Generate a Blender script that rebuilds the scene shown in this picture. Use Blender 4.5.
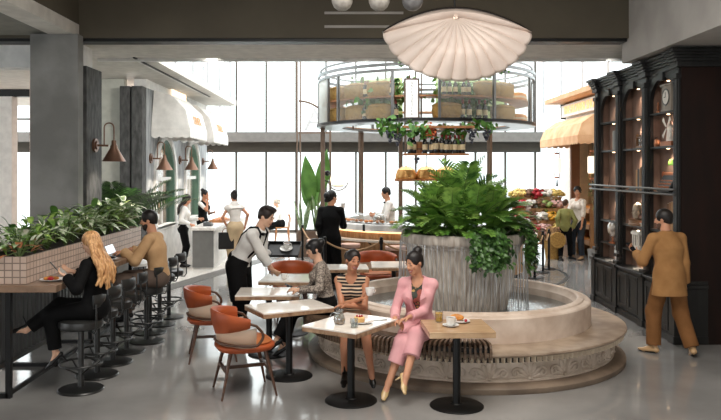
import bpy, bmesh, math, random
import numpy as np
from mathutils import Vector, Matrix

SC = bpy.context.scene
COL = SC.collection
for _o in list(bpy.data.objects):
    bpy.data.objects.remove(_o, do_unlink=True)
random.seed(7)
R = math.radians
PI = math.pi

# ------------------------------------------------------------------ camera
cam_data = bpy.data.cameras.new('camera')
cam_data.sensor_fit = 'HORIZONTAL'
cam_data.sensor_width = 36.0
cam_data.lens = 36.95
cam_data.shift_x = 0.0132
cam_data.shift_y = -0.0555
cam_data.clip_start = 0.05
cam_data.clip_end = 400
camera = bpy.data.objects.new('camera', cam_data)
camera.location = (0, 0, 2.2)
camera.rotation_euler = (R(90), 0, 0)
COL.objects.link(camera)
SC.camera = camera

# ------------------------------------------------------------------ world: bright overcast sky
world = bpy.data.worlds.new('overcast_sky')
SC.world = world
world.use_nodes = True
wn = world.node_tree.nodes
wl = world.node_tree.links
wn.clear()
w_out = wn.new('ShaderNodeOutputWorld')
w_bg = wn.new('ShaderNodeBackground')
w_tc = wn.new('ShaderNodeTexCoord')
w_sep = wn.new('ShaderNodeSeparateXYZ')
w_ramp = wn.new('ShaderNodeValToRGB')
w_ramp.color_ramp.elements[0].position = 0.0
w_ramp.color_ramp.elements[0].color = (0.62, 0.66, 0.68, 1)
w_ramp.color_ramp.elements[1].position = 0.22
w_ramp.color_ramp.elements[1].color = (1, 1, 1, 1)
wl.new(w_tc.outputs['Generated'], w_sep.inputs[0])
wl.new(w_sep.outputs['Z'], w_ramp.inputs[0])
wl.new(w_ramp.outputs[0], w_bg.inputs['Color'])
w_bg.inputs['Strength'].default_value = 2.4
wl.new(w_bg.outputs[0], w_out.inputs[0])

# ------------------------------------------------------------------ added area light, out of view, brightening the dining room from above
def area_light(name, loc, rot, size, power, col=(1, 0.95, 0.88)):
    d = bpy.data.lights.new(name, 'AREA')
    d.shape = 'RECTANGLE'
    d.size, d.size_y = size
    d.energy = power
    d.color = col
    o = bpy.data.objects.new(name, d)
    o.location = loc
    o.rotation_euler = rot
    COL.objects.link(o)
    return o

area_light('overhead_fill', (0.4, 5.0, 5.4), (0, 0, 0), (4.2, 3.4), 230)

def spot_light(name, loc, target, power, angle=110, col=(1, 0.96, 0.9), size=0.25):
    d = bpy.data.lights.new(name, 'SPOT')
    d.energy = power
    d.color = col
    d.spot_size = R(angle)
    d.spot_blend = 0.7
    d.shadow_soft_size = size
    o = bpy.data.objects.new(name, d)
    o.location = loc
    o.rotation_euler = (Vector(target) - Vector(loc)).to_track_quat('-Z', 'Y').to_euler()
    COL.objects.link(o)

# added fill spots at the atrium edge, brightening the shop fronts and the bar
for tx, tt, tp in ((-2.2, (-3.8, 17.5, 2.6), 150), (0.2, (0.6, 16.0, 1.4), 50), (4.2, (5.4, 18.5, 1.2), 70)):
    spot_light('atrium_fill_spot', (tx, 12.25, 3.98), tt, tp)

pl_ = bpy.data.lights.new('shop_fill_light', 'POINT'); pl_.energy = 90; pl_.color = (1, 0.9, 0.8); pl_.shadow_soft_size = 0.2  # added point light that brightens the shop interior
po_ = bpy.data.objects.new('shop_fill_light', pl_); po_.location = (-5.4, 18.0, 3.4); COL.objects.link(po_)

# ------------------------------------------------------------------ exposure
SC.view_settings.view_transform = 'Standard'
SC.view_settings.look = 'None'
SC.view_settings.gamma = 1.0
SC.view_settings.exposure = 0.75
SC.view_settings.use_curve_mapping = False

# ================================================================== helpers: materials
def lin(c):
    out = []
    for x in c[:3]:
        x /= 255.0
        out.append(x / 12.92 if x <= 0.04045 else ((x + 0.055) / 1.055) ** 2.4)
    return (*out, 1.0)

MATS = {}
def M(name, col=(128, 128, 128), rough=0.5, metal=0.0, spec=0.5, col2=None, nscale=6.0, ndetail=4.0, stretch=(1, 1, 1),
      lo=0.35, hi=0.65, bump=None, emis=None, estr=0.0, coat=0.0, trans=0.0, ior=1.45, sub=0.0, rough2=None, sheen=0.0):
    if name in MATS:
        return MATS[name]
    m = bpy.data.materials.new(name)
    m.use_nodes = True
    nt = m.node_tree
    b = nt.nodes['Principled BSDF']
    b.inputs['Base Color'].default_value = lin(col)
    b.inputs['Roughness'].default_value = rough
    b.inputs['Metallic'].default_value = metal
    b.inputs['Specular IOR Level'].default_value = spec
    b.inputs['Coat Weight'].default_value = coat
    b.inputs['Transmission Weight'].default_value = trans
    b.inputs['IOR'].default_value = ior
    b.inputs['Sheen Weight'].default_value = sheen
    if sub:
        b.inputs['Subsurface Weight'].default_value = sub
        b.inputs['Subsurface Radius'].default_value = (0.02, 0.008, 0.004)
        b.inputs['Subsurface Scale'].default_value = 0.5
    if emis:
        b.inputs['Emission Color'].default_value = lin(emis)
        b.inputs['Emission Strength'].default_value = estr
    tc = nt.nodes.new('ShaderNodeTexCoord')
    mp = nt.nodes.new('ShaderNodeMapping')
    mp.inputs['Scale'].default_value = stretch
    nt.links.new(tc.outputs['Object'], mp.inputs['Vector'])
    n = nt.nodes.new('ShaderNodeTexNoise')
    n.inputs['Scale'].default_value = nscale
    n.inputs['Detail'].default_value = ndetail
    nt.links.new(mp.outputs[0], n.inputs['Vector'])
    if col2 is None:
        col2 = tuple(max(0, c * 0.93) for c in col)
    rp = nt.nodes.new('ShaderNodeValToRGB')
    rp.color_ramp.elements[0].position = lo
    rp.color_ramp.elements[1].position = hi
    rp.color_ramp.elements[0].color = lin(col)
    rp.color_ramp.elements[1].color = lin(col2)
    nt.links.new(n.outputs['Fac'], rp.inputs[0])
    nt.links.new(rp.outputs[0], b.inputs['Base Color'])
    if rough2 is not None:
        mr = nt.nodes.new('ShaderNodeMapRange')
        mr.inputs['From Min'].default_value = lo
        mr.inputs['From Max'].default_value = hi
        mr.inputs['To Min'].default_value = rough
        mr.inputs['To Max'].default_value = rough2
        nt.links.new(n.outputs['Fac'], mr.inputs['Value'])
        nt.links.new(mr.outputs[0], b.inputs['Roughness'])
    if bump:
        n2 = nt.nodes.new('ShaderNodeTexNoise')
        n2.inputs['Scale'].default_value = bump[0]
        n2.inputs['Detail'].default_value = 3
        nt.links.new(mp.outputs[0], n2.inputs['Vector'])
        bp = nt.nodes.new('ShaderNodeBump')
        bp.inputs['Strength'].default_value = bump[1]
        bp.inputs['Distance'].default_value = bump[2] if len(bump) > 2 else 0.01
        nt.links.new(n2.outputs['Fac'], bp.inputs['Height'])
        nt.links.new(bp.outputs[0], b.inputs['Normal'])
    MATS[name] = m
    return m

def M_thin(name, tint=(255, 255, 255), gloss=0.08, haze=0.0, hazecol=(240, 240, 240), rough=0.02):
    """Thin pane: transparent with a Fresnel-like gloss and, where the pane is frosted, a share of diffuse."""
    if name in MATS:
        return MATS[name]
    m = bpy.data.materials.new(name)
    m.use_nodes = True
    nt = m.node_tree
    nt.nodes.clear()
    out = nt.nodes.new('ShaderNodeOutputMaterial')
    tr = nt.nodes.new('ShaderNodeBsdfTransparent')
    tr.inputs[0].default_value = lin(tint)
    gl = nt.nodes.new('ShaderNodeBsdfGlossy')
    gl.inputs['Roughness'].default_value = rough
    fr = nt.nodes.new('ShaderNodeLayerWeight')
    fr.inputs['Blend'].default_value = 0.5
    pw = nt.nodes.new('ShaderNodeMath')
    pw.operation = 'POWER'
    pw.inputs[1].default_value = 4.0
    ma = nt.nodes.new('ShaderNodeMath')
    ma.operation = 'MULTIPLY_ADD'
    ma.inputs[1].default_value = 0.6
    ma.inputs[2].default_value = gloss
    ma.use_clamp = True
    mx = nt.nodes.new('ShaderNodeMixShader')
    nt.links.new(fr.outputs['Facing'], pw.inputs[0])
    nt.links.new(pw.outputs[0], ma.inputs[0])
    nt.links.new(ma.outputs[0], mx.inputs[0])
    nt.links.new(tr.outputs[0], mx.inputs[1])
    nt.links.new(gl.outputs[0], mx.inputs[2])
    last = mx
    if haze > 0:
        df = nt.nodes.new('ShaderNodeBsdfDiffuse')
        df.inputs[0].default_value = lin(hazecol)
        tl = nt.nodes.new('ShaderNodeBsdfTranslucent')
        tl.inputs[0].default_value = lin(hazecol)
        m2 = nt.nodes.new('ShaderNodeMixShader')
        m2.inputs[0].default_value = 0.5
        nt.links.new(df.outputs[0], m2.inputs[1])
        nt.links.new(tl.outputs[0], m2.inputs[2])
        m3 = nt.nodes.new('ShaderNodeMixShader')
        m3.inputs[0].default_value = haze
        nt.links.new(mx.outputs[0], m3.inputs[1])
        nt.links.new(m2.outputs[0], m3.inputs[2])
        last = m3
    nt.links.new(last.outputs[0], out.inputs[0])
    MATS[name] = m
    return m

def M_wave(name, ca, cb, scale, axis='Z', rough=0.7, sharp=0.08, mid=0.5, dist=0.0, vec='Object'):
    """Stripes of two colours across one axis of the object."""
    if name in MATS:
        return MATS[name]
    m = M(name, ca, rough)
    nt = m.node_tree
    b = nt.nodes['Principled BSDF']
    tc = nt.nodes.new('ShaderNodeTexCoord')
    w = nt.nodes.new('ShaderNodeTexWave')
    w.bands_direction = axis
    w.inputs['Scale'].default_value = scale
    w.inputs['Distortion'].default_value = dist
    nt.links.new(tc.outputs[vec], w.inputs['Vector'])
    rp = nt.nodes.new('ShaderNodeValToRGB')
    rp.color_ramp.elements[0].position = mid - sharp
    rp.color_ramp.elements[1].position = mid + sharp
    rp.color_ramp.elements[0].color = lin(ca)
    rp.color_ramp.elements[1].color = lin(cb)
    nt.links.new(w.outputs['Fac'], rp.inputs[0])
    nt.links.new(rp.outputs[0], b.inputs['Base Color'])
    return m

def M_voro(name, ca, cb, cc, scale, rough=0.7, pos=(0.25, 0.4), randomness=1.0):
    """Small blotches of three colours: printed cloth."""
    if name in MATS:
        return MATS[name]
    m = M(name, ca, rough)
    nt = m.node_tree
    b = nt.nodes['Principled BSDF']
    tc = nt.nodes.new('ShaderNodeTexCoord')
    v = nt.nodes.new('ShaderNodeTexVoronoi')
    v.inputs['Scale'].default_value = scale
    v.inputs['Randomness'].default_value = randomness
    nt.links.new(tc.outputs['Object'], v.inputs['Vector'])
    rp = nt.nodes.new('ShaderNodeValToRGB')
    rp.color_ramp.elements[0].position = pos[0]
    rp.color_ramp.elements[1].position = pos[1]
    rp.color_ramp.elements[0].color = lin(cb)
    rp.color_ramp.elements[1].color = lin(ca)
    nt.links.new(v.outputs['Distance'], rp.inputs[0])
    sep = nt.nodes.new('ShaderNodeSeparateColor')
    nt.links.new(v.outputs['Color'], sep.inputs[0])
    gt = nt.nodes.new('ShaderNodeMath')
    gt.operation = 'GREATER_THAN'
    gt.inputs[1].default_value = 0.6
    nt.links.new(sep.outputs[0], gt.inputs[0])
    mx = nt.nodes.new('ShaderNodeMix')
    mx.data_type = 'RGBA'
    nt.links.new(gt.outputs[0], mx.inputs['Factor'])
    nt.links.new(rp.outputs[0], mx.inputs['A'])
    mx.inputs['B'].default_value = lin(cc)
    nt.links.new(mx.outputs['Result'], b.inputs['Base Color'])
    return m

def M_brick(name, c1, c2, mortar, scale, bw, bh, offset=0.0, msize=0.02, rough=0.4, axes='YZ', bump=0.3):
    """Tiles laid on the plane of two object axes."""
    if name in MATS:
        return MATS[name]
    m = M(name, c1, rough)
    nt = m.node_tree
    b = nt.nodes['Principled BSDF']
    tc = nt.nodes.new('ShaderNodeTexCoord')
    sp = nt.nodes.new('ShaderNodeSeparateXYZ')
    cb = nt.nodes.new('ShaderNodeCombineXYZ')
    nt.links.new(tc.outputs['Object'], sp.inputs[0])
    if axes == 'SUM':
        ad = nt.nodes.new('ShaderNodeMath')
        nt.links.new(sp.outputs['X'], ad.inputs[0])
        nt.links.new(sp.outputs['Y'], ad.inputs[1])
        nt.links.new(ad.outputs[0], cb.inputs[0])
        nt.links.new(sp.outputs['Z'], cb.inputs[1])
    else:
        nt.links.new(sp.outputs[axes[0]], cb.inputs[0])
        nt.links.new(sp.outputs[axes[1]], cb.inputs[1])
    k = nt.nodes.new('ShaderNodeTexBrick')
    k.offset = offset
    k.inputs['Color1'].default_value = lin(c1)
    k.inputs['Color2'].default_value = lin(c2)
    k.inputs['Mortar'].default_value = lin(mortar)
    k.inputs['Scale'].default_value = scale
    k.inputs['Mortar Size'].default_value = msize
    k.inputs['Brick Width'].default_value = bw
    k.inputs['Row Height'].default_value = bh
    nt.links.new(cb.outputs[0], k.inputs['Vector'])
    nt.links.new(k.outputs['Color'], b.inputs['Base Color'])
    bp = nt.nodes.new('ShaderNodeBump')
    bp.inputs['Strength'].default_value = bump
    bp.inputs['Distance'].default_value = 0.005
    bp.invert = True
    nt.links.new(k.outputs['Fac'], bp.inputs['Height'])
    nt.links.new(bp.outputs[0], b.inputs['Normal'])
    return m

# ================================================================== helpers: meshes
def rotz(a):
    return np.array([[math.cos(a), -math.sin(a), 0], [math.sin(a), math.cos(a), 0], [0, 0, 1.0]])

def basis(d):
    d = np.asarray(d, float)
    d = d / (np.linalg.norm(d) + 1e-12)
    h = np.array([0, 0, 1.0]) if abs(d[2]) < 0.92 else np.array([1.0, 0, 0])
    u = np.cross(h, d)
    u /= np.linalg.norm(u)
    v = np.cross(d, u)
    return u, v, d

class MB:
    """Collects solids; build() links them as one mesh object."""
    def __init__(s):
        s.v = []
        s.f = []
    def add(s, vs, fs):
        n = len(s.v)
        s.v.extend([tuple(map(float, p)) for p in vs])
        s.f.extend([tuple(i + n for i in f) for f in fs])
        return s
    def box(s, c, size, rz=0.0, rot=None):
        x, y, z = [q / 2 for q in size]
        vs = np.array([[a, b, d] for a in (-x, x) for b in (-y, y) for d in (-z, z)])
        if rot is not None:
            vs = vs @ np.asarray(rot).T
        elif rz:
            vs = vs @ rotz(rz).T
        vs = vs + np.array(c)
        return s.add(vs, [(0, 1, 3, 2), (4, 6, 7, 5), (0, 4, 5, 1), (2, 3, 7, 6), (0, 2, 6, 4), (1, 5, 7, 3)])
    def span(s, x0, x1, y0, y1, z0, z1):
        return s.box(((x0 + x1) / 2, (y0 + y1) / 2, (z0 + z1) / 2), (abs(x1 - x0), abs(y1 - y0), abs(z1 - z0)))
    def cyl(s, p0, p1, r0, r1=None, seg=16):
        if r1 is None:
            r1 = r0
        p0, p1 = np.array(p0, float), np.array(p1, float)
        u, v, d = basis(p1 - p0)
        vs = []
        for p, r in ((p0, r0), (p1, r1)):
            for i in range(seg):
                a = 2 * PI * i / seg
                vs.append(p + r * (math.cos(a) * u + math.sin(a) * v))
        fs = [(i, (i + 1) % seg, seg + (i + 1) % seg, seg + i) for i in range(seg)]
        fs.append(tuple(range(seg))[::-1])
        fs.append(tuple(range(seg, 2 * seg)))
        return s.add(vs, fs)
    def tube(s, pts, r, seg=8, closed=False, radii=None, flat=1.0, upv=None):
        pts = [np.array(p, float) for p in pts]
        n = len(pts)
        vs = []
        prev = None
        for i, p in enumerate(pts):
            if closed:
                t = pts[(i + 1) % n] - pts[i - 1]
            else:
                t = pts[min(i + 1, n - 1)] - pts[max(i - 1, 0)]
            t = t / (np.linalg.norm(t) + 1e-12)
            if upv is not None:
                u = np.cross(upv, t)
                u /= (np.linalg.norm(u) + 1e-9)
                v = np.cross(t, u)
            elif prev is None:
                u, v, _ = basis(t)
            else:
                u = prev - t * np.dot(prev, t)
                u /= (np.linalg.norm(u) + 1e-9)
                v = np.cross(t, u)
            prev = u
            rr = radii[i] if radii is not None else r
            for k in range(seg):
                a = 2 * PI * k / seg
                vs.append(p + rr * (math.cos(a) * u + flat * math.sin(a) * v))
        fs = []
        m = n if closed else n - 1
        for i in range(m):
            j = (i + 1) % n
            for k in range(seg):
                k2 = (k + 1) % seg
                fs.append((i * seg + k, i * seg + k2, j * seg + k2, j * seg + k))
        if not closed:
            fs.append(tuple(range(seg))[::-1])
            fs.append(tuple((n - 1) * seg + k for k in range(seg)))
        return s.add(vs, fs)
    def lathe(s, prof, seg=48, c=(0, 0, 0), a0=0.0, a1=2 * PI, closed_profile=False):
        full = abs(a1 - a0 - 2 * PI) < 1e-6
        n = seg if full else seg + 1
        m = len(prof)
        vs = []
        for i in range(n):
            a = a0 + (a1 - a0) * i / seg
            ca, sa = math.cos(a), math.sin(a)
            for r, z in prof:
                vs.append((c[0] + r * ca, c[1] + r * sa, c[2] + z))
        fs = []
        for i in range(seg):
            j = (i + 1) % n
            for k in range(m if closed_profile else m - 1):
                k2 = (k + 1) % m
                fs.append((i * m + k, j * m + k, j * m + k2, i * m + k2))
        if not full and closed_profile:
            fs.append(tuple(range(m)))
            fs.append(tuple((n - 1) * m + k for k in range(m))[::-1])
        return s.add(vs, fs)
    def ell(s, c, r, R3=None, u=16, v=10):
        vs = []
        for i in range(1, v):
            t = PI * i / v
            for j in range(u):
                a = 2 * PI * j / u
                vs.append((r[0] * math.sin(t) * math.cos(a), r[1] * math.sin(t) * math.sin(a), r[2] * math.cos(t)))
        vs.append((0, 0, r[2]))
        vs.append((0, 0, -r[2]))
        vs = np.array(vs)
        if R3 is not None:
            vs = vs @ np.asarray(R3).T
        vs = vs + np.array(c)
        fs = []
        for i in range(v - 2):
            for j in range(u):
                j2 = (j + 1) % u
                fs.append((i * u + j, (i + 1) * u + j, (i + 1) * u + j2, i * u + j2))
        top, bot = len(vs) - 2, len(vs) - 1
        for j in range(u):
            j2 = (j + 1) % u
            fs.append((j, j2, top))
            fs.append(((v - 2) * u + j2, (v - 2) * u + j, bot))
        return s.add(vs, fs)
    def prism(s, poly, vec, origin=(0, 0, 0), ax=(1, 0, 0), ay=(0, 1, 0)):
        """Polygon (2-D) in the plane ax/ay pushed along vec."""
        o, ax, ay, vec = [np.array(q, float) for q in (origin, ax, ay, vec)]
        a = [o + p[0] * ax + p[1] * ay for p in poly]
        b = [p + vec for p in a]
        n = len(poly)
        fs = [(i, (i + 1) % n, n + (i + 1) % n, n + i) for i in range(n)]
        fs.append(tuple(range(n))[::-1])
        fs.append(tuple(range(n, 2 * n)))
        return s.add(a + b, fs)
    def grid(s, P, closed_u=False, closed_v=False):
        """P[i][j] points."""
        n, m = len(P), len(P[0])
        vs = [p for row in P for p in row]
        fs = []
        for i in range(n if closed_u else n - 1):
            for j in range(m if closed_v else m - 1):
                i2, j2 = (i + 1) % n, (j + 1) % m
                fs.append((i * m + j, i2 * m + j, i2 * m + j2, i * m + j2))
        return s.add(vs, fs)
    def build(s, name, mat, parent=None, smooth=35, bevel=0.0, solid=0.0, loc=None, segs=2):
        me = bpy.data.meshes.new(name)
        me.from_pydata(s.v, [], s.f)
        bm = bmesh.new()
        bm.from_mesh(me)
        bmesh.ops.recalc_face_normals(bm, faces=bm.faces)
        bm.to_mesh(me)
        bm.free()
        o = bpy.data.objects.new(name, me)
        COL.objects.link(o)
        me.materials.append(mat)
        if smooth:
            me.polygons.foreach_set('use_smooth', [True] * len(me.polygons))
            me.set_sharp_from_angle(angle=R(smooth))
        if parent is not None:
            o.parent = parent
        if loc is not None:
            o.location = loc
        if solid:
            md = o.modifiers.new('thickness', 'SOLIDIFY')
            md.thickness = solid
            md.offset = 0
        if bevel:
            md = o.modifiers.new('bevel', 'BEVEL')
            md.width = bevel
            md.segments = segs
            md.limit_method = 'ANGLE'
            md.angle_limit = R(50)
        return o

def thing(name, label, cat, loc=(0, 0, 0), rz=0.0, group=None):
    o = bpy.data.objects.new(name, None)
    o.empty_display_size = 0.1
    COL.objects.link(o)
    o.location = loc
    o.rotation_euler = (0, 0, rz)
    o['label'] = label
    o['category'] = cat
    if group:
        o['group'] = group
    return o

def tag(o, label, cat, group=None, kind=None):
    o['label'] = label
    o['category'] = cat
    if group:
        o['group'] = group
    if kind:
        o['kind'] = kind
    return o

def struct(o):
    o['kind'] = 'structure'
    return o

def dup(root, loc, rz=None, label=None, group=None):
    """Copy a thing with its parts and sub-parts."""
    r = root.copy()
    COL.objects.link(r)
    r.location = loc
    if rz is not None:
        r.rotation_euler = (0, 0, rz)
    if label:
        r['label'] = label
    if group:
        r['group'] = group
    for ch in list(root.children):
        c = ch.copy()
        COL.objects.link(c)
        c.parent = r
        for g in list(ch.children):
            d = g.copy()
            COL.objects.link(d)
            d.parent = c
    return r

def text_mb(body, size, origin, ax, ay, depth=0.01, align='CENTER', spacing=1.0):
    """Lettering as solid mesh: laid along ax, upright along ay."""
    cu = bpy.data.curves.new('lettering', 'FONT')
    cu.body = body
    cu.size = size
    cu.align_x = align
    cu.align_y = 'CENTER'
    cu.extrude = depth / 2
    cu.space_character = spacing
    cu.resolution_u = 3
    ob = bpy.data.objects.new('lettering', cu)
    COL.objects.link(ob)
    dg = bpy.context.evaluated_depsgraph_get()
    me = bpy.data.meshes.new_from_object(ob.evaluated_get(dg))
    ax, ay, o = np.array(ax, float), np.array(ay, float), np.array(origin, float)
    az = np.cross(ax, ay)
    mb = MB()
    mb.add([o + v.co.x * ax + v.co.y * ay + v.co.z * az for v in me.vertices], [tuple(p.vertices) for p in me.polygons])
    bpy.data.objects.remove(ob, do_unlink=True)
    bpy.data.curves.remove(cu)
    bpy.data.meshes.remove(me)
    return mb

def arc(c, r, a0, a1, n, ax=(1, 0, 0), ay=(0, 1, 0)):
    c, ax, ay = [np.array(q, float) for q in (c, ax, ay)]
    return [c + r * (math.cos(a0 + (a1 - a0) * i / n) * ax + math.sin(a0 + (a1 - a0) * i / n) * ay) for i in range(n + 1)]

# ================================================================== the room
def floor_mat(name, ca, cb, rough, rough2, sc=0.55):
    m = M(name, ca, rough, col2=cb, nscale=sc, ndetail=8, lo=0.3, hi=0.72, rough2=rough2, bump=(30, 0.02, 0.002), spec=0.7, coat=0.3)
    return m
m_floor = floor_mat('polished_concrete', (170, 168, 165), (112, 110, 108), 0.05, 0.20)
m_terr = M('pale_terrazzo', (226, 222, 216), 0.18, col2=(196, 186, 176), nscale=26, lo=0.52, hi=0.66)
m_beam = M('olive_beam_paint', (88, 81, 68), 0.8, col2=(80, 73, 61), nscale=1.2)
m_soffit = M('pale_soffit_paint', (212, 207, 199), 0.8)
m_black = M('matt_black', (12, 12, 12), 0.45)
m_blackmetal = M('black_metal', (20, 20, 20), 0.38, metal=0.3)
m_white = M('white_paint', (232, 230, 226), 0.6)
m_greywall = M('grey_plaster', (170, 165, 160), 0.85, col2=(156, 151, 146), nscale=2)
m_conc = M('column_concrete', (142, 141, 138), 0.8, col2=(116, 115, 112), nscale=1.6, ndetail=9, bump=(14, 0.15))
m_slab = M('ribbed_dark_concrete', (92, 92, 91), 0.85, col2=(62, 62, 62), nscale=7, ndetail=8, stretch=(2, 2, 0.8), bump=(9, 0.6))
m_facade = M('blue_grey_concrete', (168, 171, 172), 0.85, col2=(132, 135, 137), nscale=4, ndetail=8, stretch=(2, 2, 0.7), bump=(12, 0.5))
m_mull = M('dark_mullion', (84, 78, 72), 0.5, metal=0.2)
m_mullw = M('pale_mullion', (176, 178, 180), 0.5)
m_pane = M_thin('window_glass', (246, 250, 250), gloss=0.06)
m_pave = M('outside_paving', (214, 216, 216), 0.9)

# floor
b = MB(); b.add([(-16, -6, 0), (9, -6, 0), (9, 26.1, 0), (-16, 26.1, 0)], [(0, 1, 2, 3)])
struct(b.build('floor', m_floor, smooth=0))
# terrazzo zone behind the diagonal band, and the band itself
b = MB(); b.prism([(-14, 9.9), (-4.75, 9.9), (-1.15, 22.2), (-1.15, 26.0), (-14, 26.0)], (0, 0, 0.004), origin=(0, 0, 0.001))
struct(b.build('floor_terrazzo', m_terr, smooth=0))
m_band = M_wave('floor_grating_band', (58, 56, 54), (120, 118, 114), 14, axis='Y', rough=0.5, sharp=0.2)
b = MB(); b.prism([(-4.75, 9.9), (-4.38, 9.9), (-0.78, 22.2), (-1.15, 22.2)], (0, 0, 0.006), origin=(0, 0, 0.001))
struct(b.build('trim_1', m_band, smooth=0))
# round stone floor under the bar
b = MB(); b.lathe([(0, 0.012), (2.9, 0.012), (2.93, 0.001)], 96, (1.6, 16.0, 0))
struct(b.build('floor_disc', M('bar_floor_stone', (128, 127, 125), 0.22, col2=(104, 103, 101), nscale=2), smooth=0))
b = MB(); b.lathe([(2.93, 0.001), (2.93, 0.014), (2.98, 0.014), (2.98, 0.001)], 96, (1.6, 16.0, 0))
struct(b.build('trim_2', m_black, smooth=0))

# ceilings and beams
b = MB(); b.span(-3.9, 4.0, -6, 10.6, 5.5, 5.6)
struct(b.build('ceiling', m_beam, smooth=0))
b = MB(); b.span(-16, -4.25, -6, 10.6, 4.13, 4.3)
struct(b.build('ceiling_left', M('left_ceiling_paint', (128, 126, 118), 0.85), smooth=0))
b = MB(); b.span(-4.25, -3.895, -6, 10.6, 4.11, 4.28)
struct(b.build('ceiling_beam_soffit', m_soffit, smooth=0))
b = MB(); b.span(-4.2, -3.9, -6, 10.6, 4.28, 5.6)
struct(b.build('ceiling_beam_side', m_beam, smooth=0))
b = MB(); b.span(-16, 3.98, 10.6, 10.9, 4.09, 8.2)
struct(b.build('ceiling_cross_beam', m_beam, smooth=0))
b = MB(); b.span(-16, 3.96, 10.625, 10.9, 4.045, 4.09)
struct(b.build('trim_3', m_black, smooth=0))
b = MB(); b.span(-16, 9, 10.9, 12.3, 4.045, 4.4)
struct(b.build('ceiling_edge', m_soffit, smooth=0))
b = MB(); b.span(-4.2, 9, 12.24, 12.32, 4.0, 4.045)
struct(b.build('trim_4', m_white, smooth=0))
b = MB(); b.span(-16, 9, 12.15, 12.3, 4.4, 8.2)
struct(b.build('wall_atrium_front', m_white, smooth=0))
# shop soffits either side of the atrium
b = MB(); b.span(-16, -3.3, 12.3, 21.3, 4.045, 4.2)
struct(b.build('ceiling_soffit_left', m_soffit, smooth=0))
b = MB(); b.span(-3.57, -3.53, 12.1, 18.6, 4.03, 4.0445)
struct(b.build('trim_5', m_black, smooth=0))
b = MB(); b.span(-3.62, -3.585, 12.1, 18.6, 4.03, 4.0445)
struct(b.build('trim_6', m_white, smooth=0))
b = MB(); b.span(5.37, 9, 12.5, 20.5, 4.0, 4.12)
struct(b.build('ceiling_soffit_right', M('warm_timber_soffit', (205, 160, 118), 0.6, col2=(188, 140, 98), nscale=5, stretch=(6, .6, 1)), smooth=0))
# light strips let into the cross beam
for i, (z, x1) in enumerate(((4.43, 0.75), (4.235, 0.55))):
    b = MB(); b.span(-0.38, x1, 10.585, 10.6, z, z + 0.035)
    struct(b.build('trim_%d' % (7 + i), m_greywall, smooth=0))

# right side: bulkhead above the bookcase, wall in front and behind it
b = MB(); b.span(3.98, 5.2, -6, 10.87, 3.76, 8.2)
struct(b.build('wall_right_bulkhead', m_greywall, smooth=0))
b = MB(); b.span(4.9, 5.2, -6, 12.8, 0, 3.76)
struct(b.build('wall_right', m_greywall, smooth=0))
b = MB(); b.span(4.9, 5.2, 10.87, 12.8, 3.76, 4.04)
struct(b.build('wall_right_upper', m_greywall, smooth=0))

# column and ribbed slab by the planter
b = MB(); b.span(-4.50, -3.83, 10.38, 10.58, 0, 4.11)
struct(b.build('pillar', m_conc, smooth=0))
b = MB(); b.span(-4.6, -3.85, 10.78, 11.44, 0, 3.72)
struct(b.build('pillar_slab', m_slab, smooth=0, bevel=0.01))
b = MB(); b.span(-6.9, -3.95, 10.95, 11.3, 3.72, 4.045)
struct(b.build('wall_slab_top', m_white, smooth=0))

# left shop: facade with two arched openings
FX = -4.15
b = MB(); b.span(-4.36, FX, 14.7, 15.0, 0, 3.87); b.span(-4.6, -4.40, 14.72, 15.0, 0, 3.87)
struct(b.build('wall_shop_front', m_slab, smooth=0))
b = MB(); b.span(-5.7, -4.6, 15.0, 15.2, 0, 4.045)
struct(b.build('wall_shop_end', M('sage_plaster', (196, 196, 186), 0.8), smooth=0))
def arch_poly(y0, y1, ya, yb, zs, zt, sill, n=20):
    """Wall piece from y0 to y1 with an arched opening ya..yb above a sill."""
    r = (yb - ya) / 2
    c = (ya + yb) / 2
    p = [(y0, sill), (y0, zt), (y1, zt), (y1, sill), (yb, sill), (yb, zs)]
    for i in range(1, n):
        a = PI * i / n
        p.append((c + r * math.cos(a), zs + 1.05 * r * math.sin(a)))
    p += [(ya, zs), (ya, sill)]
    return p
arches = [(15.62, 17.4), (18.45, 20.15)]
b = MB()
b.prism(arch_poly(15.0, 17.95, 15.62, 17.4, 2.0, 3.87, 0.95), (-0.2, 0, 0), (FX, 0, 0), (0, 1, 0), (0, 0, 1))
b.prism(arch_poly(17.95, 21.3, 18.45, 20.15, 2.05, 3.87, 0.95), (-0.2, 0, 0), (FX, 0, 0), (0, 1, 0), (0, 0, 1))
b.span(FX - 0.2, FX, 15.0, 21.3, 0, 0.95)
struct(b.build('wall_left', m_facade, smooth=0))
b = MB(); b.span(-4.4, FX + 0.005, 15.0, 21.3, 3.87, 4.045)
struct(b.build('wall_left_fascia', m_white, smooth=0))
b = MB()
for i in range(63):
    y = 15.05 + i * 0.1
    b.span(FX, FX + 0.03, y, y + 0.07, 0.12, 0.9)
b.span(FX, FX + 0.02, 15.0, 21.3, 0, 0.95); b.span(FX, FX + 0.05, 15.0, 21.3, 0.9, 0.97); b.span(FX, FX + 0.05, 15.0, 21.3, 0, 0.12)
struct(b.build('wall_left_wainscot', m_white, smooth=0))
m_green = M('green_window_frame', (92, 122, 106), 0.5)
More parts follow.
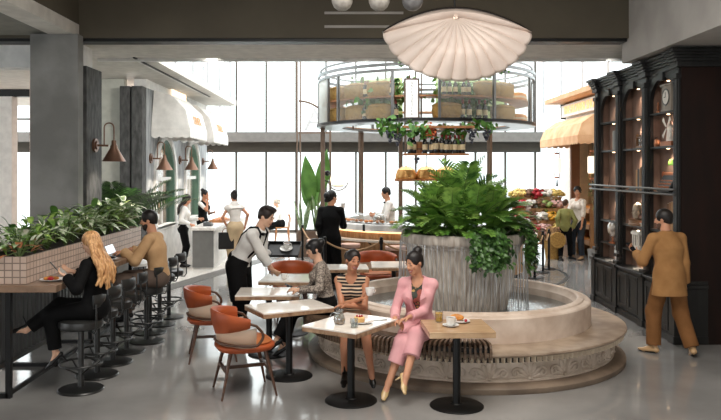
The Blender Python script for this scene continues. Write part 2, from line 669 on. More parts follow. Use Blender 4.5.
for i, (ya, yb) in enumerate(arches):
    zs = 2.0 if i == 0 else 2.05
    c, r = (ya + yb) / 2, (yb - ya) / 2
    def ring(r0, r1, x0, x1, n=28):
        pts = []
        path = [(1, 0.95 - zs)] + [(math.cos(PI * k / n), None) for k in range(n + 1)] + [(-1, 0.95 - zs)]
        P = []
        for rr, xx in ((r0, x0), (r1, x0), (r1, x1), (r0, x1)):
            row = [(xx, c + rr, 0.95)]
            row += [(xx, c + rr * math.cos(PI * k / n), zs + 1.05 * rr * math.sin(PI * k / n)) for k in range(n + 1)]
            row += [(xx, c - rr, 0.95)]
            P.append(row)
        m = MB(); m.grid(P, closed_u=True)
        return m
    w = ring(r - 0.14, r - 0.06, FX - 0.14, FX + 0.02)
    win = struct(w.build('window_%d' % (i + 1), m_green))
    t = ring(r - 0.06, r + 0.07, FX - 0.02, FX + 0.06)
    t.build('window_frame', m_white, win)
    m = MB(); m.span(FX - 0.09, FX - 0.05, c - 0.03, c + 0.03, 0.95, 1.98); m.span(FX - 0.1, FX + 0.05, ya, yb, 0.93, 0.99)
    m.span(FX - 0.1, FX - 0.04, ya + 0.06, yb - 0.06, 1.96, 2.04)
    m.build('window_sill', m_white, win)
    pp = [(c + (r - 0.1) * math.cos(PI * k / 20), zs + 1.05 * (r - 0.1) * math.sin(PI * k / 20)) for k in range(21)]
    pp += [(c - r + 0.1, 0.97), (c + r - 0.1, 0.97)]
    m = MB(); m.prism(pp, (0.006, 0, 0), (FX - 0.085, 0, 0), (0, 1, 0), (0, 0, 1))
    m.build('window_pane', m_pane, win, smooth=0)
# inside of the left shop
m_pinkt = M('pink_speckled_wall', (222, 202, 190), 0.8, col2=(180, 150, 138), nscale=22, lo=0.58, hi=0.68)
b = MB(); b.span(-6.6, -6.5, 15.2, 21.3, 0, 4.045); b.span(-6.6, -4.35, 21.2, 21.3, 0, 4.045)
struct(b.build('wall_shop_inside', m_pinkt, smooth=0))

# far glazing: transom, mullions, panes
BY = 26.0
b = MB(); b.span(-16, 6.9, BY - 0.7, BY + 0.1, 3.17, 3.5)
struct(b.build('trim_9', M('transom_grey', (112, 109, 105), 0.7), smooth=0))
b = MB(); b.span(-16, 6.6, BY - 0.25, BY + 0.1, 2.82, 3.17)
struct(b.build('trim_10', M('transom_olive', (62, 57, 49), 0.7), smooth=0))
b = MB()
for k in range(11):
    x = -4.02 + 1.048 * k
    b.span(x - 0.035, x + 0.035, BY - 0.1, BY + 0.02, 0, 2.82); b.span(x - 0.03, x + 0.03, BY - 0.1, BY + 0.02, 3.5, 9)
for k in range(8):
    x = -5.2 - 1.1 * k
    b.span(x - 0.035, x + 0.035, BY - 0.1, BY + 0.02, 0, 2.82); b.span(x - 0.03, x + 0.03, BY - 0.1, BY + 0.02, 3.5, 9)
b.span(-16, -9.0, BY - 0.08, BY, 3.95, 4.02)
b.span(-16, 6.5, BY - 0.1, BY + 0.05, 0, 0.1)
struct(b.build('trim_11', m_mull, smooth=0))
b = MB(); b.span(-16, 6.5, BY + 0.02, BY + 0.03, 0.05, 9)
struct(b.build('window_3', m_pane, smooth=0))
b = MB()
for k in range(6):
    y = 15.6 + 2.0 * k
    b.span(FX - 0.06, FX, y - 0.035, y + 0.035, 4.2, 9)
struct(b.build('trim_12', m_mullw, smooth=0))
b = MB(); b.span(FX - 0.08, FX - 0.07, 12.3, BY, 4.2, 9)
struct(b.build('window_4', m_pane, smooth=0))
b = MB()
for k in range(6):
    y = 14.6 + 2.1 * k
    b.span(6.5, 6.56, y - 0.035, y + 0.035, 4.12, 9)
struct(b.build('trim_13', m_mullw, smooth=0))
b = MB(); b.span(6.56, 6.57, 12.3, BY, 4.12, 9); b.span(6.56, 6.57, 20.6, BY, 0, 4.12)
struct(b.build('window_5', m_pane, smooth=0))
# left bay: dark window head, white piers
b = MB(); b.span(-16, -4.7, 16.9, 17.1, 3.88, 4.045)
struct(b.build('trim_14', m_black, smooth=0))
b = MB(); b.span(-8.7, -7.75, 16.9, 17.2, 0, 3.88)
struct(b.build('wall_far_left', m_white, smooth=0))
# right shop facade
RX = 5.9
b = MB(); b.span(RX, RX + 0.2, 19.85, 20.45, 0, 4.0); b.span(RX, RX + 0.2, 12.8, 16.2, 0, 4.0); b.span(RX, RX + 0.2, 16.2, 19.85, 2.95, 4.0)
struct(b.build('wall_flower_shop', M('warm_white_wall', (240, 232, 222), 0.7), smooth=0))
b = MB(); b.span(RX - 0.03, RX + 0.2, 19.73, 19.85, 0, 2.95); b.span(RX - 0.03, RX + 0.2, 16.2, 16.32, 0, 2.95)
struct(b.build('door_1', M('copper_brown_jamb', (120, 74, 44), 0.5), smooth=0))
b = MB(); b.span(6.55, 6.65, 12.8, 20.5, 0, 4.0); b.span(6.1, 6.65, 20.4, 20.5, 0, 4.0)
struct(b.build('wall_flower_shop_inside', M('peach_wall', (250, 222, 184), 0.8), smooth=0))
b = MB(); b.span(-16, 5.2, -6.2, -6, 3.3, 5.6); b.span(-16, 5.2, -6.2, -6, 0, 0.7); b.span(-16, -8, -6.2, -6, 0.7, 3.3)  # unseen wall added behind the camera, its opening shaped to limit front light
struct(b.build('wall_light_blocker', m_greywall, smooth=0))
# outside ground
b = MB(); b.span(-70, 70, BY + 0.2, 140, -0.2, -0.05)
struct(b.build('pavement', m_pave, smooth=0))

# ================================================================== fountain with its urn
FC = (1.37, 9.1)
m_stone = M('pale_travertine', (224, 206, 190), 0.55, col2=(200, 178, 160), nscale=5, ndetail=8, bump=(40, 0.08, 0.004))
m_stone_w = M('worn_bench_stone', (176, 156, 136), 0.45, col2=(134, 114, 96), nscale=4, ndetail=9, bump=(30, 0.1, 0.004))
m_stone_d = M('dark_base_stone', (142, 124, 106), 0.5, col2=(112, 96, 82), nscale=4, ndetail=8, bump=(30, 0.1, 0.004))
m_carved = M('carved_stone', (214, 198, 182), 0.6, col2=(188, 170, 152), nscale=6, ndetail=6, bump=(50, 0.08, 0.004))
m_dentil = M('dentil_stone', (222, 204, 180), 0.55)
m_gap_shade = M('dentil_gap_shade', (48, 36, 28), 0.6)
fountain = thing('fountain', 'round pale stone fountain with carved scallop panels and a tall fluted urn in the pool', 'fountain', (FC[0], FC[1], 0))
S = 128
b = MB(); b.lathe([(1.0, 0), (1.88, 0), (1.89, 0.02), (1.89, 0.055), (1.87, 0.075), (1.82, 0.09), (1.0, 0.09)], S)
b.build('base_step', m_stone_d, fountain)
b = MB(); b.lathe([(1.76, 0.09), (1.76, 0.105), (1.745, 0.12), (1.745, 0.285), (1.77, 0.302), (1.6, 0.302)], S)
panel = b.build('carved_panel', m_carved, fountain)
# scallop reliefs round the panel: each a fan of petals between two scrolls
b = MB()
NS = 26
for i in range(NS):
    a = 2 * PI * (i + 0.5) / NS
    rad = np.array([math.cos(a), math.sin(a), 0])
    tan = np.array([-math.sin(a), math.cos(a), 0])
    o = rad * 1.747
    cz = 0.122
    for k in range(-3, 4):
        t = k * R(24)
        d = tan * math.sin(t) + np.array([0, 0, 1.0]) * math.cos(t)
        ln = 0.165 - 0.010 * abs(k)
        R3 = np.column_stack([np.cross(d, rad), rad, d])
        b.ell(o + np.array([0, 0, cz]) + d * ln * 0.62, (0.023 + 0.002 * (3 - abs(k)), 0.022, ln * 0.46), R3, 8, 6)
    for sg in (-1, 1):
        pts = []
        for k in range(15):
            th = k / 14 * 2.6 * PI
            rr = 0.055 * (1 - k / 18)
            pts.append(o + tan * sg * (0.145 - rr * math.cos(th) * 1.0) + np.array([0, 0, 0.178 + rr * math.sin(th)]) + rad * 0.004)
        b.tube(pts, 0.013, 6)
    b.ell(o + np.array([0, 0, cz]), (0.03, 0.03, 0.02), None, 8, 6)
b.build('scallop_relief', m_carved, panel)
b = MB(); b.lathe([(1.4, 0.362), (1.872, 0.362), (1.878, 0.370), (1.892, 0.375), (1.90, 0.385), (1.895, 0.402), (1.87, 0.408), (1.4, 0.408)], S)
b.build('bench_ledge', m_stone_w, fountain)
b = MB(); b.lathe([(1.5, 0.298), (1.812, 0.298), (1.812, 0.366)], S)  # dark ring whose colour stands in for the shade between dentils
dr = b.build('dentil_shade_ring', m_gap_shade, fountain)
b = MB()
ND = 184
P = []
for i in range(ND * 4):
    a = 2 * PI * (i - 0.4 * (i % 2 == 1) + (0.4 if i % 4 == 3 else 0)) / (ND * 4)
    r = 1.868 if i % 4 in (0, 1) else 1.805
    P.append([(r * math.cos(a), r * math.sin(a), z) for z in (0.306, 0.360)] + [(1.78 * math.cos(a), 1.78 * math.sin(a), z) for z in (0.360, 0.306)])
b.grid(P, closed_u=True, closed_v=True)
b.build('dentil_band', m_dentil, fountain, smooth=0)
# basin wall with a stepped rim
b = MB(); b.lathe([(1.505, 0.40), (1.505, 0.66), (1.49, 0.675), (1.43, 0.685), (1.42, 0.70), (1.385, 0.712), (1.36, 0.712), (1.345, 0.70), (1.34, 0.66), (1.31, 0.62), (1.31, 0.40)], S)
b.build('basin_wall', m_stone, fountain)
b = MB(); b.lathe([(0, 0.43), (1.315, 0.43)], S)
b.build('basin_floor', M('wet_basin_floor', (120, 96, 76), 0.3), fountain)
m_water = M_thin('pool_water', (205, 220, 222), gloss=0.35, haze=0.12, hazecol=(190, 200, 205), rough=0.05)
nt = m_water.node_tree
nz = nt.nodes.new('ShaderNodeTexNoise'); nz.inputs['Scale'].default_value = 18
tcw = nt.nodes.new('ShaderNodeTexCoord'); nt.links.new(tcw.outputs['Object'], nz.inputs['Vector'])
bpw = nt.nodes.new('ShaderNodeBump'); bpw.inputs['Strength'].default_value = 0.4; bpw.inputs['Distance'].default_value = 0.02
nt.links.new(nz.outputs['Fac'], bpw.inputs['Height'])
for n in nt.nodes:
    if n.type == 'BSDF_GLOSSY':
        nt.links.new(bpw.outputs[0], n.inputs['Normal'])
b = MB(); b.lathe([(0, 0.535), (1.316, 0.535)], S)
b.build('pool_water', m_water, fountain)
# fluted urn
m_urn = M('weathered_urn_stone', (204, 196, 186), 0.65, col2=(160, 148, 136), nscale=9, ndetail=8, stretch=(2.5, 2.5, 0.35), bump=(30, 0.2, 0.006))
def urn_r(z):
    t = (z - 0.43) / (1.28 - 0.43)
    return 0.50 + 0.19 * t ** 0.8
P = []
NF = 72
prof_z = [0.43 + 0.85 * k / 16 for k in range(17)]
for i in range(NF * 4):
    a = 2 * PI * i / (NF * 4)
    fl = (0, 0.7, 1, 0.7)[i % 4] * 0.022
    row = []
    for z in prof_z:
        e = min(1, (1.28 - z) / 0.07, (z - 0.43) / 0.05 + 0.2)
        r = urn_r(z) - fl * max(0, e)
        row.append((r * math.cos(a), r * math.sin(a), z))
    P.append(row)
b = MB(); b.grid(P, closed_u=True)
b.build('urn', m_urn, fountain, smooth=60)
b = MB(); b.lathe([(0.66, 1.26), (0.70, 1.275), (0.705, 1.30), (0.74, 1.32), (0.755, 1.345), (0.755, 1.41), (0.745, 1.44), (0.71, 1.445), (0.69, 1.43), (0.685, 1.34)], 96)
b.build('urn_rim', m_urn, fountain)
b = MB(); b.lathe([(0, 1.36), (0.70, 1.36)], 64)
b.build('urn_soil', M('dark_soil', (40, 32, 24), 0.95, bump=(30, 0.8)), fountain)
# thin streams of water falling from the rim
m_stream = M_thin('falling_water', (240, 246, 248), gloss=0.45, haze=0.28, hazecol=(250, 252, 255), rough=0.1)
b = MB()
rs = random.Random(3)
for i in range(120):
    a = 2 * PI * (i + rs.uniform(-.3, .3)) / 120
    r0 = 0.765
    r1 = r0 + rs.uniform(0.0, 0.035)
    w = rs.uniform(0.0018, 0.0042)
    z0 = 1.335
    b.tube([(r0 * math.cos(a), r0 * math.sin(a), z0), ((r0 + r1) / 2 * math.cos(a), (r0 + r1) / 2 * math.sin(a), 1.1), (r1 * math.cos(a), r1 * math.sin(a), 0.54)], w, 5)
wc = b.build('water_curtain', m_stream, fountain)
wc['kind'] = 'stuff'

# slatted timber seat bent over the stone ledge
m_slat = M('dark_bench_timber', (122, 98, 78), 0.5, col2=(84, 66, 52), nscale=8, stretch=(1, 1, 6), bump=(20, 0.1, 0.003))
bench = thing('slatted_bench', 'curved bench of dark timber slats laid over the front left of the stone fountain ledge', 'bench', (FC[0], FC[1], 0))
prof = [(1.53, 0.470), (1.60, 0.485), (1.72, 0.497), (1.82, 0.508), (1.89, 0.512), (1.935, 0.500), (1.955, 0.47), (1.955, 0.36), (1.925, 0.355), (1.92, 0.445), (1.90, 0.462), (1.82, 0.462), (1.70, 0.452), (1.53, 0.43)]
b = MB()
A0, A1 = R(-90.5), R(-197)
NSL = 74
for i in range(NSL):
    a = A0 + (A1 - A0) * i / (NSL - 1)
    rad = (math.cos(a), math.sin(a), 0)
    tan = np.array([-math.sin(a), math.cos(a), 0])
    b.prism(prof, tan * 0.022, tuple(-tan * 0.011), rad, (0, 0, 1))
b.build('slat_seat', m_slat, bench, smooth=0)
b = MB()
for r in (1.60, 1.84):
    b.lathe([(r - 0.02, 0.409), (r + 0.02, 0.409), (r + 0.02, 0.456), (r - 0.02, 0.456)], 90, (0, 0, 0), A1, A0, closed_profile=True)
b.build('bearer', m_blackmetal, bench)

# ================================================================== scallop shell pendant and globe pendants
m_shell = M('blush_shell_plaster', (232, 215, 204), 0.5, col2=(224, 206, 194), nscale=3, sub=0.0)
LX, LY = 1.28, 8.9
shell = thing('pendant_lamp', 'huge blush pink scallop shell pendant lamp hanging over the fountain', 'lamp', (LX - 0.02, LY, 3.97))
# fan of ribs: hinge at the top, mouth open towards the floor and the room
NR = 13
NU, NV = NR * 8, 24
TH = R(80)
def shell_pt(u, v):
    """u 0..1 across the fan, v 0..1 from the hinge to the scalloped edge."""
    th = -TH + 2 * TH * u
    scal = abs(math.sin(PI * u * NR)) ** 0.8
    edge = 1.0 - 0.022 * (1 - scal)
    lng = 0.86 + 0.06 * (1 - math.cos(th))
    rr = lng * v * edge
    x = rr * math.sin(th)
    z = -rr * math.cos(th) * 0.93 - 0.055 * v * abs(math.sin(th)) ** 2
    bowl = 0.42 * math.sin(PI * 0.5 * min(1, v * 1.15)) ** 0.9 * math.cos(th * 0.92)
    flute = 0.034 * min(1, v * 2.2) * scal
    y = -bowl - flute + 0.16 * max(0, v - 0.6) / 0.4 * math.cos(th)
    return (x, y, z + 0.06)
P = [[shell_pt(i / NU, j / NV) for j in range(1, NV + 1)] for i in range(NU + 1)]
b = MB(); b.grid(P)
b.build('shade', m_shell, shell, smooth=60, solid=0.022)
# dark back plate arching from corner to corner over the hinge
L_, R_ = np.array(shell_pt(0, 1)), np.array(shell_pt(1, 1))
top = []
for k in range(25):
    t = k / 24
    p = L_ + (R_ - L_) * t
    top.append(p + np.array([0, 0.10 * math.sin(PI * t), 0.31 * math.sin(PI * t) ** 0.85]))
low = [np.array(shell_pt(0, 1 - k / 12 * 0.96)) for k in range(13)] + [np.array(shell_pt(1, 0.04 + 0.96 * k / 12)) for k in range(1, 13)]
b = MB(); b.grid([[tuple(low[k]), tuple(low[k] * 0.4 + top[k] * 0.6 + np.array([0, -0.06, 0])), tuple(top[k])] for k in range(25)])
b.build('top_shell', m_shell, shell, smooth=60, solid=0.015)
b = MB(); b.tube([tuple(p) for p in top], 0.024, 8)
b.build('rim', M('dark_bronze', (40, 33, 28), 0.4, metal=0.4), shell, smooth=60)
b = MB(); b.cyl((0, 0.1, 0.20), (0, 0.1, 1.47), 0.012); b.cyl((0, 0.1, 1.44), (0, 0.1, 1.48), 0.07)
b.build('suspension_rod', m_blackmetal, shell)
b = MB(); b.ell((0, -0.10, -0.20), (0.06, 0.06, 0.08))
b.build('bulb', M('lit_bulb', (255, 240, 220), 0.4, emis=(255, 228, 196), estr=2), shell)
pl = bpy.data.lights.new('shell_bulb_light', 'POINT'); pl.energy = 5; pl.color = (1, 0.88, 0.76); pl.shadow_soft_size = 0.1
po = bpy.data.objects.new('shell_bulb_light', pl); po.location = (LX, LY - 0.05, 3.75); COL.objects.link(po)

m_globe = M('speckled_grey_globe', (186, 180, 172), 0.5, col2=(140, 134, 128), nscale=12, ndetail=6)
m_globe2 = M('dark_marbled_globe', (120, 118, 118), 0.4, col2=(66, 66, 68), nscale=9, ndetail=6)
g0 = None
for i, (x, mt, lab) in enumerate(((-0.095, m_globe, 'pale speckled globe pendant at the top of the view, leftmost of the three'),
                                  (0.305, m_globe, 'pale speckled globe pendant hanging between the other two globes'),
                                  (0.665, m_globe2, 'dark marbled globe pendant hanging nearest the shell lamp'))):
    g = thing('globe_pendant', lab, 'lamp', (x, 8.0, 4.05), 0, 'three globe pendants')
    b = MB(); b.lathe([(0.001, -0.13), (0.05, -0.122), (0.09, -0.09), (0.112, -0.04), (0.116, 0.02), (0.105, 0.08), (0.075, 0.13), (0.03, 0.15), (0.001, 0.152)], 32)
    b.build('globe', mt, g, smooth=60)
    b = MB(); b.cyl((0, 0, 0.14), (0, 0, 1.36), 0.006, seg=8); b.cyl((0, 0, 1.34), (0, 0, 1.38), 0.05)
    b.build('cord', m_blackmetal, g)

# ================================================================== dining tables and orange chairs
m_top = M('travertine_table_top', (246, 240, 232), 0.10, col2=(232, 220, 206), nscale=2.6, ndetail=9, stretch=(1, 5, 1), lo=0.3, hi=0.75)
m_topw = M('pale_oak_table_top', (204, 172, 136), 0.25, col2=(170, 134, 98), nscale=5, ndetail=8, stretch=(0.8, 9, 1))
m_edge = M('rough_table_edge', (182, 148, 116), 0.5, col2=(130, 98, 72), nscale=14, ndetail=6, bump=(30, 0.4, 0.004))
m_ped = M('black_table_metal', (18, 18, 18), 0.45, metal=0.3)
def table(loc, rz, sx, sy, label, top=None, group='square dining tables'):
    t = thing('dining_table', label, 'table', (loc[0], loc[1], 0), rz, group)
    b = MB(); b.box((0, 0, 0.742), (sx, sy, 0.016))
    b.build('tabletop', top or m_top, t, smooth=0, bevel=0.003)
    b = MB(); b.box((0, 0, 0.714), (sx, sy, 0.04))
    b.build('edge_band', m_edge if top is None else top, t, smooth=0, bevel=0.004)
    b = MB(); b.cyl((0, 0, 0.03), (0, 0, 0.69), 0.036, seg=24); b.box((0, 0, 0.69), (0.30, 0.30, 0.008))
    b.build('post', m_ped, t)
    b = MB(); b.lathe([(0, 0.034), (0.05, 0.034), (0.06, 0.024), (0.235, 0.018), (0.25, 0.008), (0.25, 0.001), (0, 0.001)], 48)
    b.build('base', m_ped, t)
    return t
table((0.0, 7.06), R(-33), 0.60, 0.76, 'stone topped table with carafe and cake plate before the woman in stripes')
table((0.985, 6.90), R(3), 0.60, 0.58, 'oak topped table with orange juice and croissant beside the woman in pink', m_topw)
table((-0.66, 7.90), R(28), 0.80, 0.56, 'empty stone topped table nearest the front orange chair')
table((-0.98, 8.85), R(2), 0.74, 0.60, 'empty stone topped table in front of the bending waiter')
table((-0.83, 9.98), R(-4), 0.72, 0.70, 'stone topped table where the waiter sets down a cup')
table((-0.12, 11.12), R(3), 0.74, 0.56, 'stone topped table behind the two seated dark haired women')
table((0.66, 11.40), R(0), 0.70, 0.72, 'farthest stone topped table behind the fountain basin')

m_leather = M('orange_leather', (180, 86, 42), 0.45, col2=(150, 68, 33), nscale=4, ndetail=6, bump=(60, 0.12, 0.003))
m_walnut = M('walnut_frame', (92, 62, 44), 0.4, col2=(70, 46, 32), nscale=8, stretch=(1, 1, 4))
m_cane = M_thin('pale_woven_cane', (255, 255, 255), gloss=0.02, haze=0.66, hazecol=(226, 208, 188), rough=0.5)
m_cush = M('tan_seat_cushion', (190, 116, 66), 0.55, col2=(170, 98, 54), nscale=5)
# chair faces +X in its own axes
def make_chair(label, loc, rz):
    t = thing('tub_chair', label, 'chair', (loc[0], loc[1], 0), rz, 'orange tub chairs')
    t.scale = (1.14, 1.14, 1.08)
    # seat shell
    b = MB()
    def sq(rx, ry, z, n=40, e=2.6, x0=0.0):
        pts = []
        for i in range(n):
            a = 2 * PI * i / n
            c, s_ = math.cos(a), math.sin(a)
            pts.append((x0 + rx * math.copysign(abs(c) ** (2 / e), c), ry * math.copysign(abs(s_) ** (2 / e), s_), z))
        return pts
    P = [sq(0.02, 0.02, 0.395), sq(0.20, 0.19, 0.395), sq(0.235, 0.225, 0.405), sq(0.255, 0.245, 0.43), sq(0.255, 0.245, 0.452), sq(0.235, 0.225, 0.462), sq(0.02, 0.02, 0.462)]
    b.grid(P, closed_v=True)
    b.build('seat', m_leather, t, smooth=70)
    P = [sq(0.215, 0.21, 0.462, x0=0.005), sq(0.225, 0.22, 0.478, x0=0.005), sq(0.20, 0.195, 0.497, x0=0.005), sq(0.02, 0.02, 0.505)]
    b = MB(); b.grid(P, closed_v=True)
    b.build('seat_cushion', m_cush, t, smooth=70)
    # wrap-around leather back, highest in the middle, sweeping down towards the arms
    def wrap(a, r=0.285):
        return np.array([0.02 + r * math.cos(a) * 1.0, r * 1.02 * math.sin(a), 0])
    P = []
    n = 28
    for i in range(n + 1):
        a = R(96) + R(168) * i / n
        k = abs(i / n - 0.5) * 2
        ztop = 0.775 - 0.055 * k ** 2
        zbot = 0.605 + 0.03 * k ** 2 - 0.05 * (1 - k)
        o = wrap(a, 0.305)
        o2 = wrap(a, 0.275)
        inn = wrap(a, 0.268)
        P.append([(o2[0], o2[1], zbot), (o[0], o[1], (ztop + zbot) / 2), (o[0] * 1.03, o[1] * 1.03, ztop - 0.012), (o[0] * 1.0, o[1] * 1.0, ztop + 0.004), (inn[0] * 1.0, inn[1] * 1.0, ztop - 0.01), (inn[0] * .98, inn[1] * .98, (ztop + zbot) / 2), (inn[0], inn[1], zbot)])
    b = MB(); b.grid(P, closed_v=True); b.add(P[0], [tuple(range(7))]); b.add(P[-1], [tuple(range(7))[::-1]])
    b.build('backrest', m_leather, t, smooth=70)
    # cane infill below the leather
    P = []
    for i in range(n + 1):
        a = R(84) + R(192) * i / n
        k = abs(i / n - 0.5) * 2
        zt = 0.612 + 0.02 * k ** 2
        P.append([tuple(wrap(a, 0.250) + np.array([0, 0, 0.455])), tuple(wrap(a, 0.272) + np.array([0, 0, zt]))])
    b = MB(); b.grid(P)
    b.build('cane_panel', m_cane, t, solid=0.008)
    # bent timber loops: one round each arm
    for sg in (-1, 1):
        pts = []
        for k in range(25):
            u = k / 24
            if u < 0.42:      # upper arm rail from the back to the front
                q = u / 0.42
                a = R(150 - 65 * q)
                p = wrap(a, 0.287) + np.array([0, 0, 0.655 + 0.04 * math.sin(q * PI)])
            elif u < 0.72:    # round the front of the arm
                q = (u - 0.42) / 0.30
                p = wrap(R(85), 0.285) + np.array([0.055 * math.sin(q * PI), 0, 0.652 - 0.175 * q])
            else:             # lower rail back along the seat
                q = (u - 0.72) / 0.28
                a = R(85 + 90 * q)
                p = wrap(a, 0.275) + np.array([0, 0, 0.475 + 0.02 * q])
            pts.append((p[0], sg * p[1], p[2]))
        b = MB(); b.tube(pts, 0.0125, 8)
        b.build('arm_loop', m_walnut, t, smooth=60)
    for sx in (-1, 1):
        for sy in (-1, 1):
            b = MB(); b.cyl((0.15 * sx, 0.15 * sy, 0.40), (0.235 * sx, 0.215 * sy, 0.0), 0.019, 0.009, 12)
            b.build('leg', m_walnut, t)
    b = MB()
    b.box((0, 0, 0.235), (0.36, 0.028, 0.03)); b.box((0.185, 0, 0.235), (0.024, 0.36, 0.03)); b.box((-0.185, 0, 0.235), (0.024, 0.36, 0.03))
    b.build('stretcher', m_walnut, t, smooth=0)
    return t
ch0 = make_chair('orange leather tub chair nearest the camera with dark splayed legs', (-1.06, 7.36), R(20))
dup(ch0, (-1.62, 8.66, 0), R(12), 'orange leather tub chair at the left, second from the camera')
dup(ch0, (-0.86, 10.86, 0), R(-80), 'orange tub chair behind the table where the waiter sets a cup')
dup(ch0, (0.42, 12.2, 0), R(-80), 'orange tub chair behind the farthest table near the bar')

# ================================================================== dark panelled bookcase
m_bk = M('black_stained_oak', (30, 30, 29), 0.42, col2=(19, 19, 19), nscale=5, ndetail=7, stretch=(3, 3, 0.4), bump=(20, 0.12, 0.003))
m_bkin = M('umber_bookcase_lining', (122, 95, 80), 0.6, col2=(100, 76, 64), nscale=5, stretch=(2, 2, 0.5))
m_bkside = M('mahogany_side', (34, 17, 11), 0.5, spec=0.3, col2=(24, 12, 8), nscale=3, stretch=(2, 2, 0.5))
m_brass = M('brushed_steel_rail', (96, 94, 90), 0.35, metal=0.8)
m_puck = M('lit_puck', (255, 230, 200), 0.5, emis=(255, 214, 170), estr=4)
BX = 4.14
PY = [12.47, 11.46, 10.42, 9.40]      # pilaster centres, far to near
SHELVES = [1.02, 1.385, 1.90, 2.52, 2.98]
bk = thing('bookcase', 'tall black and umber arched bookcase along the right wall holding curios', 'bookcase', (BX, 10.95, 0))
def bsp(b, x0, x1, y0, y1, z0, z1):
    return b.span(x0 - BX, x1 - BX, y0 - 10.95, y1 - 10.95, z0, z1)
YN, YF = 9.32, 12.56
XB = 4.89
XBK = 4.315
for y0 in (YN, YF - 0.03):
    b = MB(); bsp(b, BX + 0.02, XB, y0, y0 + 0.03, 0, 3.66)
    b.build('side_panel', m_bkside, bk, smooth=0)
b = MB(); bsp(b, XBK, XB, YN + 0.03, YF - 0.03, 0.7, 3.66)
b.build('back_panel', m_bkin, bk, smooth=0)
# base cabinet with raised doors
b = MB(); bsp(b, BX - 0.03, 4.5, YN + 0.03, YF - 0.03, 0.06, 0.70)
b.build('base_cabinet', m_bk, bk, smooth=0)
b = MB(); bsp(b, BX - 0.06, 4.5, YN + 0.03, YF - 0.03, 0, 0.09); bsp(b, BX - 0.05, 4.5, YN + 0.03, YF - 0.03, 0.70, 0.715); bsp(b, BX - 0.08, 4.52, YN + 0.02, YF - 0.02, 0.715, 0.745)
b.build('base_moulding', m_bk, bk, smooth=0, bevel=0.008)
for i in range(3):
    ya, yb = PY[i + 1] + 0.13, PY[i] - 0.13
    mid = (ya + yb) / 2
    for (u0, u1) in ((ya, mid - 0.01), (mid + 0.01, yb)):
        b = MB()
        bsp(b, BX - 0.05, BX - 0.03, u0, u1, 0.13, 0.66)
        d = b.build('door', m_bk, bk, smooth=0, bevel=0.004)
        b = MB()
        bsp(b, BX - 0.062, BX - 0.05, u0, u0 + 0.06, 0.13, 0.66); bsp(b, BX - 0.062, BX - 0.05, u1 - 0.06, u1, 0.13, 0.66)
        bsp(b, BX - 0.062, BX - 0.05, u0 + 0.06, u1 - 0.06, 0.60, 0.66); bsp(b, BX - 0.062, BX - 0.05, u0 + 0.06, u1 - 0.06, 0.13, 0.19)
        b.build('door_frame', m_bk, d, smooth=0, bevel=0.006)
# pilasters with plinth blocks and fluted faces
for i, y in enumerate(PY):
    b = MB()
    w = 0.062
    bsp(b, BX - 0.01, 4.5, y - w, y + w, 0.745, 3.50)
    bsp(b, BX - 0.03, BX, y - w * .8, y - w * .35, 0.95, 3.36); bsp(b, BX - 0.03, BX, y + w * .35, y + w * .8, 0.95, 3.36); bsp(b, BX - 0.03, BX, y - w * .2, y + w * .2, 0.95, 3.36)
    bsp(b, BX - 0.07, 4.5, y - w - 0.02, y + w + 0.02, 0.0, 0.70)
    bsp(b, BX - 0.085, 4.5, y - w - 0.03, y + w + 0.03, 0.0, 0.10)
    bsp(b, BX - 0.10, 4.5, y - w - 0.035, y + w + 0.035, 0.70, 0.75)
    bsp(b, BX - 0.06, 4.5, y - w - 0.02, y + w + 0.02, 0.75, 0.80)
    bsp(b, BX - 0.05, 4.5, y - w - 0.015, y + w + 0.015, 0.86, 0.91)
    bsp(b, BX - 0.045, 4.5, y - w - 0.015, y + w + 0.015, 3.36, 3.42)
    b.build('pilaster', m_bk, bk, smooth=0, bevel=0.006)
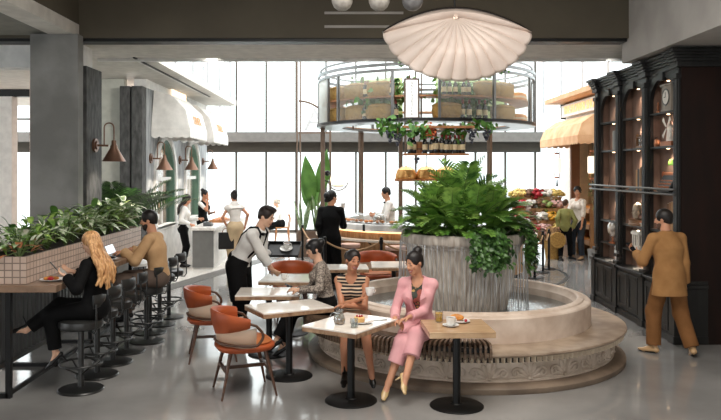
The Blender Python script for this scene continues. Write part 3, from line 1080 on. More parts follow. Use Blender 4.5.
# arched heads
for i in range(3):
    ya, yb = PY[i + 1] + 0.062, PY[i] - 0.062
    c, r = (ya + yb) / 2, (yb - ya) / 2 - 0.035
    zs = 3.13
    poly = [(ya, zs), (ya, 3.50), (yb, 3.50), (yb, zs), (c + r, zs)]
    poly += [(c + r * math.cos(PI * k / 20), zs + 0.31 * math.sin(PI * k / 20)) for k in range(1, 20)]
    poly += [(c - r, zs)]
    b = MB(); b.prism([(p[0] - 10.95, p[1]) for p in poly], (0.05, 0, 0), (0.03, 0, 0), (0, 1, 0), (0, 0, 1))
    b.prism([(p[0] - 10.95, p[1]) for p in [(ya, 0.75), (ya, zs), (ya + .035, zs), (ya + .035, 0.75)]], (0.05, 0, 0), (0.03, 0, 0), (0, 1, 0), (0, 0, 1))
    b.prism([(p[0] - 10.95, p[1]) for p in [(yb - .035, 0.75), (yb - .035, zs), (yb, zs), (yb, 0.75)]], (0.05, 0, 0), (0.03, 0, 0), (0, 1, 0), (0, 0, 1))
    bsp(b, BX + 0.0, BX + 0.05, c - 0.07, c + 0.07, 3.40, 3.50)
    b.build('arched_head', m_bk, bk, smooth=0)
    for y0 in (ya + 0.001, yb - 0.026):
        b = MB(); bsp(b, BX + 0.085, XBK, y0, y0 + 0.025, 0.745, 3.5)
        b.build('side_lining', m_bkin, bk, smooth=0)
    for z in SHELVES:
        b = MB(); bsp(b, BX + 0.03, 4.36, ya, yb, z - 0.028, z)
        b.build('shelf', m_bk, bk, smooth=0)
    for z in [s_ - 0.03 for s_ in SHELVES] + [3.40]:
        b = MB(); b.cyl((4.25 - BX, c - 10.95, z), (4.25 - BX, c - 10.95, z - 0.010), 0.020, seg=12)
        b.build('puck_light', m_puck, bk)
        sp = bpy.data.lights.new('shelf_light', 'SPOT'); sp.energy = 17.0; sp.color = (1, 0.86, 0.70); sp.spot_size = R(110); sp.spot_blend = 0.9; sp.shadow_soft_size = 0.02
        so = bpy.data.objects.new('shelf_light', sp); so.location = (4.242, c, z - 0.035); COL.objects.link(so)
# entablature broken forward over the pilasters
b = MB()
for (dx, z0, z1) in ((0.0, 3.50, 3.57), (-0.02, 3.57, 3.61), (-0.04, 3.61, 3.645), (-0.06, 3.645, 3.68), (-0.085, 3.68, 3.72)):
    bsp(b, BX + 0.02 + dx, XB, YN + 0.0 - (0.02 if z0 > 3.55 else -0.03), YF - (0.03 if z0 <= 3.55 else -0.02), z0, z1)
    for y in PY:
        bsp(b, BX - 0.045 + dx, XB, y - 0.11 + dx * 0.6, y + 0.11 - dx * 0.6, z0 + 0.001, z1 + 0.002)
b.build('cornice', m_bk, bk, smooth=0, bevel=0.006)
# twin steel rails for the ladder
for z in (1.95, 1.885):
    b = MB(); b.cyl((-0.07, YN - 10.95, z), (-0.07, YF + 0.05 - 10.95, z), 0.014, seg=10)
    for y in PY:
        b.cyl((-0.07, y - 10.95, z), (0, y - 10.95, z), 0.01, seg=8)
    b.build('rail', m_brass, bk)

# ---- curios
_before = set(bpy.data.objects)
def bay(i):
    return (PY[i] + PY[i + 1]) / 2
m_wood = M('mid_wood', (136, 98, 66), 0.5, col2=(108, 76, 50), nscale=9, stretch=(1, 1, 5))
m_pale = M('pale_plaster', (214, 208, 198), 0.6)
m_bone = M('aged_bone', (172, 156, 136), 0.5, col2=(140, 124, 106), nscale=14)
m_copper = M('copper', (176, 112, 78), 0.3, metal=0.85)
m_glassc = M_thin('clear_glass', (236, 240, 240), gloss=0.14)
def at_shelf(x, y, k):
    return (BX + 0.03 + (x - BX) * 0.38, y, SHELVES[k] + 0.001)
# clock
t = thing('mantel_clock', 'square grey mantel clock with a round face on the top shelf of the near bay', 'clock', at_shelf(4.30, 9.86, 4))
b = MB(); b.box((0, 0, 0.17), (0.12, 0.28, 0.34)); b.box((0, 0, 0.355), (0.16, 0.36, 0.03)); b.box((0, 0, 0.015), (0.15, 0.32, 0.03))
b.build('case', M('grey_clock_case', (140, 130, 118), 0.5), t, smooth=0, bevel=0.006)
b = MB(); b.cyl((-0.06, 0, 0.19), (-0.075, 0, 0.19), 0.10, seg=32)
f = b.build('dial', m_pale, t)
b = MB(); b.tube(arc((-0.072, 0, 0.19), 0.104, 0, 2 * PI, 32, (0, 1, 0), (0, 0, 1))[:-1], 0.012, 8, closed=True)
b.build('bezel', m_brass, t)
b = MB(); b.box((-0.079, 0, 0.22), (0.004, 0.01, 0.07)); b.box((-0.079, 0.025, 0.19), (0.004, 0.05, 0.01))
b.build('hand', m_black, f, smooth=0)
t = thing('brass_figurine', 'small copper figurine standing beside the mantel clock', 'figurine', at_shelf(4.24, 10.14, 4))
b = MB(); b.lathe([(0.04, 0), (0.04, 0.02), (0.015, 0.04), (0.03, 0.08), (0.012, 0.11), (0.02, 0.135), (0.001, 0.155)], 16)
b.build('body', m_copper, t)
# windmill model
t = thing('model_windmill', 'small model windmill with cross sails in the near bay', 'model', at_shelf(4.28, 9.80, 3))
b = MB(); b.box((0, 0, 0.03), (0.22, 0.34, 0.06))
b.build('base', m_copper, t, smooth=0, bevel=0.005)
b = MB(); b.lathe([(0.075, 0.06), (0.05, 0.24), (0.06, 0.25), (0.001, 0.32)], 12)
b.build('tower', m_pale, t)
for k in range(4):
    a = R(45 + 90 * k)
    b = MB(); c_, s_ = math.cos(a), math.sin(a)
    b.prism([(0.02, -0.008), (0.17, -0.03), (0.17, 0.03), (0.02, 0.008)], (0.006, 0, 0), (-0.085, 0, 0.24), (0, c_, s_), (0, -s_, c_))
    b.build('sail', m_pale, t, smooth=0)
t = thing('copper_kettle', 'small copper kettle beside the model windmill', 'kettle', at_shelf(4.24, 10.18, 3))
b = MB(); b.lathe([(0.001, 0), (0.05, 0), (0.07, 0.04), (0.055, 0.09), (0.02, 0.105), (0.001, 0.125)], 20)
b.build('body', m_copper, t)
b = MB(); b.tube(arc((0, 0, 0.08), 0.055, R(10), R(170), 10, (0, 1, 0), (0, 0, 1)), 0.006, 6)
b.build('handle', m_black, t)
# typewriter and green banker's shade
t = thing('typewriter', 'old black typewriter with brass keys in the near bay above the rail', 'typewriter', at_shelf(4.30, 9.86, 2))
b = MB(); b.prism([(0, 0), (0.30, 0), (0.30, 0.20), (0.18, 0.22), (0.02, 0.06)], (0, 0.40, 0), (-0.15, -0.20, 0.01), (1, 0, 0), (0, 0, 1))
b.build('body', m_blackmetal, t, smooth=0, bevel=0.01)
b = MB(); b.cyl((0.08, -0.25, 0.24), (0.08, 0.25, 0.24), 0.03, seg=14); b.cyl((0.08, -0.27, 0.24), (0.08, -0.25, 0.24), 0.04); b.cyl((0.08, 0.25, 0.24), (0.08, 0.27, 0.24), 0.04)
b.build('platen', m_copper, t)
b = MB()
for r in range(3):
    for k in range(9):
        b.cyl((-0.13 + 0.045 * r, -0.16 + 0.04 * k, 0.06 + 0.04 * r), (-0.135 + 0.045 * r, -0.16 + 0.04 * k, 0.085 + 0.04 * r), 0.013, seg=8)
b.build('key_bank', m_copper, t)
t = thing('green_desk_lamp', 'brass desk lamp with a green glass shade behind the typewriter', 'lamp', at_shelf(4.40, 9.72, 2))
b = MB(); b.cyl((0, 0, 0), (0, 0, 0.02), 0.06); b.cyl((0, 0, 0.02), (0, 0, 0.36), 0.01)
b.build('stand', m_copper, t)
P = [[(0.07 * math.cos(a), yy, 0.36 + 0.07 * math.sin(a)) for a in [PI * k / 10 for k in range(11)]] for yy in (-0.15, 0.15)]
b = MB(); b.grid(P)
b.build('shade', M('green_glass_shade', (118, 160, 70), 0.2, emis=(150, 200, 80), estr=0.25), t, solid=0.008)
# books
def book(loc, h, w, d, col, label, group, lean=0.0):
    t = thing('book', label, 'book', loc, lean, group)
    b = MB(); b.box((0, 0, h / 2), (d, w, h))
    b.build('cover', M('book_cloth_%d_%d_%d' % col, col, 0.7), t, smooth=0, bevel=0.003)
    b = MB(); b.box((0.004, 0, h / 2), (d, w * 0.74, h - 0.008 + 0.010))
    b.build('pages', m_pale, t, smooth=0)
cols = [(150, 120, 92), (70, 72, 74), (172, 132, 88), (116, 80, 56)]
for j in range(3):
    book(at_shelf(4.30, 10.70 + 0.062 * j, 2), 0.34 - 0.02 * j, 0.052, 0.2, cols[j], '%s book upright above the rail of the middle bay' % ('brown', 'charcoal', 'tan')[j], 'books above the middle rail')
for j in range(3):
    book(at_shelf(4.30, 9.64 + 0.062 * j, 1), 0.40 - 0.015 * j, 0.054, 0.2, [(168, 128, 88), (150, 108, 74), (120, 84, 58)][j], '%s tall book on the shelf beside the standing man' % ('tan', 'russet', 'dark brown')[j], 'tall books beside the man')
for j in range(4):
    book(at_shelf(4.30, 11.62 + 0.058 * j, 3), 0.30, 0.05, 0.2, [(128, 126, 122), (92, 92, 92), (112, 110, 106), (140, 136, 130)][j], '%s binder in the far bay upper shelf' % ('pale grey', 'dark grey', 'mid grey', 'silver grey')[j], 'grey binders in the far bay')
# glasses rack in the middle bay
t = thing('cruet_rack', 'wooden rack of small bottles on the upper shelf of the middle bay', 'rack', at_shelf(4.28, 10.72, 3))
b = MB(); b.box((0, 0, 0.015), (0.14, 0.34, 0.03)); b.box((0, 0, 0.16), (0.14, 0.34, 0.012)); b.box((0, -0.16, 0.1), (0.12, 0.012, 0.2)); b.box((0, 0.16, 0.1), (0.12, 0.012, 0.2))
b.build('frame', m_wood, t, smooth=0)
for k in range(4):
    b = MB(); b.lathe([(0.001, 0.03), (0.03, 0.03), (0.03, 0.12), (0.012, 0.16), (0.012, 0.2), (0.001, 0.2)], 12, (0, -0.11 + 0.073 * k, 0))
    b.build('bottle', m_glassc, t)
# skull on a wooden block
t = thing('wooden_plinth', 'round dark wooden plinth under the skull in the middle bay', 'plinth', at_shelf(4.28, 10.90, 1))
b = MB(); b.lathe([(0.001, 0), (0.21, 0), (0.22, 0.02), (0.20, 0.035), (0.20, 0.07), (0.21, 0.085), (0.001, 0.085)], 32)
b.build('plinth_body', m_wood, t)
# globe of glass on a foot, far bay
t = thing('glass_globe', 'clear glass globe on a copper foot in the far bay', 'globe', at_shelf(4.26, 11.92, 0))
b = MB(); b.lathe([(0.001, 0), (0.10, 0), (0.10, 0.02), (0.02, 0.04), (0.015, 0.10), (0.03, 0.11), (0.001, 0.11)], 24)
b.build('foot', m_copper, t)
b = MB(); b.ell((0, 0, 0.235), (0.135, 0.135, 0.135), None, 24, 16)
b.build('globe', M('tinted_glass_ball', (210, 200, 188), 0.08, spec=0.9, col2=(120, 104, 92), nscale=9, coat=1.0), t)
b = MB(); b.tube(arc((0, 0, 0.235), 0.15, R(-80), R(100), 18, (0, 1, 0), (0, 0, 1)), 0.008, 6)
b.build('meridian', m_copper, t)
# little temple, middle bay
t = thing('model_temple', 'small pale columned model temple below the skull', 'model', at_shelf(4.24, 10.84, 0))
b = MB(); b.box((0, 0, 0.015), (0.2, 0.3, 0.03)); b.box((0, 0, 0.045), (0.17, 0.26, 0.03)); b.box((0, 0, 0.25), (0.2, 0.3, 0.03)); b.box((0, 0, 0.275), (0.17, 0.26, 0.02))
b.build('base', m_pale, t, smooth=0)
for sx in (-1, 1):
    for k in range(4):
        b = MB(); b.cyl((0.07 * sx, -0.11 + 0.073 * k, 0.06), (0.07 * sx, -0.11 + 0.073 * k, 0.236), 0.016, seg=10)
        b.build('column', m_pale, t)
# white statuette, far bay bottom
t = thing('statuette', 'slim white statuette on the lowest shelf of the far bay', 'statuette', (4.18, 11.66, 0.746))
b = MB(); b.lathe([(0.001, 0), (0.06, 0), (0.06, 0.03), (0.03, 0.04), (0.035, 0.1), (0.05, 0.17), (0.03, 0.21), (0.04, 0.23), (0.001, 0.26)], 16); b.ell((-0.01, 0, 0.245), (0.03, 0.028, 0.025))
b.build('body', m_white, t)
for j, y in enumerate((10.66, 10.73)):
    t = thing('small_jar', 'tiny copper topped jar beside the skull, %s' % ('nearer one', 'farther one')[j], 'jar', at_shelf(4.2, y, 1), 0, 'jars by the skull')
    b = MB(); b.lathe([(0.001, 0), (0.028, 0), (0.028, 0.05), (0.001, 0.05)], 12); b.build('jar_body', m_pale, t)
    b = MB(); b.lathe([(0.001, 0.05), (0.03, 0.05), (0.03, 0.065), (0.001, 0.07)], 12); b.build('lid', m_copper, t)
t = thing('black_tray', 'low black tray on the rail shelf of the middle bay', 'tray', (4.235, 10.96, 1.901))
b = MB(); b.box((0, 0, 0.02), (0.2, 0.36, 0.04)); b.build('tray_body', m_blackmetal, t, smooth=0, bevel=0.006)
for o in [q for q in bpy.data.objects if q not in _before and q.parent is None]:
    o.scale = (0.55, 1, 1)

# ================================================================== bar counter, tiled planter, stools
m_ctop = M('counter_stone_timber', (150, 122, 100), 0.28, col2=(112, 88, 70), nscale=4, ndetail=8, stretch=(1, 4, 1))
m_tile = M_brick('blush_tiles', (206, 182, 166), (188, 164, 148), (130, 112, 100), 1.0, 0.075, 0.0675, msize=0.006, axes='SUM', rough=0.35)
ct = thing('bar_counter', 'long stone topped bar counter on a black slatted frame at the left', 'counter', (-3.3, 9.1, 0))
def csp(b, x0, x1, y0, y1, z0, z1):
    return b.span(x0 + 3.3, x1 + 3.3, y0 - 9.1, y1 - 9.1, z0, z1)
b = MB(); csp(b, -3.95, -2.80, 7.02, 11.2, 1.035, 1.10)
b.build('countertop', m_ctop, ct, smooth=0, bevel=0.006)
b = MB()
for (x, y) in ((-3.48, 7.14), (-3.30, 7.14)):
    csp(b, x - .025, x + .025, y - .025, y + .025, 0, 1.035)
csp(b, -3.48, -3.30, 7.115, 7.165, 0, 0.05)
b.build('leg_frame', m_blackmetal, ct, smooth=0)
for y in (8.3, 9.4, 10.4, 11.1):
    b = MB(); csp(b, -3.33, -3.28, y - .03, y + .03, 0, 1.035); csp(b, -3.9, -3.28, y - .025, y + .025, 0, 0.04)
    b.build('leg', m_blackmetal, ct, smooth=0)
b = MB(); csp(b, -3.32, -3.29, 7.16, 11.1, 0.02, 0.06)
b.build('floor_rail', m_blackmetal, ct, smooth=0)
b = MB()
for i in range(38):
    y = 7.2 + i * 0.103
    csp(b, -3.62, -3.56, y, y + 0.035, 0.22, 1.035)
csp(b, -3.63, -3.55, 7.16, 11.1, 0.18, 0.23)
b.build('slat_screen', M('slat_metal', (104, 103, 101), 0.35, metal=0.6), ct, smooth=0)

pln = thing('tiled_planter', 'long planter clad in blush square tiles along the bar counter', 'planter', (-3.6, 9.1, 1.101))
b = MB()
for (x0, x1, y0, y1, z0, z1) in ((-3.80, -3.12, 7.1, 11.0, 0, 0.02), (-3.15, -3.12, 7.1, 11.0, 0.02, 0.265), (-3.80, -3.77, 7.1, 11.0, 0.02, 0.265), (-3.77, -3.15, 7.1, 7.13, 0.02, 0.265), (-3.77, -3.15, 10.97, 11.0, 0.02, 0.265)):
    b.span(x0 + 3.6, x1 + 3.6, y0 - 9.1, y1 - 9.1, z0, z1)
b.build('trough', m_tile, pln, smooth=0)
b = MB(); b.span(-0.17, 0.45, -1.97, 1.87, 0.02, 0.225)
b.build('soil', M('planter_soil', (52, 42, 32), 0.95, bump=(40, 0.8)), pln, smooth=0)

# bar stools: seat facing -X, back on the aisle side
m_pad = M('black_leather', (44, 44, 43), 0.3, bump=(50, 0.08, 0.003))
m_gun = M('gunmetal', (70, 70, 69), 0.3, metal=0.8)
def make_stool(label, loc, rz):
    t = thing('bar_stool', label, 'stool', (loc[0], loc[1], 0), rz, 'bar stools along the counter')
    b = MB(); b.lathe([(0.001, 0.001), (0.22, 0.001), (0.225, 0.01), (0.215, 0.02), (0.06, 0.034), (0.001, 0.036)], 48)
    b.build('base', m_gun, t)
    b = MB(); b.cyl((0, 0, 0.03), (0, 0, 0.62), 0.03, seg=20)
    b.build('post', m_gun, t)
    b = MB(); b.lathe([(0.001, 0.62), (0.19, 0.62), (0.212, 0.635), (0.218, 0.665), (0.212, 0.70), (0.185, 0.72), (0.10, 0.727), (0.001, 0.727)], 40)
    b.build('seat', m_pad, t)
    b = MB(); b.tube(arc((0, 0, 0.27), 0.20, 0, 2 * PI, 36)[:-1], 0.011, 8, closed=True)
    for k in range(4):
        a = R(45 + 90 * k)
        b.tube([(0.02 * math.cos(a), 0.02 * math.sin(a), 0.16), (0.2 * math.cos(a), 0.2 * math.sin(a), 0.27)], 0.009, 6)
    b.build('footrest', m_gun, t, smooth=60)
    # curved back pad on two bent tubes, at +X
    P = []
    for i in range(15):
        a = R(-42 + 84 * i / 14)
        row = []
        for (r, z) in ((0.222, 0.84), (0.236, 0.835), (0.252, 0.85), (0.256, 0.90), (0.252, 0.96), (0.238, 0.972), (0.224, 0.965), (0.218, 0.90)):
            row.append((r * math.cos(a), r * math.sin(a), z))
        P.append(row)
    b = MB(); b.grid(P, closed_v=True); b.add(P[0], [tuple(range(8))]); b.add(P[-1], [tuple(range(8))[::-1]])
    b.build('backrest', m_pad, t, smooth=60)
    for sg in (-1, 1):
        a = sg * R(38)
        b = MB(); b.tube([(0.12 * math.cos(a), 0.12 * math.sin(a), 0.61), (0.24 * math.cos(a), 0.24 * math.sin(a), 0.60), (0.268 * math.cos(a), 0.268 * math.sin(a), 0.64), (0.268 * math.cos(a), 0.268 * math.sin(a), 0.88)], 0.009, 8)
        b.build('back_tube', m_gun, t, smooth=60)
    return t
names = ['with the woman in black sitting on it, nearest the camera', 'directly behind the seated blonde woman', 'third along the counter from the camera', 'fourth along the counter from the camera',
         'under the man in the tan shirt', 'just past the man in the tan shirt', 'last but one at the far end of the counter', 'last in line at the far end of the counter']
ys = [7.40, 7.93, 8.45, 8.96, 9.48, 10.0, 10.52, 11.05]
st0 = make_stool('round black bar stool ' + names[0], (-2.70, ys[0]), 0)
for i in range(1, 8):
    dup(st0, (-2.62 if i == 4 else -2.72, ys[i], 0), R(random.uniform(-10, 10)), 'round black bar stool ' + names[i])

# ================================================================== round bar under a glass display drum
KC = (1.6, 16.0)
m_timber = M('tambour_oak', (196, 156, 112), 0.5, col2=(168, 126, 86), nscale=5, stretch=(3, 3, 0.4))
m_marble = M('grey_veined_marble', (232, 230, 226), 0.15, col2=(160, 160, 162), nscale=2.2, ndetail=10, lo=0.46, hi=0.72)
m_bronze = M('brown_bronze_post', (112, 92, 78), 0.45, metal=0.3)
m_steel = M('satin_steel', (120, 120, 120), 0.3, metal=0.75)
m_shelfw = M('amber_shelf_wood', (176, 120, 74), 0.45, col2=(146, 94, 54), nscale=6)
bar = thing('round_bar', 'round marble topped bar with ribbed oak front behind the fountain', 'bar', (KC[0], KC[1], 0))
A_OPEN0, A_OPEN1 = R(60), R(110)     # gap at the back for the staff
def ring(prof, seg=120, a0=A_OPEN1, a1=A_OPEN0 + 2 * PI):
    b = MB(); b.lathe(prof, seg, (0, 0, 0), a0, a1, closed_profile=True); return b
ring([(1.66, 1.03), (2.22, 1.03), (2.22, 1.14), (2.2, 1.155), (1.66, 1.155)]).build('countertop', m_marble, bar)
# tambour front
P = []
n = 360
for i in range(n + 1):
    a = A_OPEN1 + (A_OPEN0 + 2 * PI - A_OPEN1) * i / n
    r = 2.06 + (0.018 if i % 2 else 0)
    P.append([(r * math.cos(a), r * math.sin(a), z) for z in (0.10, 0.98)])
b = MB(); b.grid(P); b.build('front', m_timber, bar, smooth=0)
ring([(1.75, 0.015), (2.0, 0.015), (2.0, 0.10), (1.75, 0.10)]).build('plinth', m_black, bar)
ring([(1.75, 0.10), (2.03, 0.10), (2.03, 1.03), (1.75, 1.03)]).build('carcass', m_timber, bar)
ring([(2.05, 0.99), (2.12, 0.99), (2.12, 1.02), (2.05, 1.02)]).build('light_strip', M('lit_strip', (255, 226, 184), 0.5, emis=(255, 206, 150), estr=1.1), bar)
ring([(2.16, 0.83), (2.36, 0.83), (2.36, 0.865), (2.16, 0.865)]).build('bar_ledge', M('pale_stone_ledge', (226, 216, 204), 0.3), bar)
b = MB()
for k in range(12):
    a = R(125) + R(300) * k / 11
    b = MB(); b.tube([(2.05 * math.cos(a), 2.05 * math.sin(a), 0.75), (2.2 * math.cos(a), 2.2 * math.sin(a), 0.83)], 0.012, 8)
    b.build('bracket', m_blackmetal, bar)
# black clips under the marble
for k in range(9):
    a = R(150) + R(220) * k / 8
    b = MB(); b.box((2.215 * math.cos(a), 2.215 * math.sin(a), 1.085), (0.03, 0.05, 0.13), rz=a)
    b.build('clip', m_black, bar, smooth=0)

# stools with pink stone tops around the bar
ps = None
pos = [(R(232), 'leftmost low pedestal stool with blush round top before the oak bar'), (R(252.5), 'low pedestal stool with blush top just left of the fountain urn'),
       (R(209), 'low pedestal stool with blush top beside the man in the black suit'), (R(17), 'low pedestal stool with copper post on the right side of the round bar')]
for i, (a, lab) in enumerate(pos):
    rp_ = 2.5 if i == 3 else 2.62
    loc = (KC[0] + rp_ * math.cos(a), KC[1] + rp_ * math.sin(a), 0.0145)
    if ps is None:
        ps = thing('pedestal_stool', lab, 'stool', loc, 0, 'pedestal stools at the round bar')
        b = MB(); b.lathe([(0.001, 0.73), (0.18, 0.73), (0.19, 0.75), (0.19, 0.79), (0.18, 0.80), (0.001, 0.80)], 40)
        b.build('seat', M('blush_stone_top', (214, 176, 160), 0.4), ps)
        b = MB(); b.lathe([(0.07, 0.03), (0.065, 0.6), (0.10, 0.73)], 24)
        b.build('post', M('brown_copper_post', (136, 92, 66), 0.35, metal=0.5), ps)
        b = MB(); b.lathe([(0.001, 0), (0.22, 0), (0.22, 0.02), (0.07, 0.035), (0.001, 0.035)], 40)
        b.build('base', m_bronze, ps)
    else:
        dup(ps, loc, 0, lab)

# the drum: posts, rings, curved glass, shelves
drum = thing('display_drum', 'raised round glass display drum on bronze posts over the bar', 'display', (KC[0], KC[1], 0))
ZB, ZT = 3.12, 4.05
RD = 2.29
m_haze = M_thin('frosted_curved_glass', (250, 252, 252), gloss=0.08, haze=0.24, hazecol=(205, 209, 205), rough=0.12)
m_haze2 = M_thin('milky_curved_glass', (225, 230, 228), gloss=0.05, haze=0.72, hazecol=(205, 208, 204), rough=0.2)
def full(prof, name, mat, parent=drum, seg=128):
    b = MB(); b.lathe(prof, seg, closed_profile=True)
    return b.build(name, mat, parent)
full([(RD - 0.5, ZB - 0.02), (RD + 0.03, ZB - 0.02), (RD + 0.03, ZB + 0.035), (RD - 0.5, ZB + 0.035)], 'base_ring', m_steel)
full([(RD + 0.031, ZB + 0.0), (RD + 0.05, ZB + 0.0), (RD + 0.05, ZB + 0.05), (RD + 0.031, ZB + 0.05)], 'dark_rim', m_black)
full([(RD - 0.03, ZT), (RD + 0.02, ZT), (RD + 0.02, ZT + 0.05), (RD - 0.03, ZT + 0.05)], 'top_ring', m_steel)
full([(RD - 0.01, ZT + 0.10), (RD + 0.03, ZT + 0.10), (RD + 0.03, ZT + 0.16), (RD - 0.01, ZT + 0.16)], 'upper_rail', m_steel)
full([(RD - 0.06, ZT + 0.24), (RD - 0.02, ZT + 0.24), (RD - 0.02, ZT + 0.275), (RD - 0.06, ZT + 0.275)], 'upper_rail', m_steel)
full([(RD - 0.50, ZB + 0.455), (RD - 0.06, ZB + 0.455), (RD - 0.06, ZB + 0.485), (RD - 0.50, ZB + 0.485)], 'shelf', m_shelfw)
full([(RD - 0.50, ZB + 0.036), (RD - 0.06, ZB + 0.036), (RD - 0.06, ZB + 0.05), (RD - 0.50, ZB + 0.05)], 'shelf', m_shelfw)
# front mullions and glass bays; the doorways between some bays stay open
mull = [R(x) for x in (180, 206, 216, 249, 271, 299, 330, 345, 0, 30, 62, 90, 118, 150)]
for a in mull:
    b = MB(); b.box((RD * math.cos(a), RD * math.sin(a), (ZB + ZT) / 2), (0.05, 0.05, ZT - ZB), rz=a)
    b.build('mullion', m_steel, drum, smooth=0)
for (a0, a1) in ((150, 206), (216, 249.3), (271, 330), (345, 390), (30, 62), (62, 118), (118, 150)):
    b = MB(); b.lathe([(RD, ZB + 0.035), (RD, ZT)], 40, (0, 0, 0), R(a0), R(a1))
    b.build('glass_bay', m_haze if a0 > 200 else m_haze2, drum, smooth=60)
for a in [R(x) for x in (180, 219, 262, 300, 345, 28, 70, 118, 150)]:
    b = MB(); b.box(((RD - 0.5) * math.cos(a), (RD - 0.5) * math.sin(a), (ZB + ZT) / 2), (0.03, 0.03, ZT - ZB), rz=a)
    b.build('inner_upright', m_bronze, drum, smooth=0)
for a in [R(x) for x in (181, 128, 100, 41)]:
    b = MB(); b.box(((RD - 0.08) * math.cos(a), (RD - 0.08) * math.sin(a), (ZB + 0.02) / 2), (0.095, 0.095, ZB - 0.02), rz=a)
    b.build('post', m_bronze, drum, smooth=0, bevel=0.01)
m_greeng = M_thin('green_inner_glass', (206, 222, 176), gloss=0.04, haze=0.55, hazecol=(168, 186, 118), rough=0.2)
for (a0, a1) in ((215, 250), (271, 331)):
    b = MB(); b.lathe([(RD - 0.53, ZB + 0.04), (RD - 0.53, ZT - 0.05)], 40, (0, 0, 0), R(a0), R(a1))
    b.build('inner_glass', m_greeng, drum, smooth=60)
# upright sign standing in the open doorway of the drum
t = thing('upright_sign', 'narrow white upright sign with small letters in the drum doorway', 'sign', (KC[0] + 2.24 * math.cos(R(258)), KC[1] + 2.24 * math.sin(R(258)), ZB + 0.052))
b = MB(); b.box((0, 0, 0.36), (0.22, 0.03, 0.70))
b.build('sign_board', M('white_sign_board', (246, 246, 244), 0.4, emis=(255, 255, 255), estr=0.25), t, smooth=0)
b = MB()
for i, ch in enumerate('GREENGROCER'):
    tm = text_mb(ch, 0.062, (0, -0.018, 0.655 - 0.059 * i), (1, 0, 0), (0, 0, 1), 0.004)
    b.add(tm.v, tm.f)
b.build('lettering', M('grey_lettering', (150, 150, 150), 0.6), t, smooth=0)
b = MB(); b.box((-0.13, 0, 0.36), (0.03, 0.04, 0.74)); b.box((0.13, 0, 0.36), (0.03, 0.04, 0.74)); b.box((0, 0, 0.725), (0.29, 0.04, 0.03)); b.box((0, 0, 0.004), (0.29, 0.08, 0.01))
b.build('sign_frame', m_bronze, t, smooth=0)

# goods on the drum shelves
m_basket = M('woven_basket', (176, 138, 74), 0.8, col2=(128, 96, 46), nscale=45, ndetail=2, bump=(60, 0.6, 0.006))
m_bottle = M('dark_wine_glass', (20, 22, 20), 0.12, spec=0.8)
m_label = M('cream_bottle_label', (216, 196, 158), 0.7)
m_foil = M('red_bottle_foil', (138, 50, 38), 0.4)
SHL = [ZB + 0.051, ZB + 0.486]
def kpt(adeg, r, z):
    return (KC[0] + r * math.cos(R(adeg)), KC[1] + r * math.sin(R(adeg)), z)
bk0 = None
basket_spots = [(222.5, 1), (239.5, 1), (223.5, 0), (239.0, 0), (276.0, 0), (313.0, 0), (300.0, 1), (312.0, 1), (203, 1), (196, 1), (203, 0), (194.5, 0)]
bl = {0: 'lower', 1: 'upper'}
for i, (ad, k) in enumerate(basket_spots):
    lab = 'woven straw basket on the %s drum shelf, %s' % (bl[k], ('left window near the frosted side', 'left window by the upright sign', 'left window, far left', 'left window beside the sign', 'right window beside the sign', 'right window past the bottles', 'right window behind the bottles', 'right window near its far end', 'leftmost doorway', 'far left behind frosted glass', 'leftmost doorway bottom', 'far left bottom behind frosted glass')[i])
    if bk0 is None:
        bk0 = thing('straw_basket', lab, 'basket', kpt(ad, 2.02, SHL[k]), R(ad + 90), 'straw baskets in the glass drum')
        P = []
        for (e, z, s_) in ((0.02, 0.0, 1), (0.9, 0.0, 1), (1.0, 0.05, 1), (1.06, 0.14, 1), (1.0, 0.25, 1), (0.86, 0.285, 1), (0.5, 0.305, 1), (0.02, 0.31, 1)):
            P.append([(0.27 * e * math.copysign(abs(math.cos(a)) ** .7, math.cos(a)), 0.17 * e * math.copysign(abs(math.sin(a)) ** .7, math.sin(a)), z) for a in [2 * PI * q / 28 for q in range(28)]])
        b = MB(); b.grid(P, closed_v=True); b.build('basket_body', m_basket, bk0, smooth=70)
        b = MB(); b.tube([(0.27 * math.copysign(abs(math.cos(a)) ** .7, math.cos(a)), 0.172 * math.copysign(abs(math.sin(a)) ** .7, math.sin(a)), 0.25) for a in [2 * PI * q / 28 for q in range(28)]], 0.014, 6, closed=True)
        b.build('basket_rim', m_basket, bk0)
    else:
        dup(bk0, kpt(ad, 2.02, SHL[k]), R(ad + 90), lab)
for i, (ad, k) in enumerate(((333.5, 0), (333.5, 1), (339.5, 1), (340, 0), (345, 0), (351, 1))):
    loc = kpt(ad, 2.0, SHL[k])
    t = thing('cheese_wheel', 'orange rinded cheese wheel at the right end of the drum, %s' % ('bottom near the doorway', 'top near the doorway', 'top middle', 'bottom middle', 'bottom far end', 'top far end')[i], 'cheese', loc, 0, 'orange cheese wheels')
    b = MB(); b.lathe([(0.001, 0), (0.13, 0), (0.15, 0.03), (0.155, 0.08), (0.15, 0.14), (0.13, 0.165), (0.001, 0.17)], 28)
    b.build('rind', M('orange_rind', (226, 154, 62), 0.6, col2=(204, 124, 44), nscale=8), t)
    b = MB(); b.lathe([(0.1555, 0.06), (0.1575, 0.08), (0.1555, 0.10)], 28); b.build('band', m_label, t)
bt0 = None
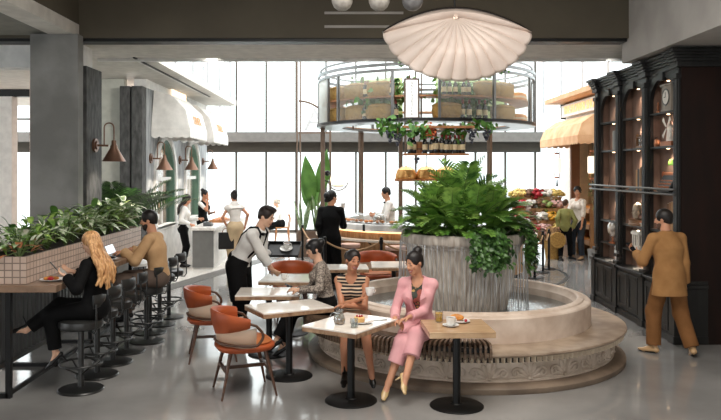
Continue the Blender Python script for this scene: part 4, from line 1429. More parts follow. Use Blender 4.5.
def bottle(loc, label, group, sc=1.0, foil=True):
    global bt0
    if bt0 is None:
        bt0 = thing('wine_bottle', label, 'bottle', loc, 0, group)
        b = MB(); b.lathe([(0.001, 0), (0.038, 0), (0.04, 0.01), (0.04, 0.18), (0.034, 0.205), (0.016, 0.235), (0.0145, 0.29), (0.017, 0.292), (0.017, 0.305), (0.001, 0.306)], 20)
        b.build('glass_body', m_bottle, bt0)
        b = MB(); b.lathe([(0.041, 0.06), (0.0412, 0.061), (0.0412, 0.15), (0.041, 0.151)], 20); b.build('bottle_label', m_label, bt0)
        b = MB(); b.lathe([(0.0165, 0.24), (0.0185, 0.25), (0.0185, 0.309), (0.001, 0.311)], 16); b.build('foil', m_foil, bt0)
        o = bt0
    else:
        o = dup(bt0, loc, 0, label, group)
    o.scale = (sc * 1.08, sc * 1.08, sc)
    return o
drum_b = [(231, 1), (232.6, 1), (246.5, 1), (274, 1), (277, 1), (280, 1), (284.5, 1), (287.3, 1), (284, 0), (287.6, 0), (293.5, 0), (297.2, 0), (230.5, 0), (249, 0)]
wl_ = ['upper shelf between two baskets', 'upper shelf beside the left basket', 'upper shelf close to the upright sign', 'upper right shelf, first past the sign', 'upper right shelf, second past the sign', 'upper right shelf, third past the sign', 'upper right shelf, fourth past the sign', 'upper right shelf, last before the baskets',
       'lower right shelf, first of four', 'lower right shelf, second of four', 'lower right shelf, third of four', 'lower right shelf, last of four', 'lower left shelf between the baskets', 'lower left shelf close to the sign']
for i, (ad, k) in enumerate(drum_b):
    bottle(kpt(ad, 2.1, SHL[k]), 'dark wine bottle in the glass drum, ' + wl_[i], 'wine bottles in the glass drum', 1.18 if k == 0 else 1.05)

# hanging shelf with bottles under the drum
hs = thing('hanging_shelf', 'amber wood double shelf hung under the glass drum', 'shelf', (1.57, 13.75, 2.49))
b = MB(); b.box((0, 0, 0), (1.20, 0.34, 0.035)); b.build('lower_board', m_shelfw, hs, smooth=0, bevel=0.008)
b = MB(); b.box((0.05, 0, 0.50), (1.30, 0.34, 0.045)); b.build('upper_board', m_shelfw, hs, smooth=0, bevel=0.008)
for x in (-0.56, 0.56):
    b = MB(); b.cyl((x, 0.1, 0), (x, 0.1, 0.62), 0.012, seg=8); b.build('hanger', m_bronze, hs)
row = [-0.47, -0.40, -0.20, -0.07, 0.0, 0.12, 0.20, 0.27, 0.36, 0.43, 0.50]
for i, dx in enumerate(row):
    bottle((1.57 + dx, 13.72 + 0.04 * (i % 2), 2.509), 'wine bottle with cream label on the hanging shelf, number %s from the left end' % ('one', 'two', 'three', 'four', 'five', 'six', 'seven', 'eight', 'nine', 'ten', 'eleven')[i], 'bottles on the hanging shelf', 1.25 if i in (0, 4, 5) else 1.1)
for i, dx in enumerate((-0.29, 0.06)):
    t = thing('oak_cask', 'small oak tumbler cask between bottles on the hanging shelf, %s' % ('left', 'right')[i], 'cask', (1.57 + dx, 13.84, 2.509), 0, 'small casks')
    b = MB(); b.lathe([(0.001, 0), (0.05, 0), (0.065, 0.1), (0.055, 0.22), (0.045, 0.22), (0.05, 0.1), (0.001, 0.02)], 20); b.build('staves', m_shelfw, t)
    b = MB(); b.lathe([(0.0645, 0.07), (0.067, 0.075), (0.067, 0.09), (0.0655, 0.095)], 20); b.build('hoop', m_bronze, t)

# vines and grapes under the drum
m_leafv = M('vine_leaf_green', (96, 140, 58), 0.5, col2=(60, 104, 38), nscale=7, sub=0.0)
m_grape = M('dusty_black_grape', (38, 38, 46), 0.4, col2=(70, 72, 84), nscale=20)
def leaf_at(b, p, d, n, ln, w, fold=0.12, seg=4, droop=0.15):
    """One blade: runs from p along d, face towards n."""
    p, d, n = [np.array(q, float) for q in (p, d, n)]
    d = d / np.linalg.norm(d)
    s_ = np.cross(d, n); s_ = s_ / (np.linalg.norm(s_) + 1e-9)
    n = np.cross(s_, d)
    P = []
    for i in range(seg + 1):
        t = i / seg
        ww = w * (math.sin(PI * min(1, 0.08 + 0.92 * t) ** 0.8)) * 0.5 + 0.0008
        c = p + d * ln * t - np.array([0, 0, 1]) * droop * ln * t * t
        P.append([c - s_ * ww + n * fold * ww, c, c + s_ * ww + n * fold * ww])
    b.grid(P)
rv = random.Random(11)
def rdir(up=0.0):
    v = np.array([rv.gauss(0, 1), rv.gauss(0, 1), rv.gauss(0, 0.6) + up])
    return v / np.linalg.norm(v)
def vine(label, pts, nleaf, spread, lab_group='vines hung on the bar canopy', ln=0.12, cat='vine', mat=None):
    p0 = np.array(pts[0], float)
    t = thing('grape_vine', label, cat, tuple(p0), 0, lab_group)
    pp = [np.array(p, float) - p0 for p in pts]
    b = MB(); b.tube(pp, 0.012, 6); b.build('stem', m_wood, t)
    b = MB()
    for i in range(nleaf):
        u = rv.random() * (len(pp) - 1)
        k = min(int(u), len(pp) - 2)
        c = pp[k] + (pp[k + 1] - pp[k]) * (u - k) + np.array([rv.gauss(0, spread), rv.gauss(0, spread), rv.gauss(-0.03, spread * 0.8)])
        leaf_at(b, c, rdir(-0.2), rdir(0.5), ln * rv.uniform(.7, 1.2), ln * rv.uniform(.6, .95), droop=0.3)
    b.build('foliage', mat or m_leafv, t, smooth=60)
    return t
vine('leafy grape vine hung at the left under the drum by the hanging shelf', [(0.55, 13.95, 3.06), (0.85, 13.72, 3.02), (1.15, 13.65, 3.0), (1.4, 13.65, 2.93)], 150, 0.10)
vine('leafy grape vine above the bottles on the right of the hanging shelf', [(1.6, 13.8, 3.02), (1.9, 13.8, 2.92), (2.2, 13.8, 2.98)], 70, 0.07)
vine('leafy grape vine hung at the right under the drum', [(2.15, 13.7, 3.08), (2.45, 13.75, 3.05), (2.65, 13.85, 3.02)], 60, 0.06)
vine('green vine trailing along the upper left rail of the drum', [(0.9, 13.9, 4.3), (1.2, 13.85, 4.26), (1.6, 13.8, 4.28)], 110, 0.06, ln=0.09)
vine('green vine along the upper right rail of the drum', [(2.3, 13.9, 4.3), (2.7, 14.0, 4.24), (3.0, 14.1, 4.2)], 60, 0.06, ln=0.09)
vine('green vine growing behind the upright sign in the drum', [(1.1, 13.95, 4.0), (1.15, 13.98, 3.7), (1.12, 14.0, 3.35)], 60, 0.07, ln=0.09)
vine('green vine behind the baskets in the left drum window', [(0.1, 14.75, 3.9), (0.35, 14.55, 3.45), (0.55, 14.45, 3.85), (0.75, 14.35, 3.4), (0.95, 14.3, 3.9)], 330, 0.13, ln=0.13)
vine('green vine behind the bottles in the right drum window', [(1.75, 14.25, 3.85), (1.95, 14.25, 3.4), (2.2, 14.3, 3.85), (2.4, 14.4, 3.4), (2.65, 14.55, 3.85)], 330, 0.13, ln=0.13)
def grapes(label, loc, n=34, h=0.22, w=0.07):
    t = thing('grape_bunch', label, 'grapes', loc, 0, 'bunches of dark grapes')
    b = MB()
    for i in range(n):
        u = rv.random()
        rr = w * (1 - u) ** 0.7
        a = rv.random() * 2 * PI
        b.ell((rr * math.cos(a), rr * math.sin(a), -0.05 - h * u), (0.021, 0.021, 0.022), None, 8, 6)
    b.build('berries', m_grape, t)
    b = MB(); b.tube([(0, 0, 0.05), (0, 0, -0.06)], 0.006, 6); b.build('stalk', m_wood, t)
grapes('dark grape bunch hanging at the far left below the drum', (0.72, 13.62, 2.98))
grapes('dark grape bunch hanging left of the bottle shelf', (0.86, 13.60, 2.92))
grapes('dark grape bunch right of the hanging shelf, larger of the two', (2.22, 13.60, 3.0), 40, 0.26, 0.085)
grapes('small dark grape bunch farthest right below the drum', (2.50, 13.66, 2.98), 26, 0.18)
grapes('tiny dark grape bunch dangling below the hanging shelf', (1.22, 13.66, 2.47), 14, 0.09, 0.04)
# dried orange foliage
t = thing('dried_flower_spray', 'rust orange dried flower spray beside the vine above the bottles', 'dried flowers', (1.35, 13.6, 2.95))
b = MB()
for i in range(50):
    c = np.array([rv.gauss(0.1, 0.09), rv.gauss(0, 0.04), rv.gauss(-0.02, 0.08)])
    leaf_at(b, c, rdir(), rdir(), 0.09, 0.04)
b.build('petals', M('rust_petals', (196, 92, 44), 0.6), t, smooth=60)

# copper heat lamps over the pass
for i, x in enumerate((1.13, 1.55, 1.95)):
    t = thing('amber_dome_lamp', 'amber copper dome lamp above the bar, %s' % ('leftmost', 'middle of three', 'rightmost behind the palm')[i], 'lamp', (x, 15.2, 2.0), 0, 'amber dome lamps')
    b = MB(); b.lathe([(0.22, 0.0), (0.215, 0.09), (0.18, 0.2), (0.10, 0.26), (0.001, 0.28)], 32)
    b.build('dome', M('amber_copper_dome', (206, 146, 82), 0.25, metal=0.6, col2=(226, 176, 110), nscale=10), t, solid=0.008)
    b = MB(); b.lathe([(0.225, -0.03), (0.24, -0.02), (0.24, 0.01), (0.222, 0.012)], 32); b.build('rim', m_shelfw, t)
    b = MB(); b.cyl((0, 0, 0.27), (0, 0, 1.08), 0.008, seg=8); b.build('cord', m_bronze, t)
    b = MB(); b.ell((0, 0, 0.09), (0.05, 0.05, 0.06)); b.build('bulb', M('warm_bulb', (255, 226, 180), 0.4, emis=(255, 206, 140), estr=4), t)
# round wood hoop arch on the left of the bar, and the globe lamp
t = thing('globe_lamp', 'milky globe lamp in a bronze ring at the left of the round bar', 'lamp', (-0.28, 16.2, 2.0))
b = MB(); b.ell((0, 0, 0), (0.17, 0.17, 0.19), None, 24, 16); b.build('globe', M('milky_glass', (250, 242, 230), 0.3, emis=(255, 236, 206), estr=0.9), t)
b = MB(); b.tube(arc((0, 0, -0.03), 0.215, R(190), R(350), 20, (1, 0, 0), (0, 0, 1)), 0.013, 8); b.tube(arc((0, 0, -0.15), 0.14, 0, 2 * PI, 24)[:-1], 0.012, 8, closed=True)
b.build('ring', m_bronze, t)
b = MB(); b.tube([(-0.2, 0, -0.06), (-0.38, 0, 0.0)], 0.014, 8); b.ell((-0.24, 0, 0.13), (0.07, 0.05, 0.06)); b.build('arm', m_blackmetal, t)

# ================================================================== left shop: awnings, sconces, signs; sales counter
m_canvas = M('white_canvas', (238, 235, 230), 0.85, bump=(30, 0.05))
m_canvas_r = M('sand_canvas', (224, 184, 144), 0.8, col2=(204, 154, 112), nscale=3)
m_brassl = M('copper_sconce', (128, 96, 78), 0.4, metal=0.55)
m_letter = M('gold_lettering', (222, 172, 122), 0.5)
def awning(label, x0, sgn, y0, y1, out, z0, h, mat, letters):
    """Hooped awning folding out from a wall at x0."""
    t = thing('awning', label, 'awning', (x0, (y0 + y1) / 2, z0), 0, 'shop awnings')
    hy = (y1 - y0) / 2
    th = [0, 30, 60, 88]
    bars = []
    for a in th:
        a = R(a)
        ox, oz = out * math.cos(a), h * math.sin(a)
        ins = 0.10 * math.sin(a)
        bars.append([(0, -hy, 0), (sgn * ox, -hy + ins, oz), (sgn * ox, hy - ins, oz), (0, hy, 0)])
    b = MB()
    for k in range(3):
        lo, hi_ = bars[k], bars[k + 1]
        b.add([lo[1], lo[2], hi_[2], hi_[1]], [(0, 1, 2, 3)])
        b.add([lo[0], lo[1], hi_[1]], [(0, 1, 2)])
        b.add([lo[3], lo[2], hi_[2]], [(0, 1, 2)])
    cov = b.build('canopy', mat, t, smooth=0, solid=0.012)
    # hoops under the cloth
    for a in bars[:3]:
        b = MB(); b.tube([np.array(p) * 0.985 for p in a], 0.012, 6); b.build('hoop', m_steel, t)
    # scalloped valance
    path = [np.array(p, float) for p in bars[0]]
    b = MB()
    for k in range(3):
        p, q = path[k], path[k + 1]
        L = np.linalg.norm(q - p)
        n = max(2, int(L / 0.16))
        P = []
        m = n * 6
        for i in range(m + 1):
            u = i / m
            dz = 0.16 + 0.04 * abs(math.sin(PI * u * n))
            c = p + (q - p) * u
            P.append([tuple(c + np.array([0, 0, 0.0])), tuple(c + np.array([0, 0, -dz]))])
        b.grid(P)
    b.build('valance', mat, t, smooth=0, solid=0.008)
    if letters:
        a = R(15)
        cx = sgn * (out * (math.cos(0) + math.cos(R(30))) / 2 + 0.012)
        slope = np.array([sgn * (out * math.cos(R(30)) - out), 0, h * math.sin(R(30))])
        ay = slope / np.linalg.norm(slope)
        b = text_mb(letters, 0.26, (cx + sgn * 0.01, 0, h * 0.25), (0, sgn, 0), ay, 0.01)
        b.build('lettering', m_letter, cov, smooth=0)
    return t
awning('white hooped canvas awning over the nearer arched window', FX + 0.01, 1, 15.35, 17.15, 0.80, 3.06, 0.80, m_canvas, 'DINER')
awning('white hooped canvas awning over the farther arched window', FX + 0.01, 1, 18.0, 20.1, 0.80, 3.06, 0.80, m_canvas, 'DINER')
awning('sand coloured hooped awning of the flower shop beside the bookcase', RX - 0.01, -1, 16.6, 19.9, 0.80, 2.98, 0.56, m_canvas_r, None)
m_lit = M('lit_cream_lettering', (255, 240, 220), 0.5, emis=(255, 226, 190), estr=0.9)
b = text_mb('THE DINER', 0.24, (FX + 0.06, 17.6, 3.955), (0, 1, 0), (0, 0, 1), 0.04, spacing=1.25)
tag(b.build('sign_lettering', m_lit, smooth=0), 'lit letters on the fascia above the white awnings', 'sign')
sg = thing('shop_sign', 'long lit sign board of the flower shop above the sand awning', 'sign', (RX - 0.10, 18.6, 3.78))
b = MB(); b.box((0, 0, 0), (0.12, 3.2, 0.32)); b.build('board', M('white_sign_face', (240, 236, 230), 0.5), sg, smooth=0)
b = MB(); b.box((0, 1.61, 0), (0.14, 0.03, 0.40)); b.box((0, -1.61, 0), (0.14, 0.03, 0.40)); b.build('end_cap', m_black, sg, smooth=0)
b = text_mb('THE FLOWER SHOP', 0.30, (-0.07, 0, 0), (0, -1, 0), (0, 0, 1), 0.02)
b.build('lettering', M('amber_lettering', (236, 190, 140), 0.5, emis=(255, 196, 130), estr=0.5), sg, smooth=0)

def sconce(label, loc, s=1.0):
    t = thing('wall_sconce', label, 'lamp', loc, 0, 'copper wall sconces')
    t.scale = (s, s, s)
    b = MB(); b.cyl((0.0, 0, 0), (0.03, 0, 0), 0.10, seg=28); b.cyl((0.03, 0, 0), (0.05, 0, 0), 0.06, seg=24)
    b.build('wall_plate', m_brassl, t)
    b = MB(); b.cyl((0.05, 0, 0), (0.20, 0, -0.005), 0.016, seg=10)
    b.tube([(0.14, 0, 0.0), (0.14, 0, 0.22)] + [tuple(p) for p in arc((0.21, 0, 0.25), 0.07, PI, 0, 10, (1, 0, 0), (0, 0, 1))] + [(0.28, 0, 0.2), (0.28, 0, 0.04)], 0.010, 8)
    b.build('arm', m_brassl, t, smooth=60)
    b = MB(); b.lathe([(0.001, 0.10), (0.032, 0.10), (0.035, 0.04), (0.05, 0.015), (0.05, -0.005), (0.165, -0.20), (0.16, -0.20), (0.045, -0.01), (0.001, 0.0)], 36, (0.28, 0, -0.03))
    b.build('shade', m_brassl, t)
    b = MB(); b.ell((0.28, 0, -0.12), (0.035, 0.035, 0.045)); b.build('bulb', M('sconce_bulb', (255, 236, 210), 0.4, emis=(255, 222, 180), estr=5), t)
    l = bpy.data.lights.new('sconce_light', 'SPOT'); l.energy = 14; l.color = (1, 0.88, 0.74); l.spot_size = R(120); l.spot_blend = 0.6; l.shadow_soft_size = 0.03
    o = bpy.data.objects.new('sconce_light', l); o.location = (loc[0] + 0.28 * s, loc[1], loc[2] - 0.2 * s); COL.objects.link(o)
sconce('copper cone wall sconce on the ribbed slab beside the column, nearest one', (-3.849, 11.10, 2.57), 1.05)
sconce('copper cone wall sconce left of the nearer arched window', (FX + 0.001, 15.30, 2.44), 1.05)
sconce('copper cone wall sconce between the two arched windows', (FX + 0.001, 17.90, 2.44), 1.05)
sconce('copper cone wall sconce right of the farther arched window', (FX + 0.001, 20.70, 2.44), 1.0)

# sales counter of the left shop
m_cfront = M('slate_counter_end', (112, 112, 110), 0.6)
m_mt = M('white_speckled_top', (240, 238, 234), 0.25, col2=(214, 208, 202), nscale=20)
sc_ = thing('sales_counter', 'white fluted sales counter with slate end panel in front of the arched windows', 'counter', (-3.25, 19.1, 0.005))
b = MB(); b.span(-0.24, 0.20, -2.74, 2.8, 0.0, 0.86); b.build('body', m_white, sc_, smooth=0)
b = MB(); b.span(-0.25, 0.215, -2.77, -2.74, 0.04, 0.86); b.build('end_panel', m_cfront, sc_, smooth=0)
b = MB(); b.span(-0.30, 0.26, -2.82, 2.85, 0.86, 0.93); b.build('top', m_mt, sc_, smooth=0, bevel=0.01)
b = MB()
for i in range(44):
    y = -2.68 + i * 0.125
    b.span(0.19, 0.225, y, y + 0.085, 0.08, 0.80)
b.build('flutes', m_white, sc_, smooth=0)
# tray of pastries on it
t = thing('pastry_tray', 'tray of glazed pastries on the white sales counter', 'tray', (-3.22, 18.2, 0.936))
b = MB(); b.span(-0.2, 0.2, -0.42, 0.42, 0, 0.02); b.span(-0.2, -0.185, -0.42, 0.42, 0.02, 0.05); b.span(0.185, 0.2, -0.42, 0.42, 0.02, 0.05); b.span(-0.185, 0.185, -0.42, -0.405, 0.02, 0.05); b.span(-0.185, 0.185, 0.405, 0.42, 0.02, 0.05)
b.build('tray_body', m_shelfw, t, smooth=0)
m_bun = M('glazed_bun', (206, 138, 82), 0.4, col2=(176, 104, 58), nscale=9)
bun0 = None
for r in range(2):
    for c in range(6):
        loc = (-3.30 + 0.16 * r, 17.88 + 0.128 * c, 0.957)
        lab = 'small glazed bun on the pastry tray of the sales counter'
        if bun0 is None:
            b = MB(); b.lathe([(0.001, 0), (0.05, 0), (0.058, 0.02), (0.045, 0.05), (0.02, 0.066), (0.001, 0.068)], 16)
            bun0 = tag(b.build('glazed_bun', m_bun, loc=loc), lab, 'pastry', 'buns on the sales counter')
        else:
            o = bun0.copy(); COL.objects.link(o); o.location = loc
t = thing('card_terminal', 'grey card terminal on the near end of the sales counter', 'terminal', (-3.22, 16.7, 0.936))
b = MB(); b.prism([(-0.1, 0), (0.1, 0), (0.1, 0.05), (-0.1, 0.10)], (0, 0.2, 0), (0, -0.1, 0), (1, 0, 0), (0, 0, 1)); b.build('housing', M('grey_plastic', (90, 92, 94), 0.5), t, smooth=0, bevel=0.01)
b = MB(); b.box((0.02, 0, 0.09), (0.12, 0.14, 0.01)); b.build('screen', m_black, t, smooth=0)

# pale rounded lounge chairs and a side palm in the niche past the slab
for i, (x, y) in enumerate(((-4.35, 12.6), (-4.15, 14.1))):
    t = thing('lounge_chair', 'white round backed lounge chair in the niche, %s' % ('nearer the ribbed slab', 'nearer the arched windows')[i], 'chair', (x, y, 0.0065), 0, 'white lounge chairs')
    b = MB()
    P = []
    for k in range(21):
        a = R(95) + R(170) * k / 20
        P.append([(0.33 * math.cos(a), 0.36 * math.sin(a), z) for z in (0.40, 1.35 - 0.40 * abs(k / 10 - 1) ** 2)] )
    b.grid(P); b.build('backrest', m_white, t, solid=0.05, smooth=60)
    b = MB(); b.lathe([(0.001, 0.38), (0.32, 0.38), (0.34, 0.43), (0.30, 0.50), (0.001, 0.51)], 32); b.build('seat', m_white, t)
    for q in range(4):
        a = R(45 + 90 * q)
        b = MB(); b.cyl((0.2 * math.cos(a), 0.2 * math.sin(a), 0.4), (0.26 * math.cos(a), 0.26 * math.sin(a), 0), 0.018, 0.012); b.build('leg', m_blackmetal, t)

# ---- bronze gate with half arch and the hanging letter, left of the bar
gt = thing('arched_gate', 'tall bronze post with a half arch over the way to the windows', 'gate', (-1.42, 20.0, 0.005))
for dx in (-0.035, 0.05):
    b = MB(); b.box((dx, 0, 2.6), (0.04, 0.07, 5.2)); b.build('post', m_bronze, gt, smooth=0)
b = MB(); b.tube([tuple(p) for p in arc((0, 0, 3.2), 0.86, R(90), R(0), 18, (1, 0, 0), (0, 0, 1))], 0.028, 8); b.build('arch', m_bronze, gt, smooth=60)
b = MB(); b.box((0.86, 0, 1.6), (0.06, 0.07, 3.2)); b.build('side_post', m_bronze, gt, smooth=0)
b = MB(); b.box((0.42, 0, 3.2), (0.86, 0.05, 0.05)); b.build('crossbar', m_bronze, gt, smooth=0)
b = text_mb('A', 0.86, (-0.98, 19.985, 3.53), (1, 0, 0), (0, 0, 1), 0.05)
tag(b.build('letter_sign', M('pale_grey_letter', (206, 208, 210), 0.5), smooth=0), 'big pale grey letter A under the bronze half arch', 'sign')

# ================================================================== plants
def leafmat(name, a, b_, sc=9, rough=0.38):
    m = M(name, a, rough, col2=b_, nscale=sc, ndetail=3, lo=0.42, hi=0.62)
    bs = m.node_tree.nodes['Principled BSDF']
    bs.inputs['Subsurface Weight'].default_value = 0.0
    return m
m_palm = leafmat('palm_green', (138, 178, 84), (58, 100, 42), 9)
m_fern = leafmat('fern_green', (124, 164, 72), (76, 122, 46), 6)
m_ivy = leafmat('ivy_green', (76, 114, 52), (34, 62, 28), 12)
m_var = leafmat('variegated_leaf', (112, 148, 84), (222, 226, 204), 16)
m_broad = leafmat('broad_leaf_green', (84, 122, 56), (48, 80, 36), 6)
m_lime = leafmat('lime_leaf', (150, 178, 92), (104, 142, 62), 8)
m_copperleaf = leafmat('copper_leaf', (176, 116, 78), (126, 82, 54), 8)
m_stem = M('green_stem', (86, 104, 56), 0.6)
rp = random.Random(21)

def frond(b, stem, base, az, el, L, droop, nl=22, lw=0.02, ll=0.28, vee=0.35):
    """A feathered frond: rib with paired narrow leaflets."""
    base = np.array(base, float)
    h = np.array([math.cos(az), math.sin(az), 0])
    pts = []
    p = base.copy()
    a = el
    n = 12
    for i in range(n + 1):
        pts.append(p.copy())
        d = h * math.cos(a) + np.array([0, 0, math.sin(a)])
        p = p + d * L / n
        a -= droop / n * (0.5 + 1.0 * i / n)
    stem.tube(pts, 0.006, 5, radii=[0.007 * (1 - 0.8 * i / n) for i in range(n + 1)])
    for i in range(nl):
        t = 0.22 + 0.78 * (i + 0.5) / nl
        k = min(int(t * n), n - 1)
        c = pts[k] + (pts[k + 1] - pts[k]) * (t * n - k)
        d = unit3(pts[k + 1] - pts[k])
        side = np.cross(d, [0, 0, 1.0]); side /= (np.linalg.norm(side) + 1e-9)
        up = np.cross(side, d)
        l = ll * (math.sin(PI * (0.12 + 0.82 * (t - 0.22) / 0.78)) ** 0.7)
        for sg in (1, -1):
            dd = unit3(side * sg * 0.8 + d * 0.65 + up * vee)
            leaf_at(b, c, dd, up, l * rp.uniform(.85, 1.1), lw, fold=0.25, seg=3, droop=0.22)

def unit3(v):
    return np.asarray(v, float) / (np.linalg.norm(v) + 1e-12)

UZ = 1.36
def palm(label, r, adeg, n, L, lift, lean, z):
    ca, sa = math.cos(R(adeg)), math.sin(R(adeg))
    t = thing('palm', label, 'plant', (FC[0] + r * ca, FC[1] + r * sa, UZ + 0.001), 0, 'feathery palms in the urn')
    st, fo = MB(), MB()
    for i in range(n):
        u = (i + 0.5) / n
        az = 2 * PI * i * 0.381966 + rp.uniform(-.2, .2)
        el = R(86 - lift * u)
        bx = V2 = np.array([ca, sa, 0]) * lean
        frond(fo, st, (0.03 * math.cos(az), 0.03 * math.sin(az), z), az, el, L * rp.uniform(.85, 1.1), R(40 + 35 * u), 15, 0.030, L * 0.40, vee=0.45)
    st.tube([(0, 0, 0), (0, 0, z + 0.02)], 0.025, 8)
    fo.build('fronds', m_palm if n != 15 else m_palm2, t, smooth=60)
    st.build('stems', m_stem, t)
m_palm2 = leafmat('young_palm_green', (164, 196, 100), (84, 130, 54), 9)
palm('tallest feathery palm at the centre of the fountain urn', 0.0, 0, 16, 0.72, 62, 0, 0.32)
for a_, lab in ((90, 'feathery palm at the back of the urn'), (150, 'feathery palm at the back left of the urn'), (195, 'feathery palm at the left of the urn'), (240, 'feathery palm at the front left of the urn'), (285, 'feathery palm at the front of the urn above the longer ivy'), (330, 'feathery palm at the front right of the urn'), (20, 'feathery palm at the right of the urn')):
    palm(lab, 0.36, a_, 15 if a_ in (240, 330, 150) else 14, 0.52, 74, 0.1, 0.20)
for i, (a, s_, lab) in enumerate(((262, 1.0, 'light green fern drooping over the front of the urn rim'), (222, 1.0, 'light green fern drooping at the front left of the urn rim'),
                                  (185, 0.95, 'light green fern at the left edge of the urn'), (352, 1.0, 'light green fern at the right edge of the urn'), (310, 0.9, 'light green fern between the two ivy trails of the urn'))):
    r = 0.45
    t = thing('fern', lab, 'plant', (FC[0] + r * math.cos(R(a)), FC[1] + r * math.sin(R(a)), UZ + 0.001), 0, 'ferns in the urn')
    st, fo = MB(), MB()
    for k in range(14):
        az = R(a) + rp.gauss(0, 1.0)
        frond(fo, st, (0, 0, 0), az, R(rp.uniform(35, 80)), rp.uniform(0.40, 0.58) * s_, R(rp.uniform(60, 105)), 22, 0.019, 0.13)
    fo.build('fronds', m_fern, t, smooth=60)
    st.build('stems', m_stem, t)
def ivy(label, a, hang, wid, n):
    r = 0.72
    t = thing('trailing_ivy', label, 'plant', (FC[0] + 0.55 * math.cos(R(a)), FC[1] + 0.55 * math.sin(R(a)), UZ + 0.001), 0, 'ivy trails of the urn')
    o = np.array([0.55 * math.cos(R(a)), 0.55 * math.sin(R(a)), 0])
    st, fo = MB(), MB()
    for k in range(13):
        aa = R(a) + rp.uniform(-wid, wid)
        rad = np.array([math.cos(aa), math.sin(aa), 0])
        h = hang * rp.uniform(0.5, 1.0)
        pts = [rad * 0.5 - o, rad * 0.68 + np.array([0, 0, 0.16]) - o, rad * 0.80 + np.array([0, 0, 0.10]) - o]
        for q in range(1, 6):
            pts.append(rad * (0.81 + 0.02 * rp.random()) + np.array([0, 0, 0.10 - h * q / 5]) - o)
        st.tube(pts, 0.006, 5)
        for q in range(n):
            u = rp.random() ** 0.8 * (len(pts) - 1)
            kk = min(int(u), len(pts) - 2)
            c = pts[kk] + (pts[kk + 1] - pts[kk]) * (u - kk) + rad * rp.uniform(0.0, 0.06) + np.array([rp.gauss(0, .025), rp.gauss(0, .02), rp.gauss(0, .025)])
            leaf_at(fo, c, unit3(rad * 0.4 + np.array([rp.gauss(0, .7), rp.gauss(0, .5), rp.gauss(-0.5, .5)])), rad + np.array([0, 0, .4]), rp.uniform(.04, .062), rp.uniform(.03, .045), seg=3)
    fo.build('foliage', m_ivy, t, smooth=60)
    st.build('stems', m_stem, t)
ivy('dense ivy trail hanging over the urn rim, longer and nearer the middle', 285, 0.40, 0.26, 75)
ivy('ivy trail hanging over the far right of the urn rim', 338, 0.46, 0.24, 66)

# leafy row in the tiled planter
def leafy(label, loc, mat, n, ln, w, hgt, group):
    t = thing('leafy_plant', label, 'plant', loc, 0, group)
    st, fo = MB(), MB()
    for k in range(n):
        az = 2 * PI * k * 0.381966 + rp.uniform(-.3, .3)
        u = k / n
        h = np.array([math.cos(az), math.sin(az), 0])
        top = h * rp.uniform(0.04, 0.17) + np.array([0, 0, hgt * rp.uniform(0.35, 1.0) * (1 - 0.35 * u)])
        st.tube([(0, 0, 0), tuple(top * 0.5 + np.array([0, 0, 0.04])), tuple(top)], 0.005, 5)
        el = R(rp.uniform(0, 70))
        d = h * math.cos(el) + np.array([0, 0, math.sin(el)])
        leaf_at(fo, top, d, unit3(np.array([0, 0, 1.0]) - h * 0.4), ln * rp.uniform(.75, 1.15), w * rp.uniform(.8, 1.15), fold=0.3, seg=5, droop=0.45)
    fo.build('foliage', mat, t, smooth=60)
    st.build('stems', m_stem, t)
kinds = [('broad leaved green plant', m_broad, 24, 0.26, 0.085, 0.36), ('white variegated plant', m_var, 26, 0.24, 0.075, 0.34), ('lime green plant', m_lime, 22, 0.24, 0.07, 0.34)]
ords = ['first', 'second', 'third', 'fourth', 'fifth', 'sixth', 'seventh', 'eighth', 'ninth', 'tenth']
for row in range(2):
    for i in range(10):
        k = (i * 2 + row + (1 if i % 3 == 0 else 0)) % 3
        nm, mt, n, ln, w, h = kinds[k]
        x = -3.31 - 0.26 * row + rp.uniform(-.03, .03) + (0.10 if i > 7 and row else 0)
        y = 7.38 + i * 0.375 + 0.12 * row
        gr = 0.85 + 0.45 * i / 9
        leafy('%s in %s row of the tiled planter, %s from near end' % (nm, ('front', 'back')[row], ords[i]), (x, y, 1.327), mt, n, ln * gr, w * gr, h * gr, 'plants in the tiled planter')
leafy('copper leaved plant at the near corner of the tiled planter', (-3.24, 7.22, 1.327), m_copperleaf, 10, 0.18, 0.04, 0.16, 'plants in the tiled planter')

# palm in the niche behind the planter
t = thing('potted_palm', 'dark palm in a grey pot in the niche beyond the ribbed slab', 'plant', (-4.22, 13.35, 0.0065))
b = MB(); b.lathe([(0.001, 0), (0.2, 0), (0.25, 0.5), (0.26, 0.55), (0.23, 0.55), (0.22, 0.5), (0.001, 0.5)], 32); b.build('pot', m_conc, t)
st, fo = MB(), MB()
for k in range(24):
    az = 2 * PI * k * 0.381966
    frond(fo, st, (0, 0, 0.5), az, R(rp.uniform(62, 86)), rp.uniform(1.4, 2.0), R(rp.uniform(50, 85)), 26, 0.04, 0.42)
fo.build('fronds', m_ivy, t, smooth=60); st.build('stems', m_stem, t)

